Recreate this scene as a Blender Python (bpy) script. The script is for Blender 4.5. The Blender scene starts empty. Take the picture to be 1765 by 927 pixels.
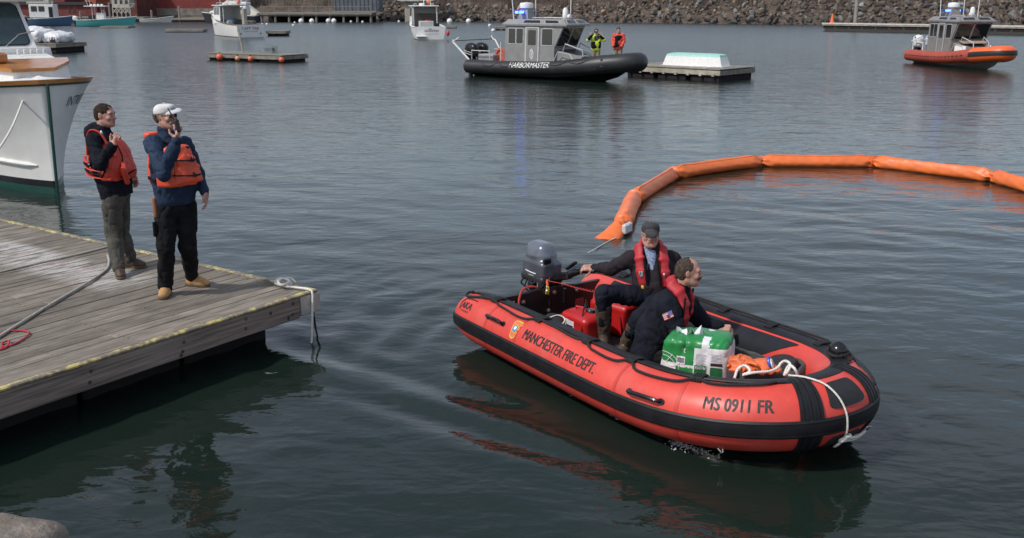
import bpy, bmesh, math, random
import numpy as np
from mathutils import Vector, Matrix
from math import sin, cos, pi, radians as R
random.seed(7); RNG = np.random.default_rng(7)
SC = bpy.context.scene
COL = SC.collection

# ------------------------------------------------------------------ camera
CAM_H, CAM_TILT = 3.3, 15.0
cd = bpy.data.cameras.new('camera'); cam = bpy.data.objects.new('camera', cd); COL.objects.link(cam)
cam.location = (0, 0, CAM_H); cam.rotation_euler = (R(90 - CAM_TILT), 0, 0)
cd.sensor_width = 36; cd.lens = 35.0; cd.clip_start = .05; cd.clip_end = 3000
cd.dof.use_dof = True; cd.dof.focus_distance = 8.6; cd.dof.aperture_fstop = 7.0
SC.camera = cam

# ------------------------------------------------------------------ light
SUN_EL, SUN_AZ = R(47), math.atan2(-.80, -.50)      # azimuth measured from +Y towards +X
wd = bpy.data.worlds.new('World'); SC.world = wd; wd.use_nodes = True
nt = wd.node_tree; nt.nodes.clear()
wo = nt.nodes.new('ShaderNodeOutputWorld'); bg = nt.nodes.new('ShaderNodeBackground')
sky = nt.nodes.new('ShaderNodeTexSky'); sky.sky_type = 'NISHITA'; sky.sun_disc = False
sky.sun_elevation = SUN_EL; sky.sun_rotation = SUN_AZ; sky.air_density = 1.0; sky.dust_density = 1.5; sky.ozone_density = 1.5
tc = nt.nodes.new('ShaderNodeTexCoord'); mp = nt.nodes.new('ShaderNodeMapping'); mp.inputs['Scale'].default_value = (1.5, 1.5, 4.0)
cn = nt.nodes.new('ShaderNodeTexNoise'); cn.inputs['Scale'].default_value = 1.7; cn.inputs['Detail'].default_value = 6
cr = nt.nodes.new('ShaderNodeMapRange'); cr.inputs['From Min'].default_value = .38; cr.inputs['From Max'].default_value = .66
cr.inputs['To Min'].default_value = .26; cr.inputs['To Max'].default_value = .70
mx = nt.nodes.new('ShaderNodeMix'); mx.data_type = 'RGBA'; mx.inputs['B'].default_value = (5.3, 5.5, 6.1, 1)
nt.links.new(tc.outputs['Generated'], mp.inputs['Vector']); nt.links.new(mp.outputs[0], cn.inputs['Vector'])
nt.links.new(cn.outputs['Fac'], cr.inputs['Value']); nt.links.new(cr.outputs[0], mx.inputs['Factor'])
nt.links.new(sky.outputs[0], mx.inputs['A']); nt.links.new(mx.outputs['Result'], bg.inputs['Color'])
bg.inputs['Strength'].default_value = .106
nt.links.new(bg.outputs[0], wo.inputs['Surface'])
sd = bpy.data.lights.new('sun', 'SUN'); sun = bpy.data.objects.new('sun', sd); COL.objects.link(sun)
sd.energy = 2.5; sd.angle = R(3.5); sd.color = (1, .955, .9)
sv = Vector((sin(SUN_AZ) * cos(SUN_EL), cos(SUN_AZ) * cos(SUN_EL), sin(SUN_EL)))
sun.rotation_euler = sv.to_track_quat('Z', 'Y').to_euler(); sun.location = (0, 0, 60)
SC.view_settings.view_transform = 'Standard'; SC.view_settings.look = 'None'
SC.view_settings.exposure = 0.36; SC.view_settings.gamma = 1
SC.render.engine = 'CYCLES'
SC.cycles.use_denoising = True
SC.cycles.max_bounces = 6; SC.cycles.glossy_bounces = 4; SC.cycles.transmission_bounces = 4
SC.cycles.sample_clamp_indirect = 4.0

# ------------------------------------------------------------------ placing: a photo point to a place on the level z, or at the depth y
_f = 1716.0; _t = R(CAM_TILT)
def _ray(px, py):
    u = (px - 882.5) / _f; v = (463.5 - py) / _f
    return np.array([u, cos(_t) + v * sin(_t), -sin(_t) + v * cos(_t)])
def W(px, py, z=0.):
    d = _ray(px, py); return np.array([0, 0, CAM_H]) + d * ((z - CAM_H) / d[2])
def WY(px, py, y):
    d = _ray(px, py); return np.array([0, 0, CAM_H]) + d * (y / d[1])

# ------------------------------------------------------------------ materials
MATS = {}
def mat(name, col, rough=.55, metal=0., var=.15, scale=6., bump=0., bscale=40., spec=.5, coat=0., sx=(1, 1, 1), emit=0., dirt=None, dirt_amt=.0, trans=0.):
    if name in MATS: return MATS[name]
    m = bpy.data.materials.new(name); m.use_nodes = True; t = m.node_tree; b = t.nodes['Principled BSDF']
    b.inputs['Roughness'].default_value = rough; b.inputs['Metallic'].default_value = metal
    b.inputs['Specular IOR Level'].default_value = spec
    if coat: b.inputs['Coat Weight'].default_value = coat; b.inputs['Coat Roughness'].default_value = .15
    if trans: b.inputs['Transmission Weight'].default_value = trans
    c = t.nodes.new('ShaderNodeTexCoord'); mp = t.nodes.new('ShaderNodeMapping'); mp.inputs['Scale'].default_value = sx
    t.links.new(c.outputs['Object'], mp.inputs['Vector'])
    n = t.nodes.new('ShaderNodeTexNoise'); n.inputs['Scale'].default_value = scale; n.inputs['Detail'].default_value = 7; n.inputs['Roughness'].default_value = .62
    t.links.new(mp.outputs[0], n.inputs['Vector'])
    r = t.nodes.new('ShaderNodeValToRGB'); lo = [max(0, x * (1 - 1.6 * var)) for x in col]; hi = [min(1, x * (1 + 1.6 * var)) for x in col]
    r.color_ramp.elements[0].position = .3; r.color_ramp.elements[1].position = .7
    r.color_ramp.elements[0].color = (*lo, 1); r.color_ramp.elements[1].color = (*hi, 1)
    t.links.new(n.outputs['Fac'], r.inputs['Fac'])
    out = r.outputs[0]
    if dirt is not None:
        n3 = t.nodes.new('ShaderNodeTexNoise'); n3.inputs['Scale'].default_value = scale * .55; n3.inputs['Detail'].default_value = 9; n3.inputs['Roughness'].default_value = .7
        t.links.new(mp.outputs[0], n3.inputs['Vector'])
        rr = t.nodes.new('ShaderNodeMapRange'); rr.inputs['From Min'].default_value = .5; rr.inputs['From Max'].default_value = .72; rr.inputs['To Max'].default_value = dirt_amt
        t.links.new(n3.outputs['Fac'], rr.inputs['Value'])
        mm = t.nodes.new('ShaderNodeMix'); mm.data_type = 'RGBA'; mm.inputs['B'].default_value = (*dirt, 1)
        t.links.new(rr.outputs[0], mm.inputs['Factor']); t.links.new(out, mm.inputs['A']); out = mm.outputs['Result']
    t.links.new(out, b.inputs['Base Color'])
    if bump:
        n2 = t.nodes.new('ShaderNodeTexNoise'); n2.inputs['Scale'].default_value = bscale; n2.inputs['Detail'].default_value = 5
        t.links.new(mp.outputs[0], n2.inputs['Vector'])
        bp = t.nodes.new('ShaderNodeBump'); bp.inputs['Strength'].default_value = bump; bp.inputs['Distance'].default_value = .02
        t.links.new(n2.outputs['Fac'], bp.inputs['Height']); t.links.new(bp.outputs[0], b.inputs['Normal'])
    if emit:
        b.inputs['Emission Color'].default_value = (*col, 1); b.inputs['Emission Strength'].default_value = emit
    MATS[name] = m; return m

def random_tint(m, amt):
    """each object sharing m gets its own brightness"""
    t = m.node_tree; b = t.nodes['Principled BSDF']; l = b.inputs['Base Color'].links[0]; src = l.from_socket
    oi = t.nodes.new('ShaderNodeObjectInfo'); mr = t.nodes.new('ShaderNodeMapRange')
    mr.inputs['To Min'].default_value = 1 - amt; mr.inputs['To Max'].default_value = 1 + amt
    t.links.new(oi.outputs['Random'], mr.inputs['Value'])
    hs = t.nodes.new('ShaderNodeHueSaturation'); t.links.new(mr.outputs[0], hs.inputs['Value']); t.links.new(src, hs.inputs['Color'])
    t.links.new(hs.outputs[0], b.inputs['Base Color']); return m

# ------------------------------------------------------------------ objects
def tag(o, label=None, cat=None, group=None, kind=None):
    if label: o['label'] = label
    if cat: o['category'] = cat
    if group: o['group'] = group
    if kind: o['kind'] = kind
    return o
def thing(name, label, cat, loc=(0, 0, 0), rz=0., group=None, rot=None):
    o = bpy.data.objects.new(name, None); COL.objects.link(o); o.empty_display_size = .2
    o.location = [float(x) for x in loc]; o.rotation_euler = rot if rot else (0, 0, rz)
    return tag(o, label, cat, group)
def link(name, me, m=None, parent=None, loc=None):
    o = bpy.data.objects.new(name, me); COL.objects.link(o)
    if m is not None:
        for q in (m if isinstance(m, (list, tuple)) else [m]): me.materials.append(q)
    if parent: o.parent = parent
    if loc is not None: o.location = [float(x) for x in loc]
    return o
def copy_tree(o, parent=None):
    c = o.copy(); COL.objects.link(c); c.parent = parent
    for ch in list(o.children): copy_tree(ch, c)
    return c

class MB:
    def __init__(s): s.v = []; s.f = []
    def add(s, vs, fs):
        b = len(s.v); s.v += [tuple(float(c) for c in p) for p in vs]; s.f += [tuple(i + b for i in q) for q in fs]; return s
    def box(s, c, d, rz=0., M=None, bev=0.):
        x, y, z = [k / 2 for k in d]
        if bev > 0:
            b = min(bev, x * .9, y * .9, z * .9); vs = []; 
            for zz, i in ((-z, b), (-z + b, 0), (z - b, 0), (z, b)):
                X, Y = x - i, y - i
                vs += [(-X + b * (i == 0) * .6, -Y, zz), (X - b * (i == 0) * .6, -Y, zz), (X, -Y + b * (i == 0) * .6, zz), (X, Y - b * (i == 0) * .6, zz), (X - b * (i == 0) * .6, Y, zz), (-X + b * (i == 0) * .6, Y, zz), (-X, Y - b * (i == 0) * .6, zz), (-X, -Y + b * (i == 0) * .6, zz)]
            fs = [tuple(range(7, -1, -1)), tuple(range(24, 32))]
            for k in range(3):
                for i in range(8): j = (i + 1) % 8; fs.append((k * 8 + i, k * 8 + j, k * 8 + 8 + j, k * 8 + 8 + i))
        else:
            vs = [(-x, -y, -z), (x, -y, -z), (x, y, -z), (-x, y, -z), (-x, -y, z), (x, -y, z), (x, y, z), (-x, y, z)]
            fs = [(3, 2, 1, 0), (4, 5, 6, 7), (0, 1, 5, 4), (1, 2, 6, 5), (2, 3, 7, 6), (3, 0, 4, 7)]
        Q = Matrix.Translation(c) @ (M.to_4x4() if M is not None else Matrix.Rotation(rz, 4, 'Z'))
        return s.add([Q @ Vector(p) for p in vs], fs)
    def bar(s, p0, p1, w, h, up=(0, 0, 1), bev=0.):
        p0, p1 = Vector(p0), Vector(p1); x = (p1 - p0); L = x.length; x.normalize(); up = Vector(up)
        y = up.cross(x); 
        if y.length < 1e-5: y = Vector((0, 1, 0)).cross(x)
        y.normalize(); z = x.cross(y)
        return s.box((p0 + p1) / 2, (L, w, h), M=Matrix((x, y, z)).transposed(), bev=bev)
    def tube(s, path, r, seg=8, caps=True, closed=False, flat=1.0):
        P = [Vector([float(c) for c in p]) for p in path]; n = len(P); rr = r if hasattr(r, '__len__') else [r] * n
        T = []
        for i in range(n):
            a = P[(i - 1) % n] if (closed or i > 0) else P[i]; b = P[(i + 1) % n] if (closed or i < n - 1) else P[i]
            d = b - a; T.append(d.normalized() if d.length > 1e-9 else Vector((0, 0, 1)))
        u = T[0].orthogonal().normalized() if abs(T[0].z) > .9 else Vector((0, 0, 1)).cross(T[0]).normalized()
        rings = []
        for i in range(n):
            u = (u - T[i] * u.dot(T[i])); u.normalize(); w = T[i].cross(u)
            rings.append([P[i] + (u * cos(2 * pi * k / seg) + w * sin(2 * pi * k / seg) * flat) * rr[i] for k in range(seg)])
        return s.loft(rings, caps=caps, loop=closed)
    def loft(s, rings, caps=True, loop=False, wrap=True):
        n = len(rings); m = len(rings[0]); vs = [p for r in rings for p in r]; fs = []
        for i in range(n if loop else n - 1):
            a = i * m; b = ((i + 1) % n) * m
            for k in range(m if wrap else m - 1):
                l = (k + 1) % m; fs.append((a + k, a + l, b + l, b + k))
        if caps and not loop and wrap: fs += [tuple(range(m - 1, -1, -1)), tuple((n - 1) * m + k for k in range(m))]
        return s.add(vs, fs)
    def lathe(s, prof, seg=16, M=None):
        rings = [[Vector((r * cos(2 * pi * k / seg), r * sin(2 * pi * k / seg), z)) for k in range(seg)] for r, z in prof]
        if M is not None: rings = [[M @ p for p in q] for q in rings]
        return s.loft(rings)
    def ell(s, c, r, seg=12, rings=8, M=None):
        pr = [(max(1e-4, sin(pi * i / rings)), -cos(pi * i / rings)) for i in range(rings + 1)]
        rr = r if hasattr(r, '__len__') else (r, r, r)
        Q = Matrix.Translation(c) @ (M.to_4x4() if M is not None else Matrix()) @ Matrix.Diagonal((*rr, 1))
        return s.lathe(pr, seg, Q)
    def prism(s, poly, z0, z1, M=None):
        n = len(poly); vs = [Vector((x, y, z0)) for x, y in poly] + [Vector((x, y, z1)) for x, y in poly]
        if M is not None: vs = [M @ p for p in vs]
        return s.add(vs, [tuple(range(n - 1, -1, -1)), tuple(range(n, 2 * n))] + [(i, (i + 1) % n, n + (i + 1) % n, n + i) for i in range(n)])
    def mesh(s, name, ang=38, flip=False):
        me = bpy.data.meshes.new(name); me.from_pydata(s.v, [], s.f); 
        bm = bmesh.new(); bm.from_mesh(me); bmesh.ops.recalc_face_normals(bm, faces=bm.faces); bm.to_mesh(me); bm.free()
        me.shade_smooth()
        if ang < 170: me.set_sharp_from_angle(angle=R(ang))
        return me
    def build(s, name, m, parent=None, ang=38, loc=None): return link(name, s.mesh(name, ang), m, parent, loc)

def catmull(pts, n=8, closed=False):
    P = [np.array(p, float) for p in pts]; out = []; N = len(P)
    for i in range(N if closed else N - 1):
        a = P[(i - 1) % N] if (closed or i > 0) else 2 * P[0] - P[1]; b = P[i]; c = P[(i + 1) % N]
        d = P[(i + 2) % N] if (closed or i < N - 2) else 2 * P[-1] - P[-2]
        for k in range(n):
            t = k / n; out.append(.5 * (2 * b + (c - a) * t + (2 * a - 5 * b + 4 * c - d) * t * t + (3 * b - a - 3 * c + d) * t ** 3))
    if not closed: out.append(P[-1])
    return out

def text_bm(body, size, shear=0., sx=1., cuts=1, align='LEFT'):
    cu = bpy.data.curves.new('lettering', 'FONT'); cu.body = body; cu.size = size; cu.shear = shear; cu.resolution_u = 3; cu.align_x = align
    o = bpy.data.objects.new('lettering_source', cu); COL.objects.link(o)
    dg = bpy.context.evaluated_depsgraph_get(); me = bpy.data.meshes.new_from_object(o.evaluated_get(dg))
    bpy.data.objects.remove(o); bpy.data.curves.remove(cu)
    bm = bmesh.new(); bm.from_mesh(me); bpy.data.meshes.remove(me)
    for v in bm.verts: v.co.x *= sx
    if cuts: 
        bmesh.ops.triangulate(bm, faces=bm.faces)
        bmesh.ops.subdivide_edges(bm, edges=bm.edges, cuts=cuts)
    return bm
def lettering(body, size, fn, m, parent, shear=0., sx=1., cuts=1, align='LEFT', bold=0., name='lettering', label=None):
    """text laid on a surface: fn maps (u, v) to a point"""
    bm = text_bm(body, size, shear, sx, cuts, align)
    if bold:
        g_ = bmesh.ops.duplicate(bm, geom=bm.verts[:] + bm.edges[:] + bm.faces[:])['geom']
        for v in g_:
            if isinstance(v, bmesh.types.BMVert): v.co.x += bold; v.co.z = .0007
    for v in bm.verts:
        lift = v.co.z; q = Vector([float(c) for c in fn(v.co.x, v.co.y)]); v.co = q + Vector((0, 0, lift))
    bmesh.ops.recalc_face_normals(bm, faces=bm.faces)
    me = bpy.data.meshes.new(name); bm.to_mesh(me); bm.free();
    o = link(name, me, m, parent)
    if label: o['label'] = label
    return o

# ------------------------------------------------------------------ signed-distance modelling (people, clothes, soft things)
def vnoise(p, seed=0):
    i = np.floor(p).astype(np.int64); f = (p - i).astype(np.float32); f = f * f * (3 - 2 * f); o = 0
    for dx in (0, 1):
        for dy in (0, 1):
            for dz in (0, 1):
                h = ((i[:, 0] + dx) * 374761393 + (i[:, 1] + dy) * 668265263 + (i[:, 2] + dz) * 2147483647 + seed * 974711) & 0xffffffff
                h = ((h ^ (h >> 13)) * 1274126177) & 0xffffffff; h = (h ^ (h >> 16)) & 0xffff
                w = (f[:, 0] if dx else 1 - f[:, 0]) * (f[:, 1] if dy else 1 - f[:, 1]) * (f[:, 2] if dz else 1 - f[:, 2])
                o = o + w * (h / 32767.5 - 1)
    return o
class Field:
    def __init__(s, lo, hi, h):
        s.lo = np.array(lo, float); s.h = h; s.n = np.ceil((np.array(hi, float) - s.lo) / h).astype(int) + 1
        s.A = np.full(s.n, 9., np.float32)
    def _sl(s, lo, hi):
        a = np.clip(np.floor((np.array(lo) - s.lo) / s.h).astype(int), 0, s.n - 1); b = np.clip(np.ceil((np.array(hi) - s.lo) / s.h).astype(int) + 1, 1, s.n)
        sl = tuple(slice(i, max(j, i + 1)) for i, j in zip(a, b))
        g = np.meshgrid(*[np.arange(q.start, q.stop, dtype=np.float32) * s.h + l for q, l in zip(sl, s.lo)], indexing='ij', sparse=True)
        return sl, g
    def put(s, d, sl, k, sub=False):
        a = s.A[sl]
        if sub:
            d = -d; hh = np.maximum(k - np.abs(a - d), 0) / max(k, 1e-6); s.A[sl] = np.maximum(a, d) + hh * hh * k * .25
        else:
            hh = np.maximum(k - np.abs(a - d), 0) / max(k, 1e-6); s.A[sl] = np.minimum(a, d) - hh * hh * k * .25
    def cap(s, p, q, r0, r1=None, k=.02, sub=False):
        p = np.array(p, float); q = np.array(q, float); r1 = r0 if r1 is None else r1; m = max(r0, r1) + k + 2 * s.h
        sl, (X, Y, Z) = s._sl(np.minimum(p, q) - m, np.maximum(p, q) + m); e = q - p; L = max(float(e @ e), 1e-9)
        t = np.clip(((X - p[0]) * e[0] + (Y - p[1]) * e[1] + (Z - p[2]) * e[2]) / L, 0, 1)
        d = np.sqrt((X - p[0] - t * e[0]) ** 2 + (Y - p[1] - t * e[1]) ** 2 + (Z - p[2] - t * e[2]) ** 2) - (r0 + (r1 - r0) * t)
        s.put(d, sl, k, sub); return s
    def chain(s, pts, rs, k=.02):
        for i in range(len(pts) - 1): s.cap(pts[i], pts[i + 1], rs[i], rs[i + 1], k)
        return s
    def ecap(s, p, q, a0, b0, a1, b1, w, k=.02, sub=False):
        """limb of oval section: half-width a along w, half-depth b"""
        p = np.array(p, float); q = np.array(q, float); e = q - p; L = max(float(e @ e), 1e-9); ax = e / math.sqrt(L)
        w = np.array(w, float); w = w - ax * (w @ ax); w /= np.linalg.norm(w); dv = np.cross(ax, w)
        m = max(a0, a1, b0, b1) + k + 2 * s.h
        sl, (X, Y, Z) = s._sl(np.minimum(p, q) - m, np.maximum(p, q) + m)
        t = np.clip(((X - p[0]) * e[0] + (Y - p[1]) * e[1] + (Z - p[2]) * e[2]) / L, 0, 1)
        dx = X - p[0] - t * e[0]; dy = Y - p[1] - t * e[1]; dz = Z - p[2] - t * e[2]
        cw = dx * w[0] + dy * w[1] + dz * w[2]; cv = dx * dv[0] + dy * dv[1] + dz * dv[2]; ca = dx * ax[0] + dy * ax[1] + dz * ax[2]
        A = a0 + (a1 - a0) * t; B = b0 + (b1 - b0) * t
        d = (np.sqrt((cw / A) ** 2 + (cv / B) ** 2 + (ca / np.minimum(A, B)) ** 2) - 1) * np.minimum(A, B)
        s.put(d, sl, k, sub); return s
    def ell(s, c, r, M=None, k=.015, sub=False):
        c = np.array(c, float); r = np.array(r, float); m = r.max() + k + 2 * s.h; sl, (X, Y, Z) = s._sl(c - m, c + m); X, Y, Z = X - c[0], Y - c[1], Z - c[2]
        if M is not None: X, Y, Z = [X * M[0][i] + Y * M[1][i] + Z * M[2][i] for i in range(3)]
        d = (np.sqrt((X / r[0]) ** 2 + (Y / r[1]) ** 2 + (Z / r[2]) ** 2) - 1) * r.min(); s.put(d, sl, k, sub); return s
    def rbox(s, c, hs, rad, M=None, k=.01, sub=False):
        c = np.array(c, float); hs = np.array(hs, float); m = np.linalg.norm(hs) + k + 2 * s.h; sl, (X, Y, Z) = s._sl(c - m, c + m); X, Y, Z = X - c[0], Y - c[1], Z - c[2]
        if M is not None: X, Y, Z = [X * M[0][i] + Y * M[1][i] + Z * M[2][i] for i in range(3)]
        q = [np.abs(v) - (h_ - rad) for v, h_ in zip((X, Y, Z), hs)]
        d = np.sqrt(sum(np.maximum(v, 0) ** 2 for v in q)) + np.minimum(np.maximum(np.maximum(q[0], q[1]), q[2]), 0) - rad
        s.put(d, sl, k, sub); return s
    def plane(s, p, n, k=.01):
        """keep the side the normal points away from"""
        sl = tuple(slice(0, m) for m in s.n); _, (X, Y, Z) = s._sl(s.lo, s.lo + s.n * s.h)
        n = np.array(n, float); n /= np.linalg.norm(n); d = (X - p[0]) * n[0] + (Y - p[1]) * n[1] + (Z - p[2]) * n[2]
        d = np.broadcast_to(d, s.A.shape).astype(np.float32); a = s.A; hh = np.maximum(k - np.abs(a - d), 0) / k; s.A = np.maximum(a, d) + hh * hh * k * .25; return s
    def inter(s, B, k=.01):
        a = s.A; d = B; hh = np.maximum(k - np.abs(a - d), 0) / k; s.A = np.maximum(a, d) + hh * hh * k * .25; return s
    def rough(s, amp, freq, seed=0, stretch=(1, 1, 1), sharp=False):
        ix = np.argwhere(np.abs(s.A) < amp * 2.5 + 2 * s.h); p = (ix * s.h + s.lo) * np.array(stretch) * freq
        p = p + .6 * np.stack([vnoise(p * .7 + 9, seed + 5), vnoise(p * .7 + 31, seed + 6), vnoise(p * .7 + 77, seed + 7)], 1)
        v = vnoise(p, seed)
        if sharp: v = 1 - 2 * np.abs(v) ** .7
        s.A[ix[:, 0], ix[:, 1], ix[:, 2]] += (v * amp).astype(np.float32); return s
    def mesh(s, name):
        A = s.A.copy()
        for ax in range(3):
            sl = [slice(None)] * 3
            for e in (0, -1): sl[ax] = e; A[tuple(sl)] = np.maximum(A[tuple(sl)], s.h * .3)
        S = A < 0; n = np.array(A.shape) - 1; c = [S[i:i + n[0], j:j + n[1], k:k + n[2]] for i in (0, 1) for j in (0, 1) for k in (0, 1)]
        cnt = sum(q.astype(np.int8) for q in c); act = (cnt > 0) & (cnt < 8); ix = np.argwhere(act); idm = np.full(n, -1, np.int64); idm[act] = np.arange(len(ix))
        pos = np.zeros((len(ix), 3)); num = np.zeros(len(ix))
        corner = [np.array((i, j, k)) for i in (0, 1) for j in (0, 1) for k in (0, 1)]
        val = {tuple(o): A[ix[:, 0] + o[0], ix[:, 1] + o[1], ix[:, 2] + o[2]] for o in corner}
        for o in corner:
            for ax in range(3):
                if o[ax] == 0:
                    o2 = o.copy(); o2[ax] = 1; a = val[tuple(o)]; b = val[tuple(o2)]; cr_ = (a < 0) != (b < 0)
                    t = np.where(cr_, a / np.where(cr_, a - b, 1), 0); q = np.tile(o.astype(float), (len(ix), 1)); q[:, ax] = t
                    pos += q * cr_[:, None]; num += cr_
        V = (ix + pos / num[:, None]) * s.h + s.lo; F = []
        for ax in range(3):
            b, c_ = (ax + 1) % 3, (ax + 2) % 3
            sa = [slice(0, A.shape[i]) for i in range(3)]; sa[b] = slice(1, n[b]); sa[c_] = slice(1, n[c_])
            s0 = list(sa); s1 = list(sa); s0[ax] = slice(0, n[ax]); s1[ax] = slice(1, n[ax] + 1)
            x0, x1 = S[tuple(s0)], S[tuple(s1)]
            for flip, mm in ((False, x0 & ~x1), (True, ~x0 & x1)):
                e = np.argwhere(mm); e[:, b] += 1; e[:, c_] += 1
                if not len(e): continue
                qs = []
                for db, dc in ((-1, -1), (0, -1), (0, 0), (-1, 0)):
                    t = e.copy(); t[:, b] += db; t[:, c_] += dc; qs.append(idm[t[:, 0], t[:, 1], t[:, 2]])
                q = np.stack(qs if not flip else qs[::-1], 1); F.append(q)
        F = np.concatenate(F) if F else np.zeros((0, 4), int); F = F[(F >= 0).all(1)]
        me = bpy.data.meshes.new(name); me.vertices.add(len(V)); me.vertices.foreach_set('co', V.astype(np.float32).ravel())
        me.loops.add(F.size); me.loops.foreach_set('vertex_index', F.ravel().astype(np.int32)); me.polygons.add(len(F)); me.polygons.foreach_set('loop_start', np.arange(0, F.size, 4, dtype=np.int32))
        me.update(calc_edges=True); me.validate(); me.shade_smooth(); return me
    def build(s, name, m, parent=None, pick=None, loc=None):
        me = s.mesh(name); o = link(name, me, m, parent, loc)
        if pick is not None:
            n = len(me.polygons); c = np.empty(n * 3, np.float32); me.polygons.foreach_get('center', c)
            me.polygons.foreach_set('material_index', pick(c.reshape(-1, 3)).astype(np.int32)); me.update()
        return o
# ================================================================== water
BA = np.array([.55, -.835]); BA /= np.linalg.norm(BA); BN = np.array([-BA[1], BA[0]])     # the inflatable's heading and its left side
BO = BA * -8.07 + BN * 5.67                                                              # its stern, centre line
def boat_xy(x, y): return BO + BA * x + BN * y
def wave(x, y):
    r0 = np.hypot(x, y); h = np.zeros_like(x); g = np.random.default_rng(3)
    p = np.stack([x.ravel() * .35, y.ravel() * .35, np.zeros(x.size)], 1); patch = (vnoise(p, 4) * .5 + .6).reshape(x.shape)
    wob = vnoise(p * 2.3, 9).reshape(x.shape)
    for i in range(22):
        L = .16 * 1.16 ** i; a = g.normal(.5, .55); k = 2 * pi / L
        amp = .0030 * L ** .9 * (1 / (1 + (L / 2.2) ** 2)); fade = np.clip(1.3 - r0 / (L * 75), 0, 1)
        h += amp * patch * fade * np.sin(k * (x * sin(a) + y * cos(a)) + g.uniform(0, 6.3) + wob * 1.8 * (L < 1))
    # stern wash: rings and a trailing pair of wave trains behind the outboard
    s = BO + BA * .1; dx, dy = x - s[0], y - s[1]; u = -(dx * BA[0] + dy * BA[1]); v = dx * BN[0] + dy * BN[1]; r = np.hypot(dx, dy) + 1e-6
    ang = np.arctan2(v, u)
    side = np.exp(-((np.abs(ang) - .9) / .75) ** 2)
    h += .015 * side * np.sin(2 * pi * (r - .25 * wob) / .52) * np.exp(-r / 3.2) * np.clip(r / .6, 0, 1)
    h += .008 * np.exp(-(v / 1.1) ** 2) * (u > -.2) * np.exp(-np.clip(u, 0, 99) / 3.0) * np.sin(2 * pi * (u + .35 * np.abs(v) + .3 * wob) / .33) * np.clip(u * 2 + .4, 0, 1)
    # the long curved bow wave running off the near side towards the dock
    u2 = dx * BA[0] + dy * BA[1]; q = -(v + .95)
    ln = q - .50 * (3.3 - u2) + .05 * (3.3 - u2) ** 2 * .6
    h += .018 * np.exp(-(ln / .6) ** 2) * np.cos(2 * pi * (ln + .1 * wob) / .62) * np.clip((3.4 - u2) / 1.5, 0, 1) * np.exp(-np.clip(-u2, 0, 99) / 4.0)
    # ripples inside the boom
    b = np.hypot(x - 5.2, y - 14.5)
    h += .006 * np.exp(-(b / 4.5) ** 2) * np.sin(2 * pi * (y * .9 + x * .22 + .45 * wob) / .55)
    return h
def make_water():
    nr, nc = 520, 440; d = 1.2 * (420 / 1.2) ** (np.arange(nr) / (nr - 1)); t = np.tan(np.linspace(-.98, .98, nc)); D, T = np.meshgrid(d, t, indexing='ij')
    X, Y = D * T, D.copy(); Z = wave(X, Y); Z[0, :] = 0
    v = np.stack([X, Y, Z], 2).reshape(-1, 3); i = np.arange(nr * nc).reshape(nr, nc)
    f = np.stack([i[:-1, :-1], i[:-1, 1:], i[1:, 1:], i[1:, :-1]], 2).reshape(-1, 4)
    me = bpy.data.meshes.new('water')
    ext = np.array([[-900, -300, 0], [900, -300, 0], [900, 420, 0], [-900, 420, 0]], float)
    v = np.concatenate([v, ext]); n = nr * nc
    me.from_pydata(v.tolist(), [], f.tolist() + [[n, n + 1, nc - 1, 0], [n + 1, n + 2, int(i[-1, -1])] + [int(k) for k in i[-2:0:-1, -1]] + [nc - 1], [n + 3, n, 0] + [int(k) for k in i[1:-1, 0]] + [int(i[-1, 0])]])
    me.shade_smooth(); return me
m = bpy.data.materials.new('harbour_water'); m.use_nodes = True; t = m.node_tree; b = t.nodes['Principled BSDF']
b.inputs['Base Color'].default_value = (.0095, .0175, .0135, 1); b.inputs['Roughness'].default_value = .045; b.inputs['IOR'].default_value = 1.33
g = t.nodes.new('ShaderNodeNewGeometry'); prev = None
for sc_, st, di, sq in ((.9, .30, .10, (1, 1.6, 1)), (3.6, .20, .03, (1, 1.8, 1)), (12., .10, .008, (1, 1.4, 1))):
    mp = t.nodes.new('ShaderNodeMapping'); mp.inputs['Scale'].default_value = sq; mp.inputs['Rotation'].default_value = (0, 0, .25); t.links.new(g.outputs['Position'], mp.inputs['Vector'])
    n = t.nodes.new('ShaderNodeTexNoise'); n.inputs['Scale'].default_value = sc_; n.inputs['Detail'].default_value = 3; n.inputs['Distortion'].default_value = .4; t.links.new(mp.outputs[0], n.inputs['Vector'])
    bp = t.nodes.new('ShaderNodeBump'); bp.inputs['Strength'].default_value = st; bp.inputs['Distance'].default_value = di; t.links.new(n.outputs['Fac'], bp.inputs['Height'])
    if prev: t.links.new(prev.outputs[0], bp.inputs['Normal'])
    prev = bp
t.links.new(prev.outputs[0], b.inputs['Normal'])
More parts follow.
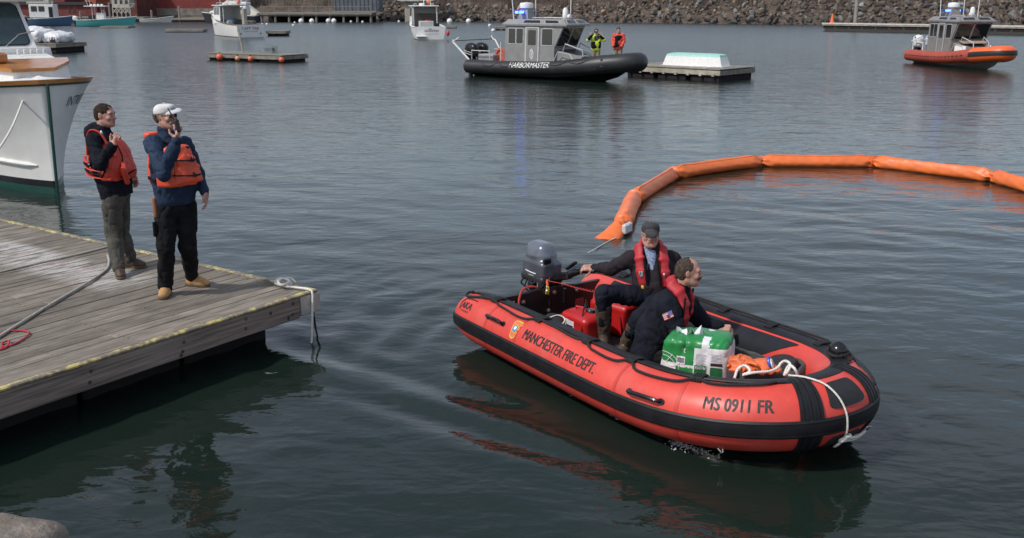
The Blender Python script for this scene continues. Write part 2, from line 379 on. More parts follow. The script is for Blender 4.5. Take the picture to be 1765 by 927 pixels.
# the open harbour is ruffled by the breeze, the slip between dock and boat lies in its lee
sx_ = t.nodes.new('ShaderNodeSeparateXYZ'); t.links.new(g.outputs['Position'], sx_.inputs[0]); wr = t.nodes.new('ShaderNodeValToRGB'); wm = t.nodes.new('ShaderNodeMapRange'); wm.inputs['From Min'].default_value = 0; wm.inputs['From Max'].default_value = 160
t.links.new(sx_.outputs['Y'], wm.inputs['Value']); t.links.new(wm.outputs[0], wr.inputs['Fac']); el = wr.color_ramp.elements; el[0].position = .05; el[0].color = (.03,) * 3 + (1,); el[1].position = .75; el[1].color = (.24,) * 3 + (1,); e2 = el.new(.25); e2.color = (.10,) * 3 + (1,)
t.links.new(wr.outputs[0], b.inputs['Roughness'])
for sq, di, lo_, hi_, st in (((.5, 2.0, 1), .16, 18, 55, .55), ((1.6, 5.5, 1), .05, 12, 40, .5)):
    mp = t.nodes.new('ShaderNodeMapping'); mp.inputs['Scale'].default_value = sq; mp.inputs['Rotation'].default_value = (0, 0, .12); t.links.new(g.outputs['Position'], mp.inputs['Vector'])
    n = t.nodes.new('ShaderNodeTexNoise'); n.inputs['Scale'].default_value = 1.; n.inputs['Detail'].default_value = 4; n.inputs['Distortion'].default_value = .3; t.links.new(mp.outputs[0], n.inputs['Vector'])
    fm = t.nodes.new('ShaderNodeMapRange'); fm.inputs['From Min'].default_value = lo_; fm.inputs['From Max'].default_value = hi_; fm.inputs['To Max'].default_value = st; t.links.new(sx_.outputs['Y'], fm.inputs['Value'])
    bp = t.nodes.new('ShaderNodeBump'); bp.inputs['Distance'].default_value = di; t.links.new(fm.outputs[0], bp.inputs['Strength']); t.links.new(n.outputs['Fac'], bp.inputs['Height']); t.links.new(prev.outputs[0], bp.inputs['Normal']); prev = bp
t.links.new(prev.outputs[0], b.inputs['Normal'])
tag(link('water', make_water(), m), 'calm grey blue harbour water with small ripples', None, None, 'structure')

# ================================================================== shared materials
M = {}
M['white'] = mat('white_gelcoat', (.74, .74, .72), .35, var=.05, dirt=(.45, .42, .36), dirt_amt=.35)
M['dirty_white'] = mat('dull_white', (.62, .62, .6), .5, var=.1, dirt=(.3, .29, .27), dirt_amt=.5)
M['black'] = mat('black_rubber', (.013, .013, .015), .5, var=.3, scale=12, bump=.1)
M['gloss_black'] = mat('gloss_black', (.01, .01, .012), .18, var=.2)
M['steel'] = mat('stainless_steel', (.6, .6, .61), .28, .9, var=.1)
M['alu'] = mat('bare_aluminium', (.30, .305, .31), .5, .35, var=.12, scale=5, dirt=(.2, .2, .2), dirt_amt=.5)
M['glass'] = mat('dark_glass', (.015, .02, .022), .06, var=.1, spec=.8)
M['grey_wood'] = mat('grey_timber', (.22, .205, .18), .85, var=.3, scale=9, bump=.3, sx=(1, 1, 4))
M['wet_wood'] = mat('wet_dark_timber', (.035, .033, .028), .6, var=.4, scale=7, bump=.3)
M['dark'] = mat('dark_void', (.01, .01, .01), .8)
M['rope_white'] = mat('white_rope', (.7, .68, .62), .8, var=.12, scale=60, bump=.5, bscale=120)
M['rope_grey'] = mat('grey_rope', (.36, .34, .30), .85, var=.15, scale=50, bump=.5, bscale=120)
M['rope_black'] = mat('black_rope', (.012, .012, .013), .75, var=.3, scale=60, bump=.5, bscale=160)
M['concrete'] = mat('concrete', (.36, .33, .28), .85, var=.25, scale=1.2, bump=.3, dirt=(.15, .13, .1), dirt_amt=.7)
M['orange_pvc'] = mat('orange_pvc', (.74, .165, .040), .42, var=.10, scale=3, bump=.5, bscale=7, dirt=(.45, .12, .05), dirt_amt=.35)

def rope(name, path, r, m, parent=None, seg=7, twist=True, n=8):
    """laid rope: a tube whose section is three-lobed and turns along its length"""
    P = [Vector(p) for p in catmull(path, n)]; L = [0.]
    for i in range(1, len(P)): L.append(L[-1] + (P[i] - P[i - 1]).length)
    step = r * .8; N = min(max(8, int(L[-1] / step)), 700); Q = []; j = 0
    for i in range(N + 1):
        s = L[-1] * i / N
        while j < len(L) - 2 and L[j + 1] < s: j += 1
        f = (s - L[j]) / max(L[j + 1] - L[j], 1e-9); Q.append(P[j].lerp(P[j + 1], min(max(f, 0), 1)))
    mb = MB(); sg = 9; u = None; rings = []
    for i in range(N + 1):
        T = (Q[min(i + 1, N)] - Q[max(i - 1, 0)]).normalized()
        if u is None: u = T.orthogonal()
        u = (u - T * u.dot(T)).normalized(); w = T.cross(u); ph = i * step / r * 1.05 if twist else 0
        rings.append([Q[i] + (u * cos(a) + w * sin(a)) * r * (1 + .16 * cos(3 * (a - ph))) for a in [2 * pi * k / sg for k in range(sg)]])
    return mb.loft(rings).build(name, m, parent, ang=180)

# ================================================================== the timber dock in front
DC = np.array([-1.97, 9.63, .5]); DU = np.array([-.5716, -.8205, 0]); DV = np.array([-.8205, .5716, 0])
DROT = math.atan2(DU[1], DU[0])          # local x runs along the front edge, local -y is inland: see dl()
def dl(u, v, z=0.): return (u, -v, z)    # dock frame: x = DU, y = -DV
def dw(u, v, z=0.): return DC + DU * u + DV * v + np.array([0, 0, z])
mp_ = bpy.data.materials.new('weathered_planks'); mp_.use_nodes = True; t = mp_.node_tree; b = t.nodes['Principled BSDF']; b.inputs['Roughness'].default_value = .8; b.inputs['Specular IOR Level'].default_value = .25
def nd(kind, **kw):
    n = t.nodes.new(kind)
    for k, v in kw.items(): n.inputs[k].default_value = v
    return n
lk = lambda a, c: t.links.new(a, c)
tcn = nd('ShaderNodeTexCoord'); oi = nd('ShaderNodeObjectInfo'); ad = t.nodes.new('ShaderNodeVectorMath'); ad.operation = 'ADD'
cx = nd('ShaderNodeCombineXYZ'); mu = t.nodes.new('ShaderNodeMath'); mu.operation = 'MULTIPLY'; mu.inputs[1].default_value = 37.
lk(oi.outputs['Random'], mu.inputs[0]); lk(mu.outputs[0], cx.inputs['X']); lk(mu.outputs[0], cx.inputs['Z']); lk(tcn.outputs['Object'], ad.inputs[0]); lk(cx.outputs[0], ad.inputs[1])
m1 = nd('ShaderNodeMapping', Scale=(1.3, 38, 38)); lk(ad.outputs[0], m1.inputs['Vector'])
n1 = nd('ShaderNodeTexNoise', Scale=1.6, Detail=9., Roughness=.7); lk(m1.outputs[0], n1.inputs['Vector'])
r1 = nd('ShaderNodeValToRGB'); e = r1.color_ramp.elements; e[0].position = .28; e[0].color = (.072, .060, .048, 1); e[1].position = .72; e[1].color = (.315, .276, .229, 1)
lk(n1.outputs['Fac'], r1.inputs['Fac'])
m2 = nd('ShaderNodeMapping', Scale=(1., 2.2, 2)); lk(ad.outputs[0], m2.inputs['Vector']); n2 = nd('ShaderNodeTexNoise', Scale=2.1, Detail=8., Roughness=.65); lk(m2.outputs[0], n2.inputs['Vector'])
r2 = nd('ShaderNodeMapRange'); r2.inputs['From Min'].default_value = .3; r2.inputs['From Max'].default_value = .72; r2.inputs['To Min'].default_value = .62; r2.inputs['To Max'].default_value = 1.3; lk(n2.outputs['Fac'], r2.inputs['Value'])
rv = nd('ShaderNodeMapRange'); rv.inputs['To Min'].default_value = .78; rv.inputs['To Max'].default_value = 1.18; lk(oi.outputs['Random'], rv.inputs['Value'])
mm = t.nodes.new('ShaderNodeMath'); mm.operation = 'MULTIPLY'; lk(r2.outputs[0], mm.inputs[0]); lk(rv.outputs[0], mm.inputs[1])
hs = nd('ShaderNodeHueSaturation'); lk(mm.outputs[0], hs.inputs['Value']); lk(r1.outputs[0], hs.inputs['Color'])
# worn white and red paint stencilled on the boards, in the dock's own frame
gp = nd('ShaderNodeNewGeometry'); mw = nd('ShaderNodeVectorMath'); mw.operation = 'SUBTRACT'; mw.inputs[1].default_value = tuple(DC); lk(gp.outputs['Position'], mw.inputs[0])
def dotv(vec):
    n = nd('ShaderNodeVectorMath'); n.operation = 'DOT_PRODUCT'; n.inputs[1].default_value = tuple(vec); lk(mw.outputs[0], n.inputs[0]); return n.outputs['Value']
du, dv_ = dotv(DU), dotv(DV)
def band(val, lo, hi, soft):
    a = nd('ShaderNodeMapRange'); a.interpolation_type = 'SMOOTHSTEP'; a.inputs['From Min'].default_value = lo - soft; a.inputs['From Max'].default_value = lo + soft; lk(val, a.inputs['Value'])
    c = nd('ShaderNodeMapRange'); c.interpolation_type = 'SMOOTHSTEP'; c.inputs['From Min'].default_value = hi + soft; c.inputs['From Max'].default_value = hi - soft; lk(val, c.inputs['Value'])
    q = nd('ShaderNodeMath'); q.operation = 'MULTIPLY'; lk(a.outputs[0], q.inputs[0]); lk(c.outputs[0], q.inputs[1]); return q.outputs[0]
def mul(a, c):
    q = nd('ShaderNodeMath'); q.operation = 'MULTIPLY'; lk(a, q.inputs[0]); lk(c, q.inputs[1]); return q.outputs[0]
pc4 = nd('ShaderNodeCombineXYZ'); lk(du, pc4.inputs['X']); lk(dv_, pc4.inputs['Y']); m4 = nd('ShaderNodeMapping', Scale=(1.1, 7., 1)); lk(pc4.outputs[0], m4.inputs['Vector']); n4 = nd('ShaderNodeTexNoise', Scale=2.2, Detail=12., Roughness=.78); lk(m4.outputs[0], n4.inputs['Vector'])
th = nd('ShaderNodeMapRange'); th.inputs['From Min'].default_value = .44; th.inputs['From Max'].default_value = .56; th.inputs['To Max'].default_value = .68; lk(n4.outputs['Fac'], th.inputs['Value'])
wmask = mul(mul(band(du, .62, 1.25, .12), band(dv_, 1.75, 5.6, .4)), th.outputs[0])
n5 = nd('ShaderNodeTexNoise', Scale=4., Detail=8., Roughness=.7); lk(mw.outputs[0], n5.inputs['Vector']); t5 = nd('ShaderNodeMapRange'); t5.inputs['From Min'].default_value = .55; t5.inputs['From Max'].default_value = .64; t5.inputs['To Max'].default_value = .55; lk(n5.outputs['Fac'], t5.inputs['Value'])
rmask = mul(mul(band(du, .75, 1.15, .1), band(dv_, 2.5, 5.2, .3)), t5.outputs[0])
mxa = nd('ShaderNodeMix'); mxa.data_type = 'RGBA'; mxa.inputs['B'].default_value = (.60, .59, .57, 1); lk(wmask, mxa.inputs['Factor']); lk(hs.outputs[0], mxa.inputs['A'])
mxb = nd('ShaderNodeMix'); mxb.data_type = 'RGBA'; mxb.inputs['B'].default_value = (.30, .11, .10, 1); lk(rmask, mxb.inputs['Factor']); lk(mxa.outputs['Result'], mxb.inputs['A'])
lk(mxb.outputs['Result'], b.inputs['Base Color'])
bpn = nd('ShaderNodeBump', Strength=.5, Distance=.004); lk(n1.outputs['Fac'], bpn.inputs['Height']); lk(bpn.outputs[0], b.inputs['Normal'])

dock = thing('floating_dock', 'weathered grey plank dock with flaking yellow edge that two men stand on', 'dock', DC, DROT)
ULEN = 6.6; vv = .075; k = 0
while vv < 9.2:
    w = .135 + random.uniform(-.006, .008)
    cuts = [.055, ULEN] if random.random() < .62 else [.055, random.choice([1.9, 2.7, 3.3, 4.1]) + random.uniform(-.15, .15), ULEN]
    for a, c in zip(cuts[:-1], cuts[1:]):
        mb = MB(); mb.box((0, 0, 0), (c - a - .005, w, .035), bev=.005)
        o = mb.build('plank', mp_, dock, 30); o.location = dl((a + c) / 2, vv + w / 2, -.0175 + random.uniform(-.003, .003)); o.rotation_euler = (random.uniform(-.012, .012), 0, random.uniform(-.0012, .0012))
    vv += w + random.uniform(.005, .010)
# yellow paint, flaking
my = bpy.data.materials.new('flaking_yellow_paint'); my.use_nodes = True; t = my.node_tree; b = t.nodes['Principled BSDF']; b.inputs['Roughness'].default_value = .6
tcn = nd('ShaderNodeTexCoord'); n1 = nd('ShaderNodeTexNoise', Scale=7., Detail=11., Roughness=.78); lk(tcn.outputs['Object'], n1.inputs['Vector'])
r1 = nd('ShaderNodeValToRGB'); e = r1.color_ramp.elements; e[0].position = .47; e[0].color = (.16, .14, .11, 1); e[1].position = .58; e[1].color = (.52, .43, .15, 1); q = e.new(.75); q.color = (.60, .54, .30, 1); lk(n1.outputs['Fac'], r1.inputs['Fac']); lk(r1.outputs[0], b.inputs['Base Color'])
bpn = nd('ShaderNodeBump', Strength=.35, Distance=.006); lk(n1.outputs['Fac'], bpn.inputs['Height']); lk(bpn.outputs[0], b.inputs['Normal'])
def ragged_strip(p0, p1, w, h, n, seed):
    g = random.Random(seed); p0, p1 = Vector(p0), Vector(p1); d = (p1 - p0); x = d.normalized(); y = Vector((-x.y, x.x, 0)); rings = []
    for i in range(n + 1):
        c = p0 + d * i / n; a = w / 2 * g.uniform(.975, 1.03); c2 = w / 2 * g.uniform(.98, 1.02); hh = h * g.uniform(.93, 1.06)
        rings.append([c - y * a + Vector((0, 0, -h)), c + y * c2 + Vector((0, 0, -h)), c + y * c2 * 1.04 + Vector((0, 0, hh * .3)), c + y * c2 * .7 + Vector((0, 0, hh)), c - y * a * .6 + Vector((0, 0, hh * .9)), c - y * a + Vector((0, 0, hh * .2))])
    return MB().loft(rings)
ragged_strip(dl(0, .02, 0), dl(ULEN, .02, 0), .072, .012, 60, 1).build('edge_strip', my, dock, 30)
ragged_strip(dl(.02, .02, 0.002), dl(.02, 9.2, 0.002), .070, .011, 80, 2).build('edge_strip', my, dock, 30)
mfa = mat('fascia_timber', (.205, .165, .135), .8, var=.38, scale=3.5, bump=.4, bscale=30, sx=(.5, 6, 14), dirt=(.26, .24, .22), dirt_amt=.7)
for a, c in ((.24, 3.4), (3.41, 6.6)):
    MB().box(dl((a + c) / 2, .012, -.125), (c - a, .045, .21), bev=.008).build('fascia_board', mfa, dock)
mend = mat('pale_end_timber', (.42, .39, .35), .8, var=.25, scale=6, bump=.3, dirt=(.22, .10, .05), dirt_amt=.7)
MB().box(dl(.10, .006, -.118), (.26, .05, .195), bev=.008).build('end_block', mend, dock)
MB().box(dl(.015, 4.6, -.125), (.045, 9.1, .21), bev=.008).build('end_fascia', mfa, dock)
for u_, z_ in ((.17, -.07), (.20, -.17), (.33, -.06), (.34, -.165), (.40, -.19), (.62, -.08), (.92, -.06), (.93, -.15), (1.62, -.09), (1.64, -.17), (1.66, -.20), (2.52, -.08), (2.54, -.17), (3.3, -.08), (3.32, -.17)):
    mb = MB(); Q = Matrix.Translation(dl(u_, -.012, z_)) @ Matrix.Rotation(R(90), 4, 'X'); mb.lathe([(.017, -.002), (.017, .004), (.009, .005), (.009, .011), (.003, .012)], 8, Q)
    mb.build('bolt', mat('rusty_bolt', (.09, .07, .06), .6, .5, var=.3), dock)
mfl = mat('shaded_black_float', (.006, .006, .006), .7, var=.3)  # black plastic, darkened further for the shade under the dock
for i in range(6):
    for j in range(5):
        if i and j not in (0,): continue
        MB().box(dl(.78 + i * 1.05, .95 + j * 1.75, -.44), (1.0, 1.0, .48), bev=.05).build('float_drum', mfl, dock)
for j in range(1, 5): MB().box(dl(.78, .62 + j * 1.75 - .85, -.33), (.9, .12, .2)).build('cross_beam', M['wet_wood'], dock)
MB().box(dl(3.3, .40, -.17), (6.4, .1, .26)).build('frame_beam', M['wet_wood'], dock)  # dark timber, so the shaded space below the fascia reads black

mb = MB(); gn = random.Random(6)
for i in range(66):
    for j in range(11):
        for q in (.035, .10):
            mb.add([(0.12 + j * .62 + gn.uniform(-.012, .012) + .0045 * cos(a), -(.075 + i * .1425 + q) + .0045 * sin(a), .0022 + gn.uniform(-.0006, .0006)) for a in (0, 1.05, 2.1, 3.14, 4.19, 5.24)], [(0, 1, 2, 3, 4, 5)])
mb.build('nail_heads', mat('dark_nail', (.035, .03, .027), .6, .4), dock)['kind'] = 'stuff'
# ropes lying on it
tag(rope('mooring_rope', [W(-40, 604, .518), W(30, 560, .518), W(95, 520, .518), W(150, 488, .518), W(182, 466, .518), W(188, 452, .518), W(186, 440, .518)], .0135, M['rope_grey']), 'thick grey rope curving over the dock boards to the hooded man\'s boot', 'rope')
tag(rope('dock_line', [W(-40, 478, .512), W(60, 455, .512), W(140, 437, .512), W(200, 421, .512), W(222, 414, .515)], .011, M['rope_grey']), 'thin straight grey line across the faded paint on the dock', 'rope')
tag(rope('cord_loop', [W(-30, 585, .51), W(0, 575, .51), W(20, 570, .51), W(42, 570, .512), W(50, 574, .515), W(42, 583, .51), W(22, 594, .51), W(4, 597, .51), W(6, 590, .512), W(16, 587, .522), W(8, 600, .51), W(-20, 606, .51)], .008, mat('red_cord', (.35, .02, .04), .7, var=.2)), 'looped dark red cord on the dock boards at the left edge', 'rope')
kn = [W(474, 486, .53), W(482, 480, .55), W(495, 482, .56), W(502, 489, .54), W(490, 491, .53), W(479, 487, .56), W(488, 480, .58), W(499, 485, .57), W(485, 491, .55), W(480, 483, .57), W(500, 480, .54), W(510, 487, .525)]
cl = thing('cleat_line', 'white braided line knotted at the dock corner with its tail hanging to the water', 'rope', dw(.25, .3))
def rel(path, o): return [Vector([float(c) for c in p]) - o.location for p in path]
rope('knot', rel(kn, cl), .013, M['rope_white'], cl)
tl = [W(474, 488, .53), W(490, 493, .53), W(508, 495, .53), dw(.10, -.005, .03), dw(.098, -.045, -.01), dw(.11, -.05, -.12), dw(.13, -.05, -.30), dw(.15, -.045, -.53)]
rope('tail', rel(tl, cl), .012, M['rope_white'], cl)
tag(MB().tube(catmull([dw(.0, .05, -.14), dw(-.005, .06, -.3), dw(-.01, .05, -.42), dw(-.03, .03, -.6)], 6), [.008] * 6 + [.013] * 6 + [.01] * 7, 6).build('weedy_line', M['rope_black']), 'dark weed covered line hanging from the dock corner into the water', 'rope')

# boulder at the bottom left corner of the view
F = Field((-2.75, 2.6, -.4), (-1.2, 4.2, 1.55), .022)
c = WY(22, 975, 3.55)
F.rbox((c[0] - .06, 3.6, .45), (.20, .26, c[2] - .45 + .075), .10, k=.1); F.rbox((c[0] - .1, 3.75, .0), (.5, .5, .5), .15, k=.2); F.rough(.035, 3.2, 3); F.rough(.012, 12, 5)
mbo = mat('granite_boulder', (.15, .13, .11), .85, var=.4, scale=7, bump=.6, bscale=45, dirt=(.15, .09, .05), dirt_amt=.6)
tag(F.build('boulder', mbo), 'rough brown grey boulder poking into the bottom left corner', 'rock')

# ================================================================== far shore
def land_mesh():
    g = np.random.default_rng(5); xs = np.linspace(-190, 190, 150); rows = []
    prof = [(-6, -1.2), (0, .1), (4, 1.6), (8, 3.2), (13, 4.6), (22, 6.2), (40, 8.5), (80, 12), (160, 14)]
    V = []; nx = len(xs)
    for d, z in prof:
        for x in xs: 
            s = shore_y(x); V.append((x, s + d, z + (g.normal(0, .25) if d > 6 else 0)))
    F_ = [(r * nx + i, r * nx + i + 1, (r + 1) * nx + i + 1, (r + 1) * nx + i) for r in range(len(prof) - 1) for i in range(nx - 1)]
    me = bpy.data.meshes.new('shore_bank'); me.from_pydata(V, [], F_); me.shade_smooth(); return me
def shore_y(x): 
    return float(np.interp(x, [-190, -80, -30, -18, -6, 12, 42, 75, 190], [196, 194, 192, 183, 180, 176, 158, 150, 146]))
bank = tag(link('shore_bank', land_mesh(), mat('brown_scrub_ground', (.085, .062, .048), .95, var=.4, scale=.6, bump=.6, bscale=3)), 'brown scrub covered bank along the far shore', None, None, 'structure')
# rocks of the revetment
mr = random_tint(mat('revetment_stone', (.105, .088, .070), .9, var=.45, scale=1.6, bump=.7, bscale=6, dirt=(.06, .05, .04), dirt_amt=.7), .5)
mrw = random_tint(mat('wet_stone', (.045, .043, .038), .7, var=.4, scale=1.5, bump=.5, bscale=6), .3)
def rock_mesh(seed, sub=2):
    bm = bmesh.new(); bmesh.ops.create_icosphere(bm, subdivisions=sub, radius=1); g = np.random.default_rng(seed); P = np.array([v.co[:] for v in bm.verts])
    for k_ in range(11):
        n = g.normal(size=3); n /= np.linalg.norm(n); d = g.uniform(.42, .74); q = P @ n - d; P -= np.outer(np.maximum(q, 0), n)
    P += vnoise(P * 2 + seed * 3, seed)[:, None] * P * .08
    for v, p in zip(bm.verts, P): v.co = p
    me = bpy.data.meshes.new('rock'); bm.to_mesh(me); bm.free(); me.shade_smooth(); me.set_sharp_from_angle(angle=R(28)); return me
mrt = random_tint(mat('tan_stone', (.26, .195, .125), .9, var=.35, scale=1.6, bump=.6, bscale=6), .4); mrg = random_tint(mat('grey_stone', (.16, .16, .155), .9, var=.35, scale=1.6, bump=.6, bscale=6), .5)
RM = [rock_mesh(i) for i in range(14)]; RW = [m_.copy() for m_ in RM]
for i_, m_ in enumerate(RM): m_.materials.append({3: mrt, 6: mrg, 9: mrg, 12: mrg}.get(i_, mr))
for m_ in RW: m_.materials.append(mrw)
cand = []; g = random.Random(11)
for row in range(10):
    x = -24.
    while x < 92:
        s = g.choice((.36, .45, .58, .7, .85, 1.1)) * (1.05 if row < 7 else .95); xx = x + g.uniform(-.2, .2); d = row * .86 + g.uniform(-.3, .3); z = .05 + row * .47 + g.uniform(-.12, .15)
        top = np.interp(xx, [-24, -12, 0, 20, 45, 92], [4.6, 3.0, 2.6, 3.2, 4.6, 5.2])
        if z < top: cand.append((xx, shore_y(xx) - 1.0 + d, z, s, row))
        x += s * 1.75
vis = [q for q in cand if abs(q[0] / q[1]) < .56 and q[2] < 4.4]
vis.sort(key=lambda q: -q[3] / q[1]); singles = set(map(id, vis[:300])); rest = []
for q in cand:
    rotm = (g.uniform(0, 6), g.uniform(0, 6), g.uniform(0, 6)); sc3 = (q[3] * g.uniform(.8, 1.35) * .62, q[3] * .62, q[3] * g.uniform(.65, .95) * .62)
    wet = q[2] < .75 + g.uniform(-.2, .2)
    if id(q) in singles:
        o = link('rock', (RW if wet else RM)[g.randrange(14)], None, bank); o.location = q[:3]; o.scale = sc3; o.rotation_euler = rotm
    else: rest.append((q, rotm, sc3, wet))
for wetf, mm_ in ((False, mr), (True, mrw)):
    mb = MB()
    for q, rotm, sc3, wet in rest:
        if wet != wetf: continue
        me = rock_mesh(g.randrange(14), 1) if False else RM[g.randrange(14)]
        from mathutils import Euler
        Q = Matrix.Translation(q[:3]) @ Euler(rotm).to_matrix().to_4x4() @ Matrix.Diagonal((*sc3, 1))
        mb.add([Q @ v.co for v in me.vertices], [tuple(p.vertices) for p in me.polygons])
    me = bpy.data.meshes.new('loose_rocks'); me.from_pydata(mb.v, [], mb.f); me.shade_smooth(); me.set_sharp_from_angle(angle=R(28)); o = link('loose_rocks', me, mm_, bank); o['kind'] = 'stuff'
# leafless brush above the stones
def brush(name, spots, m_, h0, h1, n, label, spread=1.2):
    mb = MB(); g = random.Random(len(spots)); 
    for (x, y, z) in spots:
        for i in range(n):
            a = g.uniform(0, 6.28); l = g.uniform(h0, h1); lean = g.uniform(.1, .8); px, py = x + g.uniform(-spread, spread), y + g.uniform(-spread, spread); w = g.uniform(.018, .05)
            tip = Vector((px + cos(a) * lean * l * .6, py + sin(a) * lean * l * .6, z + l)); p = Vector((px, py, z - .2)); mid = p.lerp(tip, .55) + Vector((g.uniform(-.1, .1), 0, g.uniform(-.1, .15)))
            mb.add([p - Vector((w, 0, 0)), p + Vector((w, 0, 0)), mid + Vector((w * .7, 0, 0)), mid - Vector((w * .7, 0, 0)), tip], [(0, 1, 2, 3), (3, 2, 4)])
            for k_ in range(2):
                t2 = mid + Vector((g.uniform(-.5, .5), g.uniform(-.3, .3), g.uniform(.1, .6))) * l * .5; mb.add([mid - Vector((0, 0, w)), mid + Vector((0, 0, w)), t2], [(0, 1, 2)])
    me = bpy.data.meshes.new(name); me.from_pydata(mb.v, [], mb.f); o = link(name, me, m_); tag(o, label, 'brush', None, 'stuff'); return o
g = random.Random(4)
def bank_z(d): return float(np.interp(d, [-6, 0, 4, 8, 13, 22, 40, 80, 160], [-1.2, .1, 1.6, 3.2, 4.6, 6.2, 8.5, 12, 14]))
sp = []
for i in range(520):
    x = g.uniform(-30, 70); top = float(np.interp(x, [-24, -12, 0, 20, 45, 92], [4.6, 3.0, 2.6, 3.2, 4.6, 5.2])); d = g.uniform(top / .55 - 1.2, top / .55 + 9); sp.append((x, shore_y(x) + d, max(bank_z(d), .5)))
brush('bare_brush', sp, mat('brown_twigs', (.10, .072, .058), .9, var=.35, scale=.3), .5, 1.8, 16, 'leafless brown brush covering the bank above the stones')
sp = [(g.uniform(-70, -16), g.uniform(197, 203), 1.6 + g.uniform(0, 1.2)) for i in range(150)]
brush('bare_thicket', sp, mat('grey_twigs', (.17, .135, .105), .9, var=.4, scale=.3), 1.0, 3.4, 16, 'leafless grey brown thicket behind the timber pier', 1.5)

# red wharf buildings at the left
def bpart(name, p0, p1, z0, z1, depth, m_, parent, off=0.):
    a, c = Vector((p0[0], p0[1], 0)), Vector((p1[0], p1[1], 0)); x = (c - a).normalized(); nrm = Vector((-x.y, x.x, 0)); ce = (a + c) / 2 + nrm * (depth / 2 + off) + Vector((0, 0, (z0 + z1) / 2))
    return MB().box(ce, ((c - a).length, depth, z1 - z0), math.atan2(x.y, x.x)).build(name, m_, parent)
mred = mat('red_clapboard', (.20, .036, .030), .8, var=.18, scale=.6, bump=.2, bscale=4, dirt=(.13, .03, .03), dirt_amt=.5)
mred2 = mat('dull_red_boards', (.14, .034, .03), .85, var=.25, scale=.8, dirt=(.06, .03, .03), dirt_amt=.6)
mstone = mat('pale_foundation_stone', (.22, .195, .165), .9, var=.3, scale=.8, bump=.5, bscale=2.5)
def X(px, y): return WY(px, 10, y)[0]
b1 = thing('red_warehouse', 'long plain red wharf building on a pale stone foundation', 'building', (X(320, 196), 196, 0))
def loc_(o, x, y): return (x - o.location.x, y - o.location.y)
x0, x1 = X(236, 196), X(405, 196)
bpart('wall', loc_(b1, x0, 196), loc_(b1, x1, 196), 2.15, 9, 12, mred, b1); bpart('foundation', loc_(b1, x0 + .1, 195.6), loc_(b1, x1 + .2, 195.6), .2, 2.15, 12, mstone, b1)
bpart('corner_board', loc_(b1, X(254, 195.9), 195.9), loc_(b1, X(256, 195.9), 195.9), 2.15, 9, .2, mred2, b1, -.1)
MB().add([(x0 - b1.location.x - .4, -.5, 9), (x1 - b1.location.x + .4, -.5, 9), (x1 - b1.location.x + .4, 12.5, 9), (x0 - b1.location.x - .4, 12.5, 9), (x0 - b1.location.x - .4, 6, 13), (x1 - b1.location.x + .4, 6, 13)], [(0, 1, 5, 4), (2, 3, 4, 5), (0, 4, 3), (1, 2, 5), (3, 2, 1, 0)]).build('roof', mat('grey_shingle', (.08, .08, .08), .9), b1)
b2 = thing('red_shed', 'low dull red waterfront shed with a dark eave band behind the moored boats', 'building', (X(60, 188), 188, 0))
x0, x1 = X(-60, 188), X(166, 188)
bpart('wall', loc_(b2, x0, 188), loc_(b2, x1, 188), .6, 3.05, 9, mred2, b2); bpart('eave', loc_(b2, x0, 187.6), loc_(b2, X(150, 188), 187.6), 2.85, 3.35, 9.5, mat('dark_eave', (.035, .035, .04), .8), b2)
bpart('upper_wall', loc_(b2, x0, 190), loc_(b2, X(112, 190), 190), 3.35, 8, 7, mred, b2)
for px in (30, 118, 127): bpart('window', loc_(b2, X(px - 1.5, 187.95), 187.95), loc_(b2, X(px + 1.5, 187.95), 187.95), 1.5, 2.3, .1, M['glass'], b2)
b3 = thing('red_brick_house', 'red brick house corner beside the white stilted shed', 'building', (X(200, 190), 190, 0))
mbr = mat('red_brick', (.22, .055, .04), .85, var=.3, scale=1.5)
bpart('wall', loc_(b3, X(166, 189), 189), loc_(b3, X(190, 191), 191), .5, 8, 7, mbr, b3); bpart('side_wall', loc_(b3, X(222, 191), 191), loc_(b3, X(236, 190.4), 190.4), .5, 8, 7, mat('dark_brick', (.11, .035, .03), .85, var=.3, scale=1.5), b3)
b4 = thing('stilted_shed', 'weathered white plank shed raised on a lattice of timber stilts', 'shed', (X(210, 186), 186, 0))
mws = mat('worn_white_boards', (.42, .40, .36), .85, var=.25, scale=1.5, dirt=(.2, .18, .15), dirt_amt=.7)
xa, xb = X(193, 186), X(223, 186)
bpart('wall', loc_(b4, xa, 186), loc_(b4, xb, 186), 2.35, 6, 2.6, mws, b4)
mb = MB()
for i in range(5): px_ = xa + (xb - xa) * i / 4 - b4.location.x; mb.bar((px_, .1, .3), (px_, .1, 2.4), .14, .14)
for i in range(4):
    p_ = xa + (xb - xa) * i / 4 - b4.location.x; q_ = xa + (xb - xa) * (i + 1) / 4 - b4.location.x; mb.bar((p_, 0, 1.3), (q_, 0, 2.3), .09, .09); mb.bar((p_, -.06, 2.3), (q_, -.06, 1.3), .09, .09)
mb.bar((xb - b4.location.x, 0, 2.3), (xb - b4.location.x + 1.1, 0, 3.1), .08, .08); mb.bar((xb - b4.location.x, 0, 3.0), (xb - b4.location.x + 1.1, 0, 3.1), .08, .08)
mb.build('stilt_frame', mws, b4)
bpart('base', loc_(b4, xa - .3, 186.2), loc_(b4, xb + .6, 186.2), -.2, .7, 2.4, M['wet_wood'], b4)
for i in range(3): bpart('window', loc_(b4, xa + .5 + i * .95, 185.98), loc_(b4, xa + 1.0 + i * .95, 185.98), 3.0, 3.7, .06, M['glass'], b4)
wl = thing('timber_wharf', 'low dark timber wharf along the foot of the red buildings', 'wharf', (-80, 180, 0))
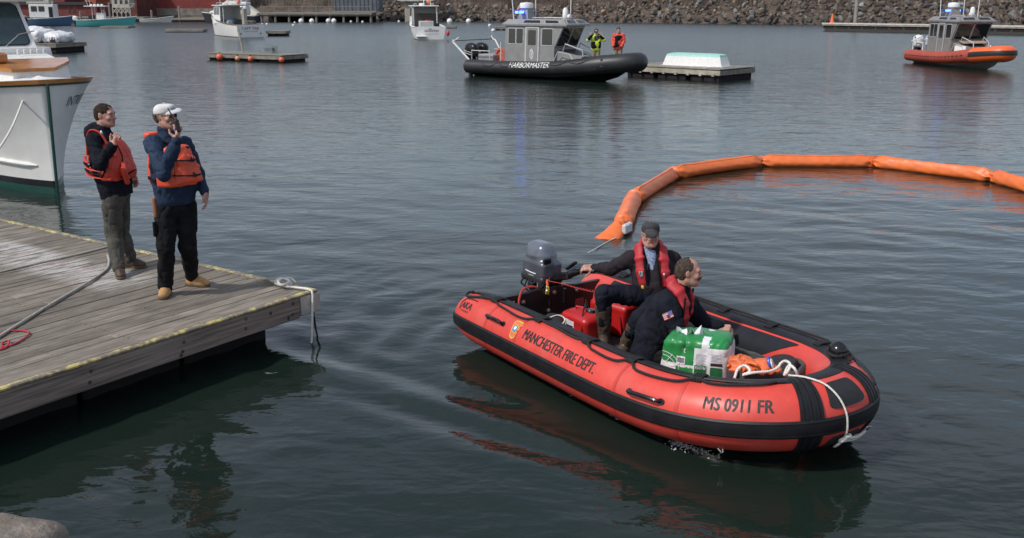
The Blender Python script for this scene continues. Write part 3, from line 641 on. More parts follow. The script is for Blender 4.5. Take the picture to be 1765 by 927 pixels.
for a_, c_, z_, yy in ((-60, 40, .85, 181), (40, 165, .8, 183), (165, 245, .75, 181.5), (292, 415, .6, 179)):
    bpart('deck', loc_(wl, X(a_, yy), yy), loc_(wl, X(c_, yy), yy), z_ - .3, z_, 7, M['grey_wood'], wl); bpart('bulkhead', loc_(wl, X(a_, yy + .4), yy + .4), loc_(wl, X(c_, yy + .4), yy + .4), -.5, z_ - .28, 6, M['wet_wood'], wl)
for px, z_, lab in ((3, 3.2, 'tall grey piling at the far left end of the old wharf'), (33, 2.9, 'grey piling just left of the blue hulled cruiser'), (52, 2.2, 'short grey piling behind the blue hulled cruiser\'s cabin'), (90, 4.2, 'tallest grey piling, right beside the cruiser\'s shroud'), (137, 1.7, 'short grey piling behind the teal boat'), (188, 3.2, 'tall grey piling at the left of the stilted shed'), (260, 1.9, 'short grey piling above the plain white skiff'), (308, 2.6, 'grey piling before the pale foundation of the red warehouse'), (370, 2.2, 'grey piling right behind the white lobster boat\'s wheelhouse')):
    o = thing('piling', lab, 'piling', (X(px, 179.5), 179.5, 0), group='pilings along the old wharf')
    MB().lathe([(.2, -.6), (.19, z_), (.1, z_ + .06)], 8).build('post', M['grey_wood'], o)
# timber pier on piles
pier = thing('timber_pier', 'dark timber pier on square piles with a post and rail fence', 'pier', (X(540, 176), 176, 0))
xa, xb = X(448, 176) - pier.location.x, X(640, 176) - pier.location.x
MB().box(((xa + xb) / 2, 3, 1.42), (xb - xa, 6, .30)).build('deck', M['grey_wood'], pier)
MB().box(((xa + xb) / 2, 5.6, .4), (xb - xa, .3, 2.0)).build('underdeck_shade', M['dark'], pier)  # near-black sheet standing in for the shade beneath the pier deck
MB().box(((xa + xb) / 2, -.05, 1.10), (xb - xa, .2, .22)).build('stringer', M['wet_wood'], pier)
for i in range(9):
    x_ = xa + .15 + (xb - xa - .3) * i / 8; MB().lathe([(.21, -.6), (.2, 1.3)], 8, Matrix.Translation((x_, .15, 0))).build('pile', M['grey_wood'], pier)
    MB().box((x_, .1, 2.15), (.11, .11, 1.3)).build('rail_post', M['grey_wood'], pier)
    if i < 8: MB().bar((x_, .1, 2.6), (x_ + (xb - xa - .3) / 8, .1, 2.6), .09, .09).build('rail', M['grey_wood'], pier)
mgs = mat('blue_grey_siding', (.10, .115, .135), .8, var=.18, scale=.8)
b5 = thing('grey_boathouse', 'blue grey board boathouse standing on the pier end', 'building', (X(610, 180), 180, 0))
xa, xb = X(574, 179.6) - b5.location.x, X(652, 179.6) - b5.location.x
MB().box(((xa + xb) / 2, 3, 3.6), (xb - xa, 6, 4.0)).build('wall', mgs, b5)
for i in range(11): MB().box((xa + (xb - xa) * (i + .5) / 11, -.03, 3.6), (.10, .06, 3.9)).build('batten', mat('dark_batten', (.05, .055, .065), .8), b5)
MB().box(((xa + xb) / 2, -.05, 1.72), (xb - xa + .3, .14, .24)).build('sill_beam', M['grey_wood'], b5)
b6 = thing('white_gatehouse', 'small white hut on a tall stained concrete pier among the rocks', 'building', (X(712, 178), 178, 0))
xa, xb = X(690, 177) - b6.location.x, X(702, 177) - b6.location.x
MB().box((.2, 3, 4.9), (6.4, 3.4, 2.6)).build('wall', M['white'], b6); MB().box((-.6, 2.6, 1.6), (2.0, 2.6, 4.2), bev=.1).build('pier_shaft', M['concrete'], b6); MB().box((-.7, 2.2, 3.55), (3.2, 3.0, .2)).build('pier_cap', M['concrete'], b6)
ramp = thing('gangway', 'dark timber gangway sloping down from the boathouse to the rocks', 'gangway', (X(655, 176), 176, 0))
mb = MB(); mb.bar((-1.6, -.2, .6), (1.6, .6, 4.2), .14, .14); mb.bar((.6, -.2, .4), (3.2, .6, 4.2), .14, .14)
for i in range(5): mb.bar((-1.2 + i * .6, -.1, 1.1 + i * .68), (.9 + i * .56, .1, 1.1 + i * .68), .1, .1)
mb.build('frame', M['wet_wood'], ramp)
# ================================================================== the red inflatable
M['red_tube'] = mat('red_hypalon', (.60, .057, .040), .42, var=.09, scale=3.5, dirt=(.60, .15, .12), dirt_amt=.45, bump=.06, bscale=14)
M['hyp_black'] = mat('black_hypalon', (.010, .010, .012), .5, spec=.3, var=.25, scale=9, bump=.06, bscale=60)
M['pad_black'] = mat('black_wear_pad', (.020, .020, .023), .62, spec=.35, var=.2, scale=12, bump=.15, bscale=120)
M['ink'] = mat('black_ink', (.018, .015, .018), .55, var=.1)
half = [(-.20, -.77, .29, .12), (-.12, -.77, .29, .19), (.02, -.77, .295, .235), (.25, -.77, .30, .255), (.9, -.77, .30, .26), (1.4, -.77, .30, .26), (2.0, -.77, .30, .26), (2.5, -.765, .31, .26), (2.9, -.72, .33, .26), (3.25, -.58, .36, .26), (3.53, -.33, .395, .26)]
PT = np.array(catmull(half + [(3.63, 0, .41, .26)] + [(a, -b_, c, d) for a, b_, c, d in half[::-1]], 10))
S_ = np.concatenate([[0], np.cumsum(np.linalg.norm(np.diff(PT[:, :3], axis=0), axis=1))]); SMAX = float(S_[-1])
def TP(s, phi, off=0.):
    c = [np.interp(s, S_, PT[:, k]) for k in range(4)]; e = .03
    t0 = np.array([np.interp(s + e, S_, PT[:, k]) - np.interp(s - e, S_, PT[:, k]) for k in range(2)]); t0 /= np.linalg.norm(t0)
    r = c[3] + off; ph = R(phi); return np.array([c[0] + t0[1] * r * cos(ph), c[1] - t0[0] * r * cos(ph), c[2] + r * sin(ph)])
boat = thing('inflatable_boat', 'bright red inflatable workboat with black rubbing strake and two men aboard', 'boat', (*BO, 0), math.atan2(BA[1], BA[0]))
rings = [[TP(s, -360 * k / 36) for k in range(36)] for s in np.linspace(0, SMAX, 190)]
def endcap(s, sg):
    out = []
    for q in (.96, .8, .5, .15):
        c = np.array([np.interp(s, S_, PT[:, k]) for k in range(3)]); out.append([c + (TP(s, -360 * k / 36) - c) * q + np.array([sg * .05 * math.sqrt(1 - q * q), 0, 0]) for k in range(36)])
    return out
rings = endcap(0, -1)[::-1] + rings + endcap(SMAX, -1)
MB().loft(rings).build('buoyancy_tube', M['red_tube'], boat, 60)
def band(name, s0, s1, p0, p1, off, m_, ns=None, np_=6, ribs=0, parent=None, build=True):
    ns = ns or max(3, int(abs(s1 - s0) / .05)); rr = []
    for s in np.linspace(s0, s1, ns):
        ph = np.linspace(p0, p1, np_ + 1); prof = [TP(s, p0, -.004)] + [TP(s, p_, off * (.75 if i in (0, np_) else 1) + (ribs if ribs and i % 2 else 0)) for i, p_ in enumerate(ph)] + [TP(s, p1, -.004)]; rr.append(prof)
    mb = MB().loft(rr); return mb.build(name, m_, parent or boat, 40) if build else mb
band('rub_strake', .0, SMAX, -15, 13, .016, M['hyp_black'], 200, 8, .004)
band('top_strip', .15, SMAX - .15, 82, 112, .008, M['hyp_black'], 190, 6)
C0 = 3.97; C1 = SMAX - C0
for c in (C0, C1):
    mb = MB()
    for i in range(6): mb2 = band('x', c - .062 + i * .021, c - .062 + i * .021 + .019, -75, 104, .012 + .004 * (i % 2), None, 3, 26, build=False); mb.add(mb2.v, mb2.f)
    mb.build('seam_band', M['hyp_black'], boat, 40)
def pad(s0, s1, p0, p1, top_in, rad=.22, off=.009):
    """rounded wear pad glued to the tube; top_in draws the upper edge in"""
    out = []
    for k in range(48):
        a = 2 * pi * k / 48; ca, sa = cos(a), sin(a); x = math.copysign(abs(ca) ** .35, ca); y = math.copysign(abs(sa) ** .35, sa); out.append((x, y))
    rr = []
    for q, of in ((1.0, -.002), (.985, off), (.7, off), (.35, off), (.02, off)):
        rr.append([TP((s0 + s1) / 2 + (s1 - s0) / 2 * x * q * (1 - top_in * (y * q + 1) / 2), (p0 + p1) / 2 + (p1 - p0) / 2 * y * q, of) for x, y in out])
    return MB().loft(rr).build('nose_pad', M['pad_black'], boat, 40)
pad(C0 + .105, C1 - .105, 24, 70, .22); pad(C0 + .13, C1 - .13, -68, -24, -.1); pad(C1 + .10, C1 + .62, 22, 70, .2); pad(C1 + .12, C1 + .60, -66, -24, 0)
# grab handles
for s0, s1, ph in ((.74, 1.0, 38), (2.80, 3.08, 24), (C1 + .9, C1 + 1.18, 24)):
    mb = MB(); mb.tube([TP(s0, ph, .005), TP(s0 + .012, ph, .04), TP(s0 + .03, ph, .048), TP(s1 - .03, ph, .048), TP(s1 - .012, ph, .04), TP(s1, ph, .005)], [.013, .014, .017, .017, .014, .013], 8)
    for s in (s0, s1): mb.loft([[TP(s + .026 * cos(a), ph + 5.5 * sin(a), o_) for a in [2 * pi * k / 10 for k in range(10)]] for o_ in (.0, .009, .010)])
    mb.build('grab_handle', M['gloss_black'], boat)
# life lines laced along the top strip and hanging in bights outside it
att = [.30, .62, 1.35, 2.05, 2.62, 3.25, 3.80]
def lifeline(a_, flip=False):
    P = []
    for i in range(len(a_) - 1):
        d = [.0, 16, 5, 19, 22, 9][i % 6]
        for q in np.linspace(0, 1, 7)[:-1]:
            s = a_[i] + (a_[i + 1] - a_[i]) * q; ph = 80 - d * (4 * q * (1 - q)) ** .6 + (2.5 * sin(9 * s)); P.append(TP(SMAX - s if flip else s, ph, .022))
    P.append(TP(SMAX - a_[-1] if flip else a_[-1], 82, .022)); return P
rope('lifeline', lifeline(att), .0105, M['rope_black'], boat, n=4); rope('lifeline', lifeline(att, True), .0105, M['rope_black'], boat, n=4)
for fl in (False, True):
    MB().tube([TP(SMAX - s if fl else s, 84, .010) for s in np.linspace(.2, C0 - .1, 60)], .010, 6).build('piping', M['hyp_black'], boat)
    for s in att[1:-1]:
        mb = MB()
        for q in range(4): mb.tube([TP((SMAX - s if fl else s) + (q - 1.5) * .020, p_, o_) for p_, o_ in ((72, .010), (82, .026), (94, .022), (104, .010))], .010, 6)
        mb.build('lashing', M['rope_black'], boat)
    rope('toggle_cord', [TP(SMAX - .18 if fl else .18, 86, .02), TP(SMAX - .17 if fl else .17, 72, .03), TP(SMAX - .24 if fl else .24, 60, .028), TP(SMAX - .45 if fl else .45, 70, .025), TP(SMAX - .62 if fl else .62, 80, .022)], .012, M['rope_black'], boat, n=6)
# inflation cap and lashings at the bow
bw = TP(C1 + .34, 95, .02); mb = MB(); Q = Matrix.Translation(bw); mb.lathe([(.06, -.02), (.075, .03), (.075, .05), (.062, .075), (.03, .10), (.004, .108)], 14, Q); mb.build('bow_fitting', M['gloss_black'], boat)
mb = MB(); g = random.Random(2)
for i in range(8):
    a = g.uniform(0, 6.28); mb.tube(catmull([bw + np.array([cos(a + k) * (.06 + .025 * g.random()), sin(a + k) * .075, .0 + .022 * g.random()]) for k in range(5)], 4), .014, 6)
mb.build('bow_lashing', M['rope_black'], boat)
# lettering
def on_tube(s0, p0, off=.0045, slope=0.): return lambda u, v: TP(s0 + u, p0 + slope * u + math.degrees(v / .26), off)
def fit(body, size, width):
    bm = text_bm(body, size, cuts=0); w = max(v.co.x for v in bm.verts) - min(v.co.x for v in bm.verts); bm.free(); return width / w
lettering('MANCHESTER FIRE DEPT.', .135, on_tube(1.33, 29, slope=-3), M['ink'], boat, sx=fit('MANCHESTER FIRE DEPT.', .135, 1.02), cuts=2, bold=.004)
lettering('MS 0911 FR', .135, on_tube(3.36, 27), M['ink'], boat, sx=fit('MS 0911 FR', .135, .41), cuts=2, bold=.004)
lettering('AKA', .105, on_tube(.22, 33), M['ink'], boat, sx=fit('AKA', .105, .20), cuts=2, bold=.005); lettering('MARINE', .03, on_tube(.26, 25), M['ink'], boat, sx=1.3)
mb = MB()
for a_, b_ in (((.20, 32), (.19, 46)), ((.19, 46), (.225, 59)), ((.225, 59), (.44, 59)), ((.20, 32), (.23, 29))): mb.tube([TP(a_[0] + (b_[0] - a_[0]) * q, a_[1] + (b_[1] - a_[1]) * q, .003) for q in np.linspace(0, 1, 7)], .005, 5)
mb.build('emblem_frame', M['ink'], boat)
# fire department patch
shield = [(-.62, 1.0), (-.3, 1.06), (0, 1.08), (.3, 1.06), (.62, 1.0), (.72, .75), (.6, .2), (.5, -.35), (.42, -.8), (.2, -.95), (0, -1.0), (-.2, -.95), (-.42, -.8), (-.5, -.35), (-.6, .2), (-.72, .75)]
def shield_mesh(name, sc_, off, m_, c=(1.19, 38), poly=shield):
    rr = [[TP(c[0] + x * sc_ * q, c[1] + math.degrees(y * sc_ / .26), off) if q == 1 else TP(c[0] + x * sc_ * q, c[1] + math.degrees(y * sc_ * q / .26), off) for x, y in poly] for q in (1, .6, .03)]
    return MB().loft(rr).build(name, m_, boat, 60)
mgold = mat('gold_thread', (.62, .42, .08), .6, var=.2); morg = mat('patch_orange', (.62, .15, .04), .6, var=.15)
shield_mesh('fire_badge', .088, .003, mgold); shield_mesh('badge_field', .075, .0045, morg)
circ = [(cos(2 * pi * k / 20), sin(2 * pi * k / 20)) for k in range(20)]
shield_mesh('badge_ring', .040, .006, mgold, (1.19, 40), circ); shield_mesh('badge_seal', .034, .0075, mat('seal_blue', (.08, .2, .42), .5), (1.19, 40), circ)
shield_mesh('badge_sail', .017, .009, M['white'], (1.192, 41), circ)
lettering('MANCHESTER', .024, on_tube(1.137, 53.5, .006), mgold, boat, sx=fit('MANCHESTER', .024, .105)); lettering('MA', .03, on_tube(1.172, 22.5, .006), mgold, boat)
mseam = mat('red_seam_tape', (.50, .042, .03), .5, var=.05)
for s0 in (.72, 1.22, 2.62, 3.18): band('seam_tape', s0, s0 + .028, -90, 80, .0028, mseam, 2, 20)
fo = MB(); g = random.Random(12)
for i in range(130):
    s0 = 3.02 + abs(g.gauss(0, .16)); w_ = TP(s0, -80, .0); o_ = TP(s0, 0, .0); d_ = abs(g.gauss(0, .045)); c_ = w_ + (o_ - w_) / np.linalg.norm((o_ - w_)[:2]) * (-.11 + 1.3 * d_); fo.ell((c_[0] + g.uniform(-.05, .05), c_[1], .004), (g.uniform(.003, .011), g.uniform(.003, .008), .003), 6, 4)
f_ = fo.build('foam', mat('water_foam', (.6, .62, .62), .4), None); f_.location = boat.location; f_.rotation_euler = boat.rotation_euler; tag(f_, 'little patch of white bubbles along the red boat\'s waterline', 'foam', None, 'stuff')
# scuffs are in the material; inside: floor, transom, inner patches
mfl2 = mat('black_deck', (.02, .02, .021), .75, var=.35, scale=10, bump=.3)
fl = [(-.0, -.52), (2.6, -.52), (2.95, -.45), (3.2, -.3), (3.35, 0), (3.2, .3), (2.95, .45), (2.6, .52), (0, .52)]
MB().prism(fl, .06, .12).build('floor', mfl2, boat); MB().prism([(x * .97, y * .9) for x, y in fl], -.12, .055).build('keel', M['hyp_black'], boat)
mtr = mat('transom_board', (.012, .012, .013), .45, var=.3, scale=5)
tr = MB(); tr.prism([(-.62, .05), (.62, .05), (.62, .50), (.30, .50), (.20, .515), (-.20, .515), (-.30, .50), (-.62, .50)], 0, .05, Matrix.Translation((.16, 0, 0)) @ Matrix(((0, 0, 1), (1, 0, 0), (0, 1, 0))).to_4x4())
tro = tr.build('transom', mtr, boat)
for y, z in ((-.36, .42), (.02, .46), (.30, .44), (-.30, .2), (.1, .2), (.35, .2), (-.05, .28)):
    MB().lathe([(.022, 0), (.022, .008), (.012, .01), (.012, .022), (.002, .024)], 8, Matrix.Translation((.212, y, z)) @ Matrix.Rotation(R(90), 4, 'Y')).build('bolt', M['steel'], tro)
mtag = mat('label_print', (.6, .6, .6), .5)
MB().box((.213, -.50, .42), (.004, .07, .05)).build('rating_plate', mtag, tro)
MB().box((.213, .34, .30), (.004, .11, .09)).build('caution_plate', mat('caution_red', (.35, .05, .05), .5), tro)
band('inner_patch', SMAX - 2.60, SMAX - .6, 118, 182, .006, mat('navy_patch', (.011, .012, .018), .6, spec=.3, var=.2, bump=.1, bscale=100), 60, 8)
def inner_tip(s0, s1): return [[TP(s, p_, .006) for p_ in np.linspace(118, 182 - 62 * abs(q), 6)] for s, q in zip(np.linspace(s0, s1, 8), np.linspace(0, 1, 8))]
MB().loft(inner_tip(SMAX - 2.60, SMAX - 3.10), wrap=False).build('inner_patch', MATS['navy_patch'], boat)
# the painter: white line from the bow ring
p0 = TP(C0 - .02, 108, .02)
sp = [p0 + np.array([-.10, .10, -.05]), p0, TP(C0 + .05, 88, .02), TP(C0 + .13, 65, .02), TP(C0 + .17, 40, .018), TP(C0 + .19, 15, .022), TP(C0 + .2, -10, .024), TP(C0 + .21, -28, .02)]
pt = thing('bow_painter', 'white line hanging over the red bow and knotted to its towing ring', 'rope', (*BO, 0), boat.rotation_euler.z)
rope('line', sp, .0072, M['rope_white'], pt)
kq = [TP(C0 + .21 + .03 * sin(2.4 * i), -28 + 6 * cos(2.1 * i), .025 + .012 * (i % 2)) for i in range(9)]; rope('knot', kq, .011, M['rope_white'], pt)
rope('line', [TP(C0 + .20, -26, .025), TP(C0 + .29, -34, .03), TP(C0 + .38, -38, .03), TP(C0 + .44, -37, .03), TP(C0 + .38, -43, .035), TP(C0 + .28, -40, .03), TP(C0 + .21, -31, .03), TP(C0 + .18, -38, .035), TP(C0 + .185, -48, .03)], .0095, M['rope_white'], pt)
MB().tube([TP(C0 + .45, -35, .01), TP(C0 + .49, -30, .035), TP(C0 + .48, -48, .04), TP(C0 + .42, -52, .03), TP(C0 + .43, -38, .012)], .005, 6).build('tow_ring', M['steel'], boat)
rope('drain_cord', [TP(3.46, -52, .005), TP(3.475, -58, .02), TP(3.47, -66, .025), TP(3.49, -58, .02), TP(3.49, -52, .005)], .005, M['rope_white'], boat)

# ------------------------------------------------------------------ outboard motor (boat frame: x forward, z up)
ob = thing('outboard_motor', 'grey outboard motor with tiller clamped on the red boat\'s black transom', 'motor', (*boat_xy(.03, .02), .0), math.atan2(BA[1], BA[0]))
F = Field((-.36, -.24, .50), (.28, .24, 1.05), .008)
F.ecap((-.05, 0, .58), (-.045, 0, .78), .212, .148, .180, .124, (1, 0, 0), k=.02); F.rbox((-.055, 0, .84), (.150, .105, .10), .07, k=.06); F.rbox((-.035, 0, .68), (.188, .132, .09), .045, k=.04); F.plane((0, 0, .60), (0, 0, -1), .01)
F.ecap((-.16, -.185, .9), (.06, -.18, .86), .03, .03, .02, .02, (0, 0, 1), sub=True, k=.03)
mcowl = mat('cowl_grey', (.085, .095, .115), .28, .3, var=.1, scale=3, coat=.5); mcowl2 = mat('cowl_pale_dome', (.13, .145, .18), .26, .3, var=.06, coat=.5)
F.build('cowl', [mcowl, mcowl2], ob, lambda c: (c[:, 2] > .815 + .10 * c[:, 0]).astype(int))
MB().tube([(-.25 + .30 * q, -.140 + .06 * (1 - q) ** 3 - .012 * sin(pi * q), .655 - .012 * q) for q in np.linspace(0, 1, 9)], .005, 5).build('stripe', M['white'], ob)
F = Field((-.32, -.22, .45), (.26, .22, .68), .010); F.rbox((-.04, 0, .575), (.200, .142, .050), .04); F.build('lower_tray', mat('tray_black', (.02, .02, .022), .4), ob)
MB().lathe([(.160, 0), (.166, .004), (.166, .016), (.160, .02)], 28, Matrix.Translation((-.04, 0, .606)) @ Matrix.Diagonal((1.23, .9, 1, 1))).build('seam_trim', mat('silver_stripe', (.4, .41, .43), .35, .4), ob)
mb = MB(); mb.box((.150, -.070, .785), (.03, .085, .055), .0, bev=.008); mb.build('cowl_latch', M['gloss_black'], ob)
mb = MB(); mb.box((.02, 0, .43), (.14, .13, .26), bev=.02); mb.box((.11, .09, .47), (.10, .03, .24), bev=.01); mb.box((.11, -.09, .47), (.10, .03, .24), bev=.01); mb.box((.235, .09, .42), (.03, .03, .16), bev=.006); mb.box((.235, -.09, .42), (.03, .03, .16), bev=.006)
mb.tube([(.14, -.12, .5), (.14, .12, .5)], .02, 8); mb.build('clamp_bracket', M['gloss_black'], ob)
mb = MB(); mb.tube([(-.06, 0, .52), (-.08, 0, .1), (-.09, 0, -.35)], [.075, .06, .045], 10); mb.ell((-.10, 0, -.42), (.17, .045, .045)); mb.build('leg', M['gloss_black'], ob)
mb = MB(); g = random.Random(9)
for i in range(9):
    a = [(-.16 + .05 * i, -.13 - .02 * g.random(), .56), (-.16 + .05 * i + g.uniform(-.06, .06), -.16, .5 - .04 * g.random()), (-.05 + .03 * i, -.10, .40 + .05 * g.random())]; mb.tube(catmull(a, 5), .009, 5)
mb.box((.10, -.12, .53), (.08, .05, .08), bev=.01); mb.box((-.02, -.14, .51), (.09, .04, .07), bev=.01); mb.build('hoses', M['gloss_black'], ob)
tl_ = MB(); tl_.bar((.12, .03, .60), (.36, .06, .67), .085, .08, bev=.015); tl_.tube([(.34, .06, .67), (.43, .08, .715), (.48, .09, .73)], [.040, .038, .032], 10); tlo = tl_.build('tiller', M['gloss_black'], ob)
MB().tube([(.47, .09, .728), (.51, .10, .738), (.655, .128, .768), (.67, .131, .77)], [.021, .025, .025, .018], 10).build('throttle_grip', M['black'], tlo)
MB().bar((.30, .07, .72), (.44, .07, .82), .045, .03, bev=.008).build('shift_lever', M['gloss_black'], tlo)
mb = MB(); mb.tube(catmull([(.18, -.06, .62), (.22, -.09, .60), (.30, -.02, .585), (.45, .1, .55), (.62, .22, .53), (.85, .42, .56)] , 8), .004, 5)
pts = []
for i in range(90): q = i / 89; pts.append((.30 + .6 * q, .0 + .42 * q + .012 * cos(i * 1.6), .585 - .05 * sin(pi * q) + .012 * sin(i * 1.6)))
mb.tube(pts, .0035, 4); mb.build('kill_cord', mat('red_cord_coil', (.45, .03, .03), .5), ob)
F = Field((.15, -.16, .40), (.26, -.04, .62), .005); F.cap((.205, -.10, .47), (.205, -.10, .53), .022, .017); F.build('kill_float', mat('yellow_float', (.75, .5, .02), .45), ob)
MB().tube([(.205, -.10, .55), (.195, -.10, .585), (.19, -.095, .61)], [.012, .014, .008], 7).build('tag_strap', mat('orange_strap', (.7, .14, .05), .6), ob)
rope('safety_strap', [(.22, -.46, .40), (.20, -.44, .47), (.14, -.36, .53), (.12, -.25, .54), (.1, -.12, .50)], .012, mat('red_strap', (.42, .04, .03), .7), ob, twist=False)

# ------------------------------------------------------------------ gear in the boat
mtank = mat('red_tank_plastic', (.42, .012, .012), .38, var=.06, scale=3)
def tank(px, py, z, rz, label, hs=(.20, .15, .13)):
    p = W(px, py, z); t_ = thing('fuel_tank', label, 'fuel tank', (p[0], p[1], .122), rz, 'red fuel tanks on the boat floor')
    F = Field((-.3, -.25, -.02), (.3, .25, .42), .011); F.rbox((0, 0, hs[2]), hs, .055); F.ell((0, 0, hs[2] * 1.9), (hs[0] * .85, hs[1] * .85, .05), k=.05); F.plane((0, 0, .0), (0, 0, -1)); F.build('body', mtank, t_)
    zz = hs[2] * 2
    MB().lathe([(.05, -.01), (.052, .03), (.045, .04), (.002, .042)], 14, Matrix.Translation((.07, .03, zz + .01))).build('cap', M['gloss_black'], t_)
    mb = MB(); mb.tube([(-.10, -.02, zz), (-.09, -.02, zz + .05), (.0, .0, zz + .055), (.01, .0, zz)], .012, 7); mb.build('handle', mtank, t_)
    mb = MB(); mb.lathe([(.02, 0), (.02, .05), (.012, .06), (.012, .08)], 8, Matrix.Translation((-.05, .07, zz))); mb.tube(catmull([(-.05, .07, zz + .07), (.0, .02, zz + .12), (.1, -.1, zz + .02), (.17, -.17, zz - .12), (.2, -.18, .02)], 6), .007, 6); mb.build('fuel_hose', M['gloss_black'], t_)
    return t_
t1 = tank(1006, 562, .25, -.95, 'red plastic fuel tank with a white label nearest the black transom')
mb = MB(); mb.box((-.03, -.1525, .17), (.13, .006, .09)); mb.build('label_sticker', mtag, t1); MB().box((-.03, -.1535, .145), (.11, .006, .035)).build('label_print', mat('navy_ink', (.02, .02, .07), .5), t1)
tank(1064, 540, .30, -.75, 'larger red fuel tank standing behind the helmsman\'s boots', (.24, .17, .16))
p = W(945, 552, .30); F = Field((-.3, -.25, -.03), (.3, .25, .3), .013); F.ell((0, 0, .09), (.2, .15, .12)); F.ell((.1, .05, .13), (.1, .1, .09), k=.05); F.rough(.03, 9, 3); F.plane((0, 0, 0), (0, 0, -1))
sb = F.build('stuff_sack', mat('dark_nylon', (.022, .02, .022), .6, var=.3, bump=.2), None, loc=(p[0], p[1], .122)); tag(sb, 'crumpled dark nylon sack on the boat floor by the transom', 'bag')
rope('draw_cord', [(-.12, -.1, .15), (0, -.05, .215), (.1, .0, .23), (.16, -.05, .2), (.1, -.12, .14)], .006, M['rope_white'], sb)

# green bag of granular absorbent, top torn open
bp_ = W(1196, 640, .40); bag = thing('absorbent_bag', 'big green and white plastic sack with torn top standing in the red boat', 'sack', (bp_[0] + .03, bp_[1] + .0, .122), R(-22)); bag.scale = (1, 1, .88)
F = Field((-.38, -.30, -.02), (.40, .30, .86), .009)
F.rbox((0, 0, .33), (.265, .185, .34), .075, k=.03); F.ell((.0, -.02, .36), (.285, .20, .30), k=.05); F.ecap((-.17, .0, .645), (.21, .0, .665), .15, .04, .14, .04, (0, 1, 0), k=.05)
F.rough(.009, 4.5, 2, stretch=(1, 1, .6)); F.rough(.006, 13, 8, sharp=True, stretch=(1.2, 1, .5)); F.plane((0, 0, .005), (0, 0, -1))
def bag_pick(c):
    x, z, y = c[:, 0], c[:, 2], c[:, 1]; w = vnoise(c * 7, 3) * .006
    white = (z < .455 + w) | ((x > .0 + w) & (z < .615 + .05 * x)) | ((np.abs(x - .085) < .03) & (z < .70)); return (white & ~((x < .0) & (x > -.14) & (z < .43) & (z > .30) & (y < 0))).astype(int)
mgr = mat('green_plastic', (.014, .205, .050), .34, var=.1, scale=4, bump=.2, bscale=14, dirt=(.02, .12, .05), dirt_amt=.3); mwp = mat('white_plastic', (.64, .65, .66), .38, var=.05, scale=4, bump=.2, bscale=14)
bo = F.build('sack', [mgr, mwp], bag, bag_pick)
def bag_front(x, z, lift=.006):
    """the bag's front: march in from outside to its surface"""
    best = -.26
    n = F.n; i = int(np.clip(round((x - F.lo[0]) / F.h), 0, n[0] - 1)); k = int(np.clip(round((z - F.lo[2]) / F.h), 0, n[2] - 1)); col = F.A[i, :, k]; j = int(np.argmax(col < 0))
    if j > 0: best = F.lo[1] + F.h * (j - 1 + col[j - 1] / (col[j - 1] - col[j]))
    return (x, best - lift, z)
def flat_patch(name, x0, x1, z0, z1, m_, lift=.006, n=8):
    return MB().loft([[bag_front(x0 + (x1 - x0) * i / n, z0 + (z1 - z0) * k / n, lift) for i in range(n + 1)] for k in range(n + 1)], wrap=False).build(name, m_, bag, 180)
mpg = mat('print_green', (.012, .12, .04), .4); mpk = mat('print_black', (.02, .02, .02), .4); mpl = mat('print_grey', (.5, .5, .5), .5)
flat_patch('printed_panel', .012, .105, .375, .465, mpg); flat_patch('printed_panel', .012, .095, .36, .372, mpk); flat_patch('printed_panel', .135, .225, .375, .455, mpg); flat_patch('printed_panel', .135, .225, .47, .495, mpk)
bc = flat_patch('bar_code', -.135, -.065, .455, .525, mwp)
mb = MB()
for i in range(9):
    x = -.128 + i * .0066; mb.loft([[bag_front(x + q, z, .009) for q in (0, .0028)] for z in (.468, .49, .515)], wrap=False)
mb.build('bar_code_print', mpk, bag, 180)
def up_side(x0, z0): return lambda u, v: bag_front(x0 - u, z0 - v, .011)
lettering('PROMIX', .04, up_side(.102, .46), mwp, bag, sx=.58); lettering('3.', .05, up_side(-.06, .60), mwp, bag)
lettering('SS', .105, lambda u, v: bag_front(-.135 - v + .0, .335 + u, .010), mwp, bag, sx=.7)
mb = MB()
for k_ in range(12): mb.loft([[bag_front(x, .565 - k_ * .0085 - q, .008) for x in np.linspace(.018, (.09, .10, .075)[k_ % 3], 5)] for q in (0, .0035)], wrap=False)
for k_ in range(6): mb.loft([[bag_front(x, .575 - k_ * .0125 - q, .008) for x in np.linspace(.135, (.215, .19, .225)[k_ % 3], 5)] for q in (0, .004)], wrap=False)
mb.build('small_print', mat('print_text_grey', (.22, .22, .24), .5), bag, 180)
mb = MB()
for a0, r_ in ((.6, .10), (.6, .13)):
    mb.tube([bag_front(-.24 + r_ * cos(a), .40 + r_ * 1.1 * sin(a), .006) for a in np.linspace(0, 1.7, 14)], .0025, 4)
mb.tube([bag_front(-.21 + .11 * q, .43 - .06 * q + .1 * q * q, .006) for q in np.linspace(0, 1, 9)], .0025, 4); mb.tube([bag_front(-.22 + .05 * q, .45 + .08 * q, .006) for q in np.linspace(0, 1, 9)], .0025, 4)
mb.build('leaf_outline', mwp, bag)
g = random.Random(8); mb = MB()
P = []
for i in range(13):
    a = -.17 + i * .021; P.append(((a, -.05 + .03 * sin(i * 1.3), .665 + .015 * sin(i)), (a + g.uniform(-.012, .012), -.06 + .04 * sin(i * .9), .712 + g.uniform(-.02, .04) + .03 * (i in (3, 6, 8, 9)))))
mb.loft([[p[0] for p in P], [((p[0][0] + p[1][0]) / 2, p[0][1] - .015, (p[0][2] + p[1][2]) / 2) for p in P], [p[1] for p in P], [(p[1][0], p[1][1] + .004, p[1][2] - .002) for p in P], [(p[0][0], p[0][1] + .02, p[0][2]) for p in P]], wrap=False)
mb.build('torn_flap', mwp, bag)

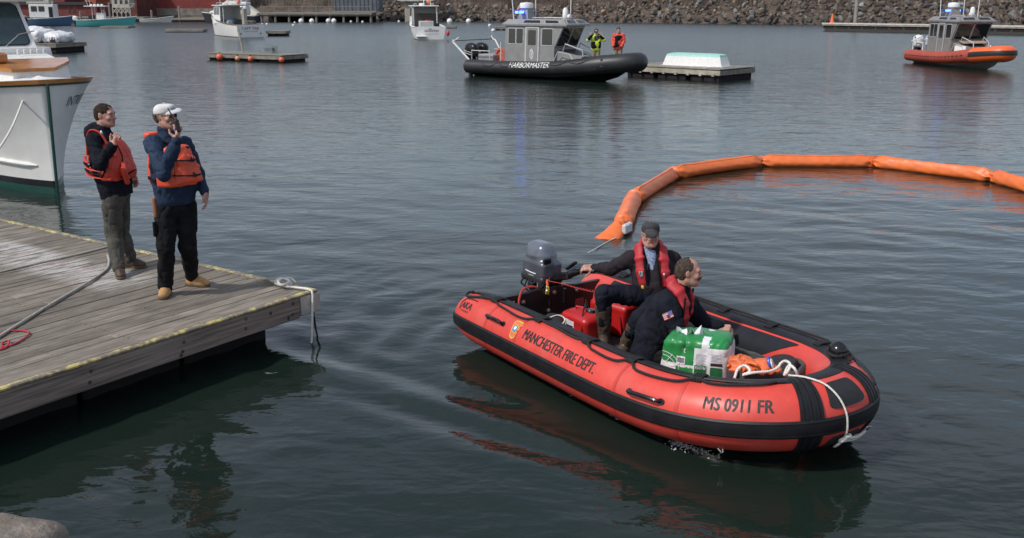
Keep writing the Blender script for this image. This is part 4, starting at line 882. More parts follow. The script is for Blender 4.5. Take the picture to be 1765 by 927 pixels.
# dark tub of line and an orange throw bag in the bow
tb = thing('gear_tub', 'charcoal fabric tub full of rope in the bow of the red boat', 'tub', (*W(1312, 640, .42)[:2], .122), R(-30))
F = Field((-.42, -.3, -.02), (.42, .3, .5), .012); F.rbox((0, 0, .2), (.34, .2, .22), .1); F.rbox((.0, 0, .33), (.30, .16, .2), .08, sub=True, k=.02); F.rough(.02, 7, 4); F.plane((0, 0, 0), (0, 0, -1)); F.build('tub', mat('charcoal_canvas', (.055, .058, .06), .8, var=.2, bump=.3), tb)
F = Field((-.35, -.25, .1), (.35, .25, .5), .012); F.ell((.0, 0, .26), (.28, .15, .08)); F.ell((.16, .02, .34), (.14, .12, .10), k=.05); F.rough(.03, 12, 6); F.build('black_netting', mat('black_net', (.015, .014, .016), .8, bump=.4), tb)
def tl2(pts): return [(x, y, z) for x, y, z in pts]
tr_ = tag(rope('white_rope', [Vector(W(*q)) for q in ((1266, 652, .56), (1272, 636, .62), (1284, 630, .64), (1293, 640, .62), (1280, 646, .6), (1300, 642, .62), (1325, 640, .62), (1340, 634, .63), (1346, 626, .66), (1354, 622, .69), (1362, 628, .7), (1358, 640, .66), (1352, 646, .62), (1360, 630, .69), (1370, 636, .69), (1376, 650, .62))], .0105, M['rope_white']), 'coiled white rope spilling over the charcoal tub in the bow', 'rope')
tb2 = thing('throw_bag', 'crumpled orange throw bag with a blue and white flash on the rope tub', 'bag', W(1296, 627, .60), R(-20))
F = Field((-.25, -.16, -.12), (.25, .16, .14), .009); F.ecap((-.15, 0, -.01), (.10, 0, .0), .095, .042, .075, .05, (0, 1, 0)); F.ell((-.02, -.04, .04), (.07, .04, .03), k=.04); F.ell((.16, .02, -.02), (.06, .05, .03), k=.03); F.rough(.024, 10, 2); F.rough(.016, 20, 5, sharp=True); F.build('bag', mat('orange_nylon', (.62, .13, .035), .5, var=.12, bump=.25), tb2)
MB().lathe([(.035, 0), (.050, .010), (.050, .022), (.035, .026)], 12, Matrix.Translation((.12, -.02, .03)) @ Matrix.Rotation(R(70), 4, 'Y')).build('blue_band', mat('blue_band', (.03, .09, .45), .4), tb2)
MB().lathe([(.03, 0), (.044, .008), (.044, .014), (.03, .016)], 12, Matrix.Translation((.145, -.02, .022)) @ Matrix.Rotation(R(70), 4, 'Y')).build('white_band', M['white'], tb2)
# ================================================================== people
mskin = mat('skin', (.43, .235, .178), .5, var=.17, scale=24, bump=.05, bscale=90); mlip = mat('lips', (.30, .11, .09), .45, var=.05); meye = mat('eye_dark', (.07, .05, .042), .3); mbrow = mat('brow_hair', (.16, .10, .075), .8)
M['navy'] = mat('navy_fleece', (.009, .0105, .017), .9, spec=.15, var=.25, scale=8, bump=.3, bscale=60); M['blue'] = mat('blue_softshell', (.012, .026, .058), .75, spec=.25, var=.2, scale=6, bump=.3, bscale=50)
M['trouser_grey'] = mat('grey_work_cloth', (.070, .067, .058), .9, spec=.15, var=.25, scale=7, bump=.35, bscale=70); M['trouser_black'] = mat('black_work_cloth', (.010, .010, .0115), .9, spec=.15, var=.3, scale=7, bump=.35, bscale=70)
M['vest_red'] = mat('red_orange_nylon', (.50, .042, .024), .55, var=.1, scale=6, bump=.12, bscale=40); M['vest_orange'] = mat('orange_vinyl_foam', (.66, .075, .026), .45, var=.07, scale=5, bump=.06, bscale=30)
M['pfd_red'] = mat('red_lifejacket_cloth', (.40, .018, .026), .6, var=.1, scale=8, bump=.2, bscale=60)
M['tan'] = mat('tan_nubuck', (.44, .24, .095), .75, var=.12, scale=12, bump=.2, bscale=70); M['brown'] = mat('brown_leather', (.062, .036, .025), .6, var=.25, scale=12, bump=.2); M['sole'] = mat('rubber_sole', (.10, .065, .035), .8, var=.2)
def V3(*a): return np.array(a, float)
def nrm(v): v = np.array(v, float); return v / np.linalg.norm(v)
def frame(f, up=(0, 0, 1)):
    f = nrm(f); r = nrm(np.cross(f, up)); return r, f, np.cross(r, f)
def hand(F, w, f, back, side, curl=(.35, .5, .4), sc=1., spread=.0, thumb=None):
    f = nrm(f); n = np.array(back, float); n = nrm(n - f * (n @ f)); a = nrm(np.cross(f, n)) * side; w = np.array(w, float)
    F.rbox(w + f * .052 * sc, (.052 * sc, .041 * sc, .0155 * sc), .014 * sc, M=(f, a, n), k=.012); F.ecap(w - f * .03, w + f * .02, .028, .021, .034 * sc, .018, a, k=.02)
    for i, L in enumerate((.074, .083, .077, .060)):
        b = w + f * .092 * sc + a * (.031 - .0205 * i) * sc; ang = 0; p = b; d0 = nrm(f + a * spread * (1.5 - i) * .2)
        for j, (q, r) in enumerate(((.45, .0098), (.32, .0090), (.26, .0082))):
            ang += curl[j] * (1 + .12 * (i - 1.5) * .5); d = d0 * cos(ang) - n * sin(ang); e = p + d * L * q * sc * 1.05; F.cap(p, e, r * sc, r * .94 * sc, k=.004); p = e
    t0 = w + f * .022 * sc + a * .030 * sc - n * .004; td = thumb if thumb is not None else (.62, .62, -.35)
    d = nrm(f * td[0] + a * td[1] + n * td[2]); t1 = t0 + d * .045 * sc; d2 = nrm(f * 1.0 + a * (td[1] * .35) + n * (td[2] * 1.2)); F.cap(t0, t1, .015 * sc, .0118 * sc, k=.012); F.cap(t1, t1 + d2 * .036 * sc, .0115 * sc, .009 * sc, k=.004)
def head(F, c, fwd, nb, up=(0, 0, 1)):
    r, f, u = frame(fwd, up); H = lambda x, y, z: c + r * x + f * y + u * z; Q = (r, f, u)
    F.ell(H(0, -.012, .030), (.0755, .097, .086), Q, k=.02); F.ell(H(0, .022, -.028), (.063, .072, .088), Q, k=.03); F.ell(H(0, .028, -.082), (.050, .055, .036), Q, k=.03)
    F.cap(H(-.012, .076, -.100), H(.012, .076, -.100), .020, k=.02); F.cap(H(-.052, -.005, -.060), H(-.028, .055, -.095), .020, k=.03); F.cap(H(.052, -.005, -.060), H(.028, .055, -.095), .020, k=.03)
    F.cap(H(-.042, .078, .026), H(.042, .078, .026), .013, k=.02)
    for s in (-1, 1):
        F.ell(H(s * .031, .098, .005), (.017, .013, .011), Q, k=.012, sub=True); F.ell(H(s * .032, .082, .005), (.0135, .0125, .0125), Q, k=.003); F.ell(H(s * .043, .066, -.026), (.022, .018, .018), Q, k=.025)
        F.ell(H(s * .078, -.012, -.004), (.009, .020, .032), Q, k=.006); F.ell(H(s * .088, -.006, .0), (.006, .010, .018), Q, k=.005, sub=True)
    F.cap(H(0, .090, .012), H(0, .112, -.030), .0085, .0125, k=.012); F.cap(H(-.012, .100, -.034), H(.012, .100, -.034), .009, k=.010)
    F.cap(H(-.020, .088, -.060), H(.020, .088, -.060), .0085, k=.008); F.cap(H(-.018, .086, -.071), H(.018, .086, -.071), .0095, k=.008); F.cap(H(-.024, .098, -.0655), H(.024, .098, -.0655), .0035, k=.004, sub=True)
    F.ecap(H(0, -.025, -.055), nb, .058, .060, .062, .064, r, k=.03)
    return H, Q
def face_pick(c0, Q, org):
    Qm = np.stack(Q)
    def f(c):
        q = (c - (np.array(c0) - org)) @ Qm.T; x, y, z = q[:, 0], q[:, 1], q[:, 2]; near = np.linalg.norm(q, axis=1) < .16; m_ = np.zeros(len(c), int)
        m_[near & (y > .07) & (np.abs(x) < .024) & (np.abs(z + .066) < .0115)] = 1
        m_[near & (y > .06) & (np.abs(np.abs(x) - .031) < .013) & (np.abs(z - .004) < .0062)] = 2
        m_[near & (y > .06) & (np.abs(np.abs(x) - .033) < .020) & (np.abs(z - .026 + .08 * np.abs(np.abs(x) - .03)) < .006)] = 3
        return m_
    return f
def hair_cap(parent, c, Q, org, m_, line=.02, bald=0., grow=.010, back=-.075, seed=1, name='hair', hat=None):
    """short hair: the skull grown a little, kept above the hairline"""
    r, f, u = Q; c = c - org; H = lambda x, y, z: c + r * x + f * y + u * z
    F = Field(c - .17, c + .17, .0055); F.ell(H(0, -.014, .032), (.0755 + grow, .097 + grow, .086 + grow * 1.1), Q, k=.01); F.ell(H(0, -.03, -.02), (.070 + grow * .6, .075 + grow, .07), Q, k=.03)
    F.plane(H(0, .062 - bald, .05), f * .86 - u * .5 if not bald else f * .95 - u * .1, .012); F.plane(H(0, 0, back), -u, .008)
    F.rbox(H(0, .075, -.06), (.2, .068, .085), .01, Q, k=.01, sub=True); F.rbox(H(0, .03, -.10), (.2, .05, .085), .02, Q, k=.01, sub=True)
    for s in (-1, 1): F.ell(H(s * .085, -.008, -.006), (.022, .022, .034), Q, k=.006, sub=True)
    if bald: F.ell(H(0, .075, .10), (.055, .085, .06), Q, k=.02, sub=True)
    if hat is not None: F.plane(H(0, 0, hat), u, .006)
    F.rough(.003, 42, seed, stretch=(1, 1, .5), sharp=True); F.rough(.004, 90, seed + 3, stretch=(1, 1, .35)); return F.build(name, m_, parent)
def boot(parent, ank, toe, m_, h=.16, top=.055, name='boot', L=.27, sole=True):
    """ank: ankle over the heel on the ground; toe: direction; ground at ank.z"""
    d = nrm(V3(toe[0], toe[1], 0)); a = V3(-d[1], d[0], 0); b = np.array(ank, float); F = Field(b + V3(-.32, -.32, -.02), b + V3(.32, .32, h + .06), .0075)
    F.ecap(b + d * -.035 + V3(0, 0, .05), b + d * .09 + V3(0, 0, .052), .042, .05, .046, .045, a, k=.03); F.ecap(b + d * .07 + V3(0, 0, .045), b + d * (L - .125) + V3(0, 0, .037), .046, .044, .045, .034, a, k=.03)
    F.cap(b + V3(0, 0, .06), b + V3(0, 0, h) - d * .005, .050, top, k=.03); F.plane(b + V3(0, 0, h + .012), (0, 0, 1)); F.rough(.004, 22, 3); F.plane(b + V3(0, 0, .012), (0, 0, -1), .006)
    o = F.build(name, m_, parent)
    if sole:
        G = Field(b + V3(-.32, -.32, -.01), b + V3(.32, .32, .06), .007); G.ecap(b + d * -.04 + V3(0, 0, .014), b + d * .07 + V3(0, 0, .014), .048, .06, .044, .06, a); G.ecap(b + d * .07 + V3(0, 0, .014), b + d * (L - .13) + V3(0, 0, .014), .05, .06, .049, .06, a); G.plane(b + V3(0, 0, .002), (0, 0, -1), .004); G.plane(b + V3(0, 0, .027), (0, 0, 1), .004); G.build('sole', M['sole'], o)
    return o
def bounds(*pts, m=.2): P = np.array(pts); return P.min(0) - m, P.max(0) + m
def person(label, org, J, fwd, headdir, hands, group=None, h=.0065, sc=1.):
    """bare figure: one continuous surface from soles to crown"""
    org = np.array(org, float); J = {k: np.array(v, float) - org for k, v in J.items()}
    F = Field(*bounds(*J.values(), m=.25), h); r = nrm(np.cross(fwd, (0, 0, 1)))
    pel, che, nb = J['pelvis'], J['chest'], J['neck']
    F.ecap(pel, che, .135, .10, .15, .105, r, k=.05); F.ecap(che, nb - V3(0, 0, .04), .15, .10, .09, .07, r, k=.05); F.cap(J['shR'], J['shL'], .052, k=.05)
    for s in 'RL':
        F.cap(J['sh' + s], J['el' + s], .048, .040, k=.03); F.cap(J['el' + s], J['wr' + s], .040, .028, k=.02)
        F.cap(J['hip' + s], J['kn' + s], .078, .055, k=.04); F.cap(J['kn' + s], J['an' + s], .052, .038, k=.02)
    for s, (f_, b_, cu, th) in hands.items(): hand(F, J['wr' + s], f_, b_, 1 if s == 'L' else -1, cu, sc, thumb=th)
    H, Q = head(F, J['head'], headdir, nb)
    o = F.build('person', [mskin, mlip, meye, mbrow], None, face_pick(J['head'] + org, Q, org), loc=org); tag(o, label, 'person', group)
    return o, J, Q, H
def jacket(o, J, fwd, m_, hem=.0, fat=1., belly=.0, sleeves=('R', 'L'), cuff=.0, collar=.075, h=.0075, name='jacket', rough=.012, seed=1, hood=False, hemdir=None, sl=1., ch=.0):
    r = nrm(np.cross(fwd, (0, 0, 1))); f = nrm(fwd); pel, che, nb = J['pelvis'], J['chest'], J['neck']; axis = nrm(nb - pel)
    F = Field(*bounds(pel - axis * .25, che, nb, J['shR'], J['shL'], *[J[k + s] for s in sleeves for k in ('el', 'wr')], m=.24), h)
    bot = pel - axis * (hem + .05); mid = pel * .45 + che * .55
    F.ecap(bot, mid + f * belly * .6, .172 * fat, .132 * fat, .178 * fat, .140 * fat + belly, r, k=.06); F.ecap(mid, che, .178 * fat, .138 * fat + belly * .6, .182 * fat, .132 * fat, r, k=.06); F.ecap(che, nb - axis * .05, .182 * fat, .125 * fat, .10, .085, r, k=.07)
    F.cap(J['shR'], J['shL'], .072 * fat, k=.06)
    for s in sleeves:
        e, w = J['el' + s], J['wr' + s]; F.cap(J['sh' + s], e, .076 * fat * sl, .062 * sl, k=.035); F.cap(e, w - nrm(w - e) * (.004 + cuff), .062 * sl, .046 * sl, k=.03)
    if collar: F.ecap(nb - axis * .05, nb + axis * (.045 + ch), .096, .092, .080, .082, r, k=.03)
    if hood: F.ecap(nb - f * .10 + V3(0, 0, .015) - r * .07, nb - f * .10 + r * .07 + V3(0, 0, .015), .085, .065, .085, .065, (0, 0, 1), k=.05); F.cap(nb - f * .11 + V3(0, 0, .06), nb + V3(0, 0, .03) + f * .03, .062, .055, k=.04)
    F.rough(rough * .9, 6, seed, stretch=(1, 1, 1)); F.rough(rough * .75, 11, seed + 9, stretch=(1, 1, .95), sharp=True); F.rough(rough * .3, 24, seed + 5, stretch=(1, 1, .9), sharp=True)
    F.plane(bot, -axis if hemdir is None else hemdir, .012)
    return F, F.build(name, m_, o)
def trousers(o, J, fwd, m_, h=.0075, fat=1., rough=.012, seed=4, legs=('R', 'L'), end=.0, waist=.10):
    r = nrm(np.cross(fwd, (0, 0, 1))); pel = J['pelvis']; F = Field(*bounds(pel + V3(0, 0, waist), *[J[k + s] for s in 'RL' for k in ('hip', 'kn', 'an')], m=.2), h)
    F.ecap(pel + V3(0, 0, waist), pel - V3(0, 0, .03), .155 * fat, .118 * fat, .165 * fat, .125 * fat, r, k=.05)
    for s in legs:
        a, k_, n_ = J['hip' + s], J['kn' + s], J['an' + s]; F.cap(a, k_, .102 * fat, .080 * fat, k=.035); e = n_ - nrm(n_ - k_) * end; F.cap(k_, e, .078 * fat, .068 * fat, k=.03)
    F.rough(rough * .9, 6, seed, stretch=(1, 1, 1)); F.rough(rough * .8, 10, seed + 3, stretch=(1, 1, .9), sharp=True); F.rough(rough * .3, 22, seed + 5, stretch=(1, 1, .8), sharp=True)
    return F.build('trousers', m_, o)
def cap_hat(o, c, Q, m_, mbrim=None, down=.0):
    r, f, u = Q; H = lambda x, y, z: c + r * x + f * y + u * z; F = Field(c - .24, c + .24, .0058)
    F.ell(H(0, -.012, .040), (.087, .108, .086), Q, k=.01); F.ell(H(0, .042, .082), (.055, .050, .042), Q, k=.03); F.plane(H(0, 0, .118), u, .03); F.plane(H(0, 0, .030 - down), -u + f * .12, .006); F.rough(.004, 14, 2); crown = F.build('cap', m_, o)
    pd = R(21); f2 = f * cos(pd) - u * sin(pd); u2 = u * cos(pd) + f * sin(pd); Q2 = (r, f2, u2); o2 = H(0, .072, .030 - down); V_ = lambda y, z: o2 + f2 * y + u2 * z
    G = Field(c - .28, c + .28, .0055); G.ell(V_(.0, .0), (.086, .128, .05), Q2); G.ell(V_(.0, -.0115), (.108, .155, .05), Q2, sub=True, k=.003); G.plane(V_(-.008, 0), -f2, .01); G.build('visor', mbrim or m_, crown)
    MB().lathe([(.009, 0), (.008, .005), (.002, .008)], 8, Matrix.Translation(Vector(H(0, -.012, .114)))).build('button', m_, crown); return crown, H
def cap_print(txt, size, width, H, m_, parent, z=.075, q=.1115, x0=None):
    def fn(u, v):
        x = u - width / 2; zz = z + v - .04; y = .108 * math.sqrt(max(.02, 1 - (x / .087) ** 2 - (zz / .09) ** 2)) * 1.02 - .012 + .011; return H(x, y, zz + .04)
    return lettering(txt, size, fn, m_, parent, sx=fit(txt, size, width), cuts=1)
def strap(o, pts, w, th, m_, name='strap', up=None):
    mb = MB(); P = catmull(pts, 5)
    mb.tube(P, w, 8, flat=th / w); return mb.build(name, m_, o)
BLK = M['trouser_black']

def vest_shell(o, J, fwd, m_, boxes, infl=.05, fat=1.08, belly=.03, name='life_vest', parent=None, rough=.006, k=.03, seed=3):
    r = nrm(np.cross(fwd, (0, 0, 1))); f = nrm(fwd); pel, che, nb = J['pelvis'], J['chest'], J['neck']; axis = nrm(nb - pel); lo, hi = che - .42, che + .42
    F = Field(lo, hi, .0085); mid = pel * .45 + che * .55; i = infl
    F.ecap(pel, mid + f * belly * .6, .172 * fat + i, .132 * fat + i, .178 * fat + i, .140 * fat + belly + i, r, k=.06); F.ecap(mid, che, .178 * fat + i, .138 * fat + belly * .6 + i, .182 * fat + i, .132 * fat + i, r, k=.06); F.ecap(che, nb - axis * .03, .182 * fat + i, .125 * fat + i, .12 + i, .095 + i, r, k=.07)
    G = Field(lo, hi, .0085)
    for c, hs, rad, fr in boxes: G.rbox(c, hs, rad, fr, k=.004)
    F.inter(G.A, k); F.rough(rough, 8, seed); F.rough(rough * .5, 20, seed + 4, sharp=True); ob_ = F.build(name, m_, parent or o); SNAP[ob_.name] = F; return ob_
SNAP = {}
def snap(ob_, p, d, lift=.004, far=.35):
    F = SNAP[ob_.name]
    for t in np.arange(far, -.25, -.004):
        q = np.array(p) + np.array(d) * t; i = np.round((q - F.lo) / F.h).astype(int)
        if (i >= 0).all() and (i < F.n).all() and F.A[tuple(i)] < 0: return q + np.array(d) * lift
    return np.array(p, float)

# ---- man with the radio, front of the dock
FW = nrm((.62, -.78, 0)); org = V3(-3.16, 9.44, .5); yy = 9.44
J = dict(pelvis=WY(304, 350, yy), chest=WY(296, 276, yy), neck=WY(287, 238, yy), head=WY(286, 199, yy - .01), shR=WY(264, 248, yy - .10), shL=WY(316, 249, yy + .10), elR=WY(282, 300, yy - .36), wrR=WY(306, 240, yy - .33), elL=WY(341, 300, yy + .12), wrL=WY(353, 331, yy + .03),
         hipR=WY(286, 358, yy - .05), hipL=WY(320, 358, yy + .05), knR=WY(285, 425, yy - .12), knL=WY(324, 422, yy + .03))
aR = W(287, 508, .5) ; aL = W(333, 492, .5); J['anR'] = aR + V3(0, 0, .10); J['anL'] = aL + V3(0, 0, .10)
HD = nrm((.86, -.46, -.02))
o, j, Q, H = person('bearded man in white cap and blue jacket talking into a handheld radio', org, J, FW, HD, {'R': ((.18, -.12, .97), (.45, -.75, .1), (.75, 1.0, .7), (.5, .75, -.5)), 'L': ((.15, -.08, -.98), (.9, .25, .1), (.35, .45, .35), None)})
F, _ = jacket(o, j, FW, M['blue'], hem=-.045, fat=1.06, belly=.035, seed=3, rough=.013, cuff=.01, ch=.035); Fj = F
trousers(o, j, FW, M['trouser_black'], fat=1.04, end=-.015)
boot(o, aR - org, (.12, -1), M['tan'], h=.17, top=.062); boot(o, aL - org, (.97, -.22), M['tan'], h=.17, top=.062)
c_, Hc = cap_hat(o, j['head'], Q, mat('white_cotton', (.60, .60, .59), .85, var=.05, scale=14, bump=.2, bscale=60), down=.014)
mb = MB()
for k in range(3): mb.tube([Hc(x, .108 * math.sqrt(1 - (x / .087) ** 2 - ((z - .04) / .09) ** 2) - .012 + .011, z) for x, z in [(-.022 + .016 * k + .012 * cos(a), .078 + .012 * sin(a)) for a in np.linspace(0, 2 * pi * (.9 if k != 1 else .6), 9)]], .0026, 4)
mb.build('cap_emblem', M['ink'], c_)
hair_cap(o, j['head'] + org, Q, org, mat('greying_hair', (.085, .063, .047), .95, spec=.12, var=.4, scale=60), back=-.115, grow=.013, seed=4, hat=.014)
r_, f_, u_ = Q; hh = j['head']; HH = lambda x, y, z: hh + r_ * x + f_ * y + u_ * z
F = Field(hh - .16, hh + .16, .005); F.ell(HH(0, .062, -.098), (.040, .040, .044), Q, k=.02); F.cap(HH(-.028, .092, -.056), HH(.028, .092, -.056), .011, k=.01); 
for s in (-1, 1): F.cap(HH(s * .030, .080, -.062), HH(s * .028, .068, -.095), .012, k=.015)
F.cap(HH(-.018, .100, -.068), HH(.018, .100, -.068), .0085, sub=True, k=.006); F.rough(.004, 50, 2); F.build('beard', mat('grey_beard', (.24, .205, .17), .85, var=.3, scale=70), o)
G = Field(hh - .16, hh + .16, .005)
for s in (-1, 1): G.ell(HH(s * .033, .096, .006), (.027, .011, .018), Q, k=.004); G.cap(HH(s * .055, .088, .012), HH(s * .078, .0, .010), .0042, k=.006)
G.build('sunglasses', M['gloss_black'], o)
ch = j['chest']; rv_ = nrm(np.cross(FW, (0, 0, 1))); ch = ch + V3(0, 0, -.03)
def vpanel(c, hs, rad, name='panel', fr=(rv_, FW, V3(0, 0, 1)), m_=None, rough=.006, parent=None):
    F = Field(c - max(hs) * 1.6 - .03, c + max(hs) * 1.6 + .03, .008); F.rbox(c, hs, rad, fr); F.rough(rough, 9, 3); return F.build(name, m_ or M['vest_orange'], parent)
def rotz(v, a): return V3(v[0] * cos(a) - v[1] * sin(a), v[0] * sin(a) + v[1] * cos(a), v[2])
UP = V3(0, 0, 1); frv = (rv_, FW, UP)
vo = vest_shell(o, j, FW, M['vest_orange'], [(ch + FW * .24 + rv_ * .055 + UP * .0, (.125, .215, .19), .03, frv)], .062)
pl2 = vest_shell(o, j, FW, M['vest_orange'], [(ch + FW * .24 - rv_ * .135 + UP * .025, (.058, .215, .195), .02, frv)], .072, name='panel', parent=vo)
vest_shell(o, j, FW, M['vest_orange'], [(ch - FW * .24 + UP * .06, (.15, .22, .26), .03, frv)], .045, name='panel', parent=vo)
def vp2(*a, **k): return vpanel(*a, parent=vo, **k)
vp2(j['shR'] + V3(0, 0, .075) - FW * .06 + rv_ * -.02, (.05, .075, .028), .02)
for z in (.055, -.085):
    strap(vo, [snap(vo, ch + rv_ * x + UP * (z + .01 * sin(9 * x)), FW) if x > -.07 else snap(pl2, ch + rv_ * x + UP * (z + .01 * sin(9 * x)), FW) for x in np.linspace(-.185, .09, 9)], .019, .007, BLK)
    vpanel(snap(pl2, ch - rv_ * .115 + UP * z, FW, .008), (.028, .010, .022), .007, 'buckle', m_=M['gloss_black'], parent=vo, rough=.0)
strap(vo, [snap(vo, ch + rv_ * .06 + UP * z, FW, .001) for z in np.linspace(-.17, .17, 9)], .004, .004, mat('seam_dark_orange', (.30, .03, .015), .6), 'seam')
strap(vo, [ch + rv_ * .205 + FW * .10 + V3(0, 0, -.13), ch + rv_ * .225 + FW * .02 + V3(0, 0, -.13), ch + rv_ * .19 - FW * .1 + V3(0, 0, -.12)], .018, .006, BLK)
strap(o, [j['neck'] + rv_ * .10 + FW * .05, j['neck'] + FW * .115 + rv_ * .02 - V3(0, 0, .035), j['neck'] + FW * .13 - rv_ * .05 - V3(0, 0, .06), ch + FW * .16 - rv_ * .12 + V3(0, 0, .16)], .02, .008, BLK, 'neck_strap')
pk = j['pelvis'] + rv_ * .185 + V3(0, 0, -.015); F = Field(pk - .2, pk + .2, .008); F.rbox(pk, (.022, .045, .105), .018, (rv_, FW, V3(0, 0, 1))); F.build('knife_sheath', mat('tan_sheath', (.22, .085, .035), .6, var=.2), o)
pk = (j['hipR'] + j['knR']) / 2 + rv_ * .082 + FW * .01 + V3(0, 0, .0); F = Field(pk - .2, pk + .2, .009); F.rbox(pk, (.016, .05, .075), .014, (rv_, FW, V3(0, 0, 1))); F.rough(.006, 14, 2); F.build('cargo_pocket', M['trouser_black'], o)
# the radio, in the raised hand
wr = j['wrR'] + org; rp = wr + V3(.020, -.030, .125)
rad = thing('handheld_radio', 'black handheld radio with short antenna held up to the bearded man\'s mouth', 'radio', rp); ax_ = nrm((-.28, .05, .95))
F = Field((-.12, -.12, -.12), (.12, .12, .12), .006); F.rbox((0, 0, 0), (.024, .019, .058), .01, frame(V3(.8, -.6, 0), ax_)); F.build('body', M['gloss_black'], rad)
MB().tube([ax_ * .05 + V3(-.01, 0, 0), ax_ * .10 + V3(-.015, 0, 0), ax_ * .17 + V3(-.03, 0, 0)], [.008, .007, .0045], 7).build('antenna', M['black'], rad); MB().lathe([(.008, 0), (.009, .016), (.002, .018)], 8, Matrix.Translation(Vector(ax_ * .055 + V3(.012, -.005, 0)))).build('knob', M['black'], rad)

# ---- hooded man behind him
FW = nrm((.93, -.36, 0)); org = V3(-4.10, 10.5, .5); yy = 10.5
J = dict(pelvis=WY(199, 330, yy), chest=WY(186, 268, yy), neck=WY(177, 230, yy), head=WY(181, 198, yy), shR=WY(163, 243, yy - .17), shL=WY(190, 240, yy + .17), elR=WY(172, 284, yy - .34), wrR=WY(195, 250, yy - .40), elL=WY(212, 280, yy + .22), wrL=WY(224, 300, yy + .12),
         hipR=WY(193, 338, yy - .08), hipL=WY(206, 336, yy + .08), knR=WY(196, 403, yy - .12), knL=WY(210, 394, yy + .10))
aR = W(207, 475, .5); aL = W(224, 461, .5); J['anR'] = aR + V3(0, 0, .10); J['anL'] = aL + V3(0, 0, .10)
o, j, Q, H = person('short haired man in dark hoodie and open red life vest with hand on chest', org, J, FW, nrm((.985, -.14, -.04)), {'R': ((.42, -.10, .85), (.1, -.98, .25), (.95, 1.2, .7), (.8, .5, -.1)), 'L': ((.5, -.1, -.7), (.3, .9, 0), (.4, .4, .4), None)})
jacket(o, j, FW, M['navy'], hem=.0, fat=1.07, belly=.03, seed=7, hood=True, cuff=.01, sl=1.05)
trousers(o, j, FW, M['trouser_grey'], fat=1.05, seed=9, end=-.01, rough=.015)
boot(o, aR - org, (.42, -.9), M['brown'], h=.15, top=.06); boot(o, aL - org, (.99, -.06), M['brown'], h=.15, top=.06)
hair_cap(o, j['head'] + org, Q, org, mat('dark_brown_hair', (.034, .025, .019), .95, spec=.12, var=.55, scale=80, sx=(1, 1, .3)), back=-.062, grow=.004, seed=6)
ch = j['chest']; rv_ = nrm(np.cross(FW, (0, 0, 1))); UP = V3(0, 0, 1)
frv = (rv_, FW, UP); rq = -.45; frq = (rotz(rv_, rq), rotz(FW, rq), UP)
vo = vest_shell(o, j, FW, M['vest_red'], [(ch + FW * .22 + rv_ * .06 - UP * .04, (.20, .20, .205), .03, frq)], .042, rough=.011)
vest_shell(o, j, FW, M['vest_red'], [(ch + FW * .24 - rv_ * .16 - UP * .02, (.06, .22, .20), .02, frv)], .05, name='panel', parent=vo)
vest_shell(o, j, FW, M['vest_red'], [(ch - FW * .235 - UP * .02, (.14, .20, .20), .025, frv)], .035, name='panel', parent=vo)
dq_ = nrm(FW * .8 + rv_ * .6)
strap(vo, [snap(vo, ch + rv_ * (.02 + .02 * (z < 0)) + UP * z, FW) for z in np.linspace(-.22, .14, 9)], .006, .006, BLK, 'zip')
strap(vo, [snap(vo, ch + rv_ * (.14 - .03 * q) + UP * (-.185 + .05 * q), dq_) for q in np.linspace(-1, 1.4, 8)], .016, .006, BLK)
strap(vo, [snap(vo, ch + rv_ * .07 + UP * (.0 + .02 * q) - rv_ * .07 * q, dq_, .001) for q in np.linspace(-1.4, 1.4, 8)], .004, .004, mat('seam_dark_red', (.22, .02, .012), .6), 'seam')
sl_ = nrm(FW * .45 + UP); vpanel(ch + FW * .235 + rv_ * .03 - UP * .15, (.12, .028, .10), .024, 'flared_hem', (rv_, nrm(np.cross(sl_, rv_)), sl_), M['vest_red'], .010, vo)
for z, m2 in ((-.03, 'vest_red'), (-.07, 'trouser_black'), (-.11, 'vest_red'), (-.15, 'trouser_black'), (-.185, 'vest_red')):
    strap(vo, [ch + rv_ * .18 - FW * .14 + UP * (z + .03), ch + rv_ * .225 - FW * .06 + UP * z, ch + rv_ * .225 + FW * .05 + UP * (z - .015), ch + rv_ * .17 + FW * .17 + UP * (z - .03)] if z < -.1 else [ch + rv_ * .14 - FW * .18 + UP * (z + .03), ch + rv_ * .2 - FW * .12 + UP * z, ch + rv_ * .225 - FW * .05 + UP * (z - .015)], .019, .007, M[m2])
strap(vo, [ch - FW * .12 + rv_ * .15 + UP * .02, j['shR'] - FW * .07 - rv_ * .01 + UP * .085, j['shR'] + FW * .05 - rv_ * .03 + UP * .085, ch + FW * .15 + rv_ * .12 + UP * .10, ch + FW * .20 + rv_ * .10 + UP * .02], .024, .012, M['vest_red'], 'shoulder_strap')
strap(vo, [ch + FW * .255 + rv_ * .12 - UP * .20, ch + FW * .265 + rv_ * .0 - UP * .17, ch + FW * .25 - rv_ * .1 - UP * .15], .018, .006, BLK)
vpanel(j['shR'] + FW * .075 + UP * .085 - rv_ * .03, (.022, .01, .02), .005, 'reflective_tab', (rv_, nrm(FW - UP * .6), nrm(UP + FW * .6)), M['dirty_white'], 0., vo)

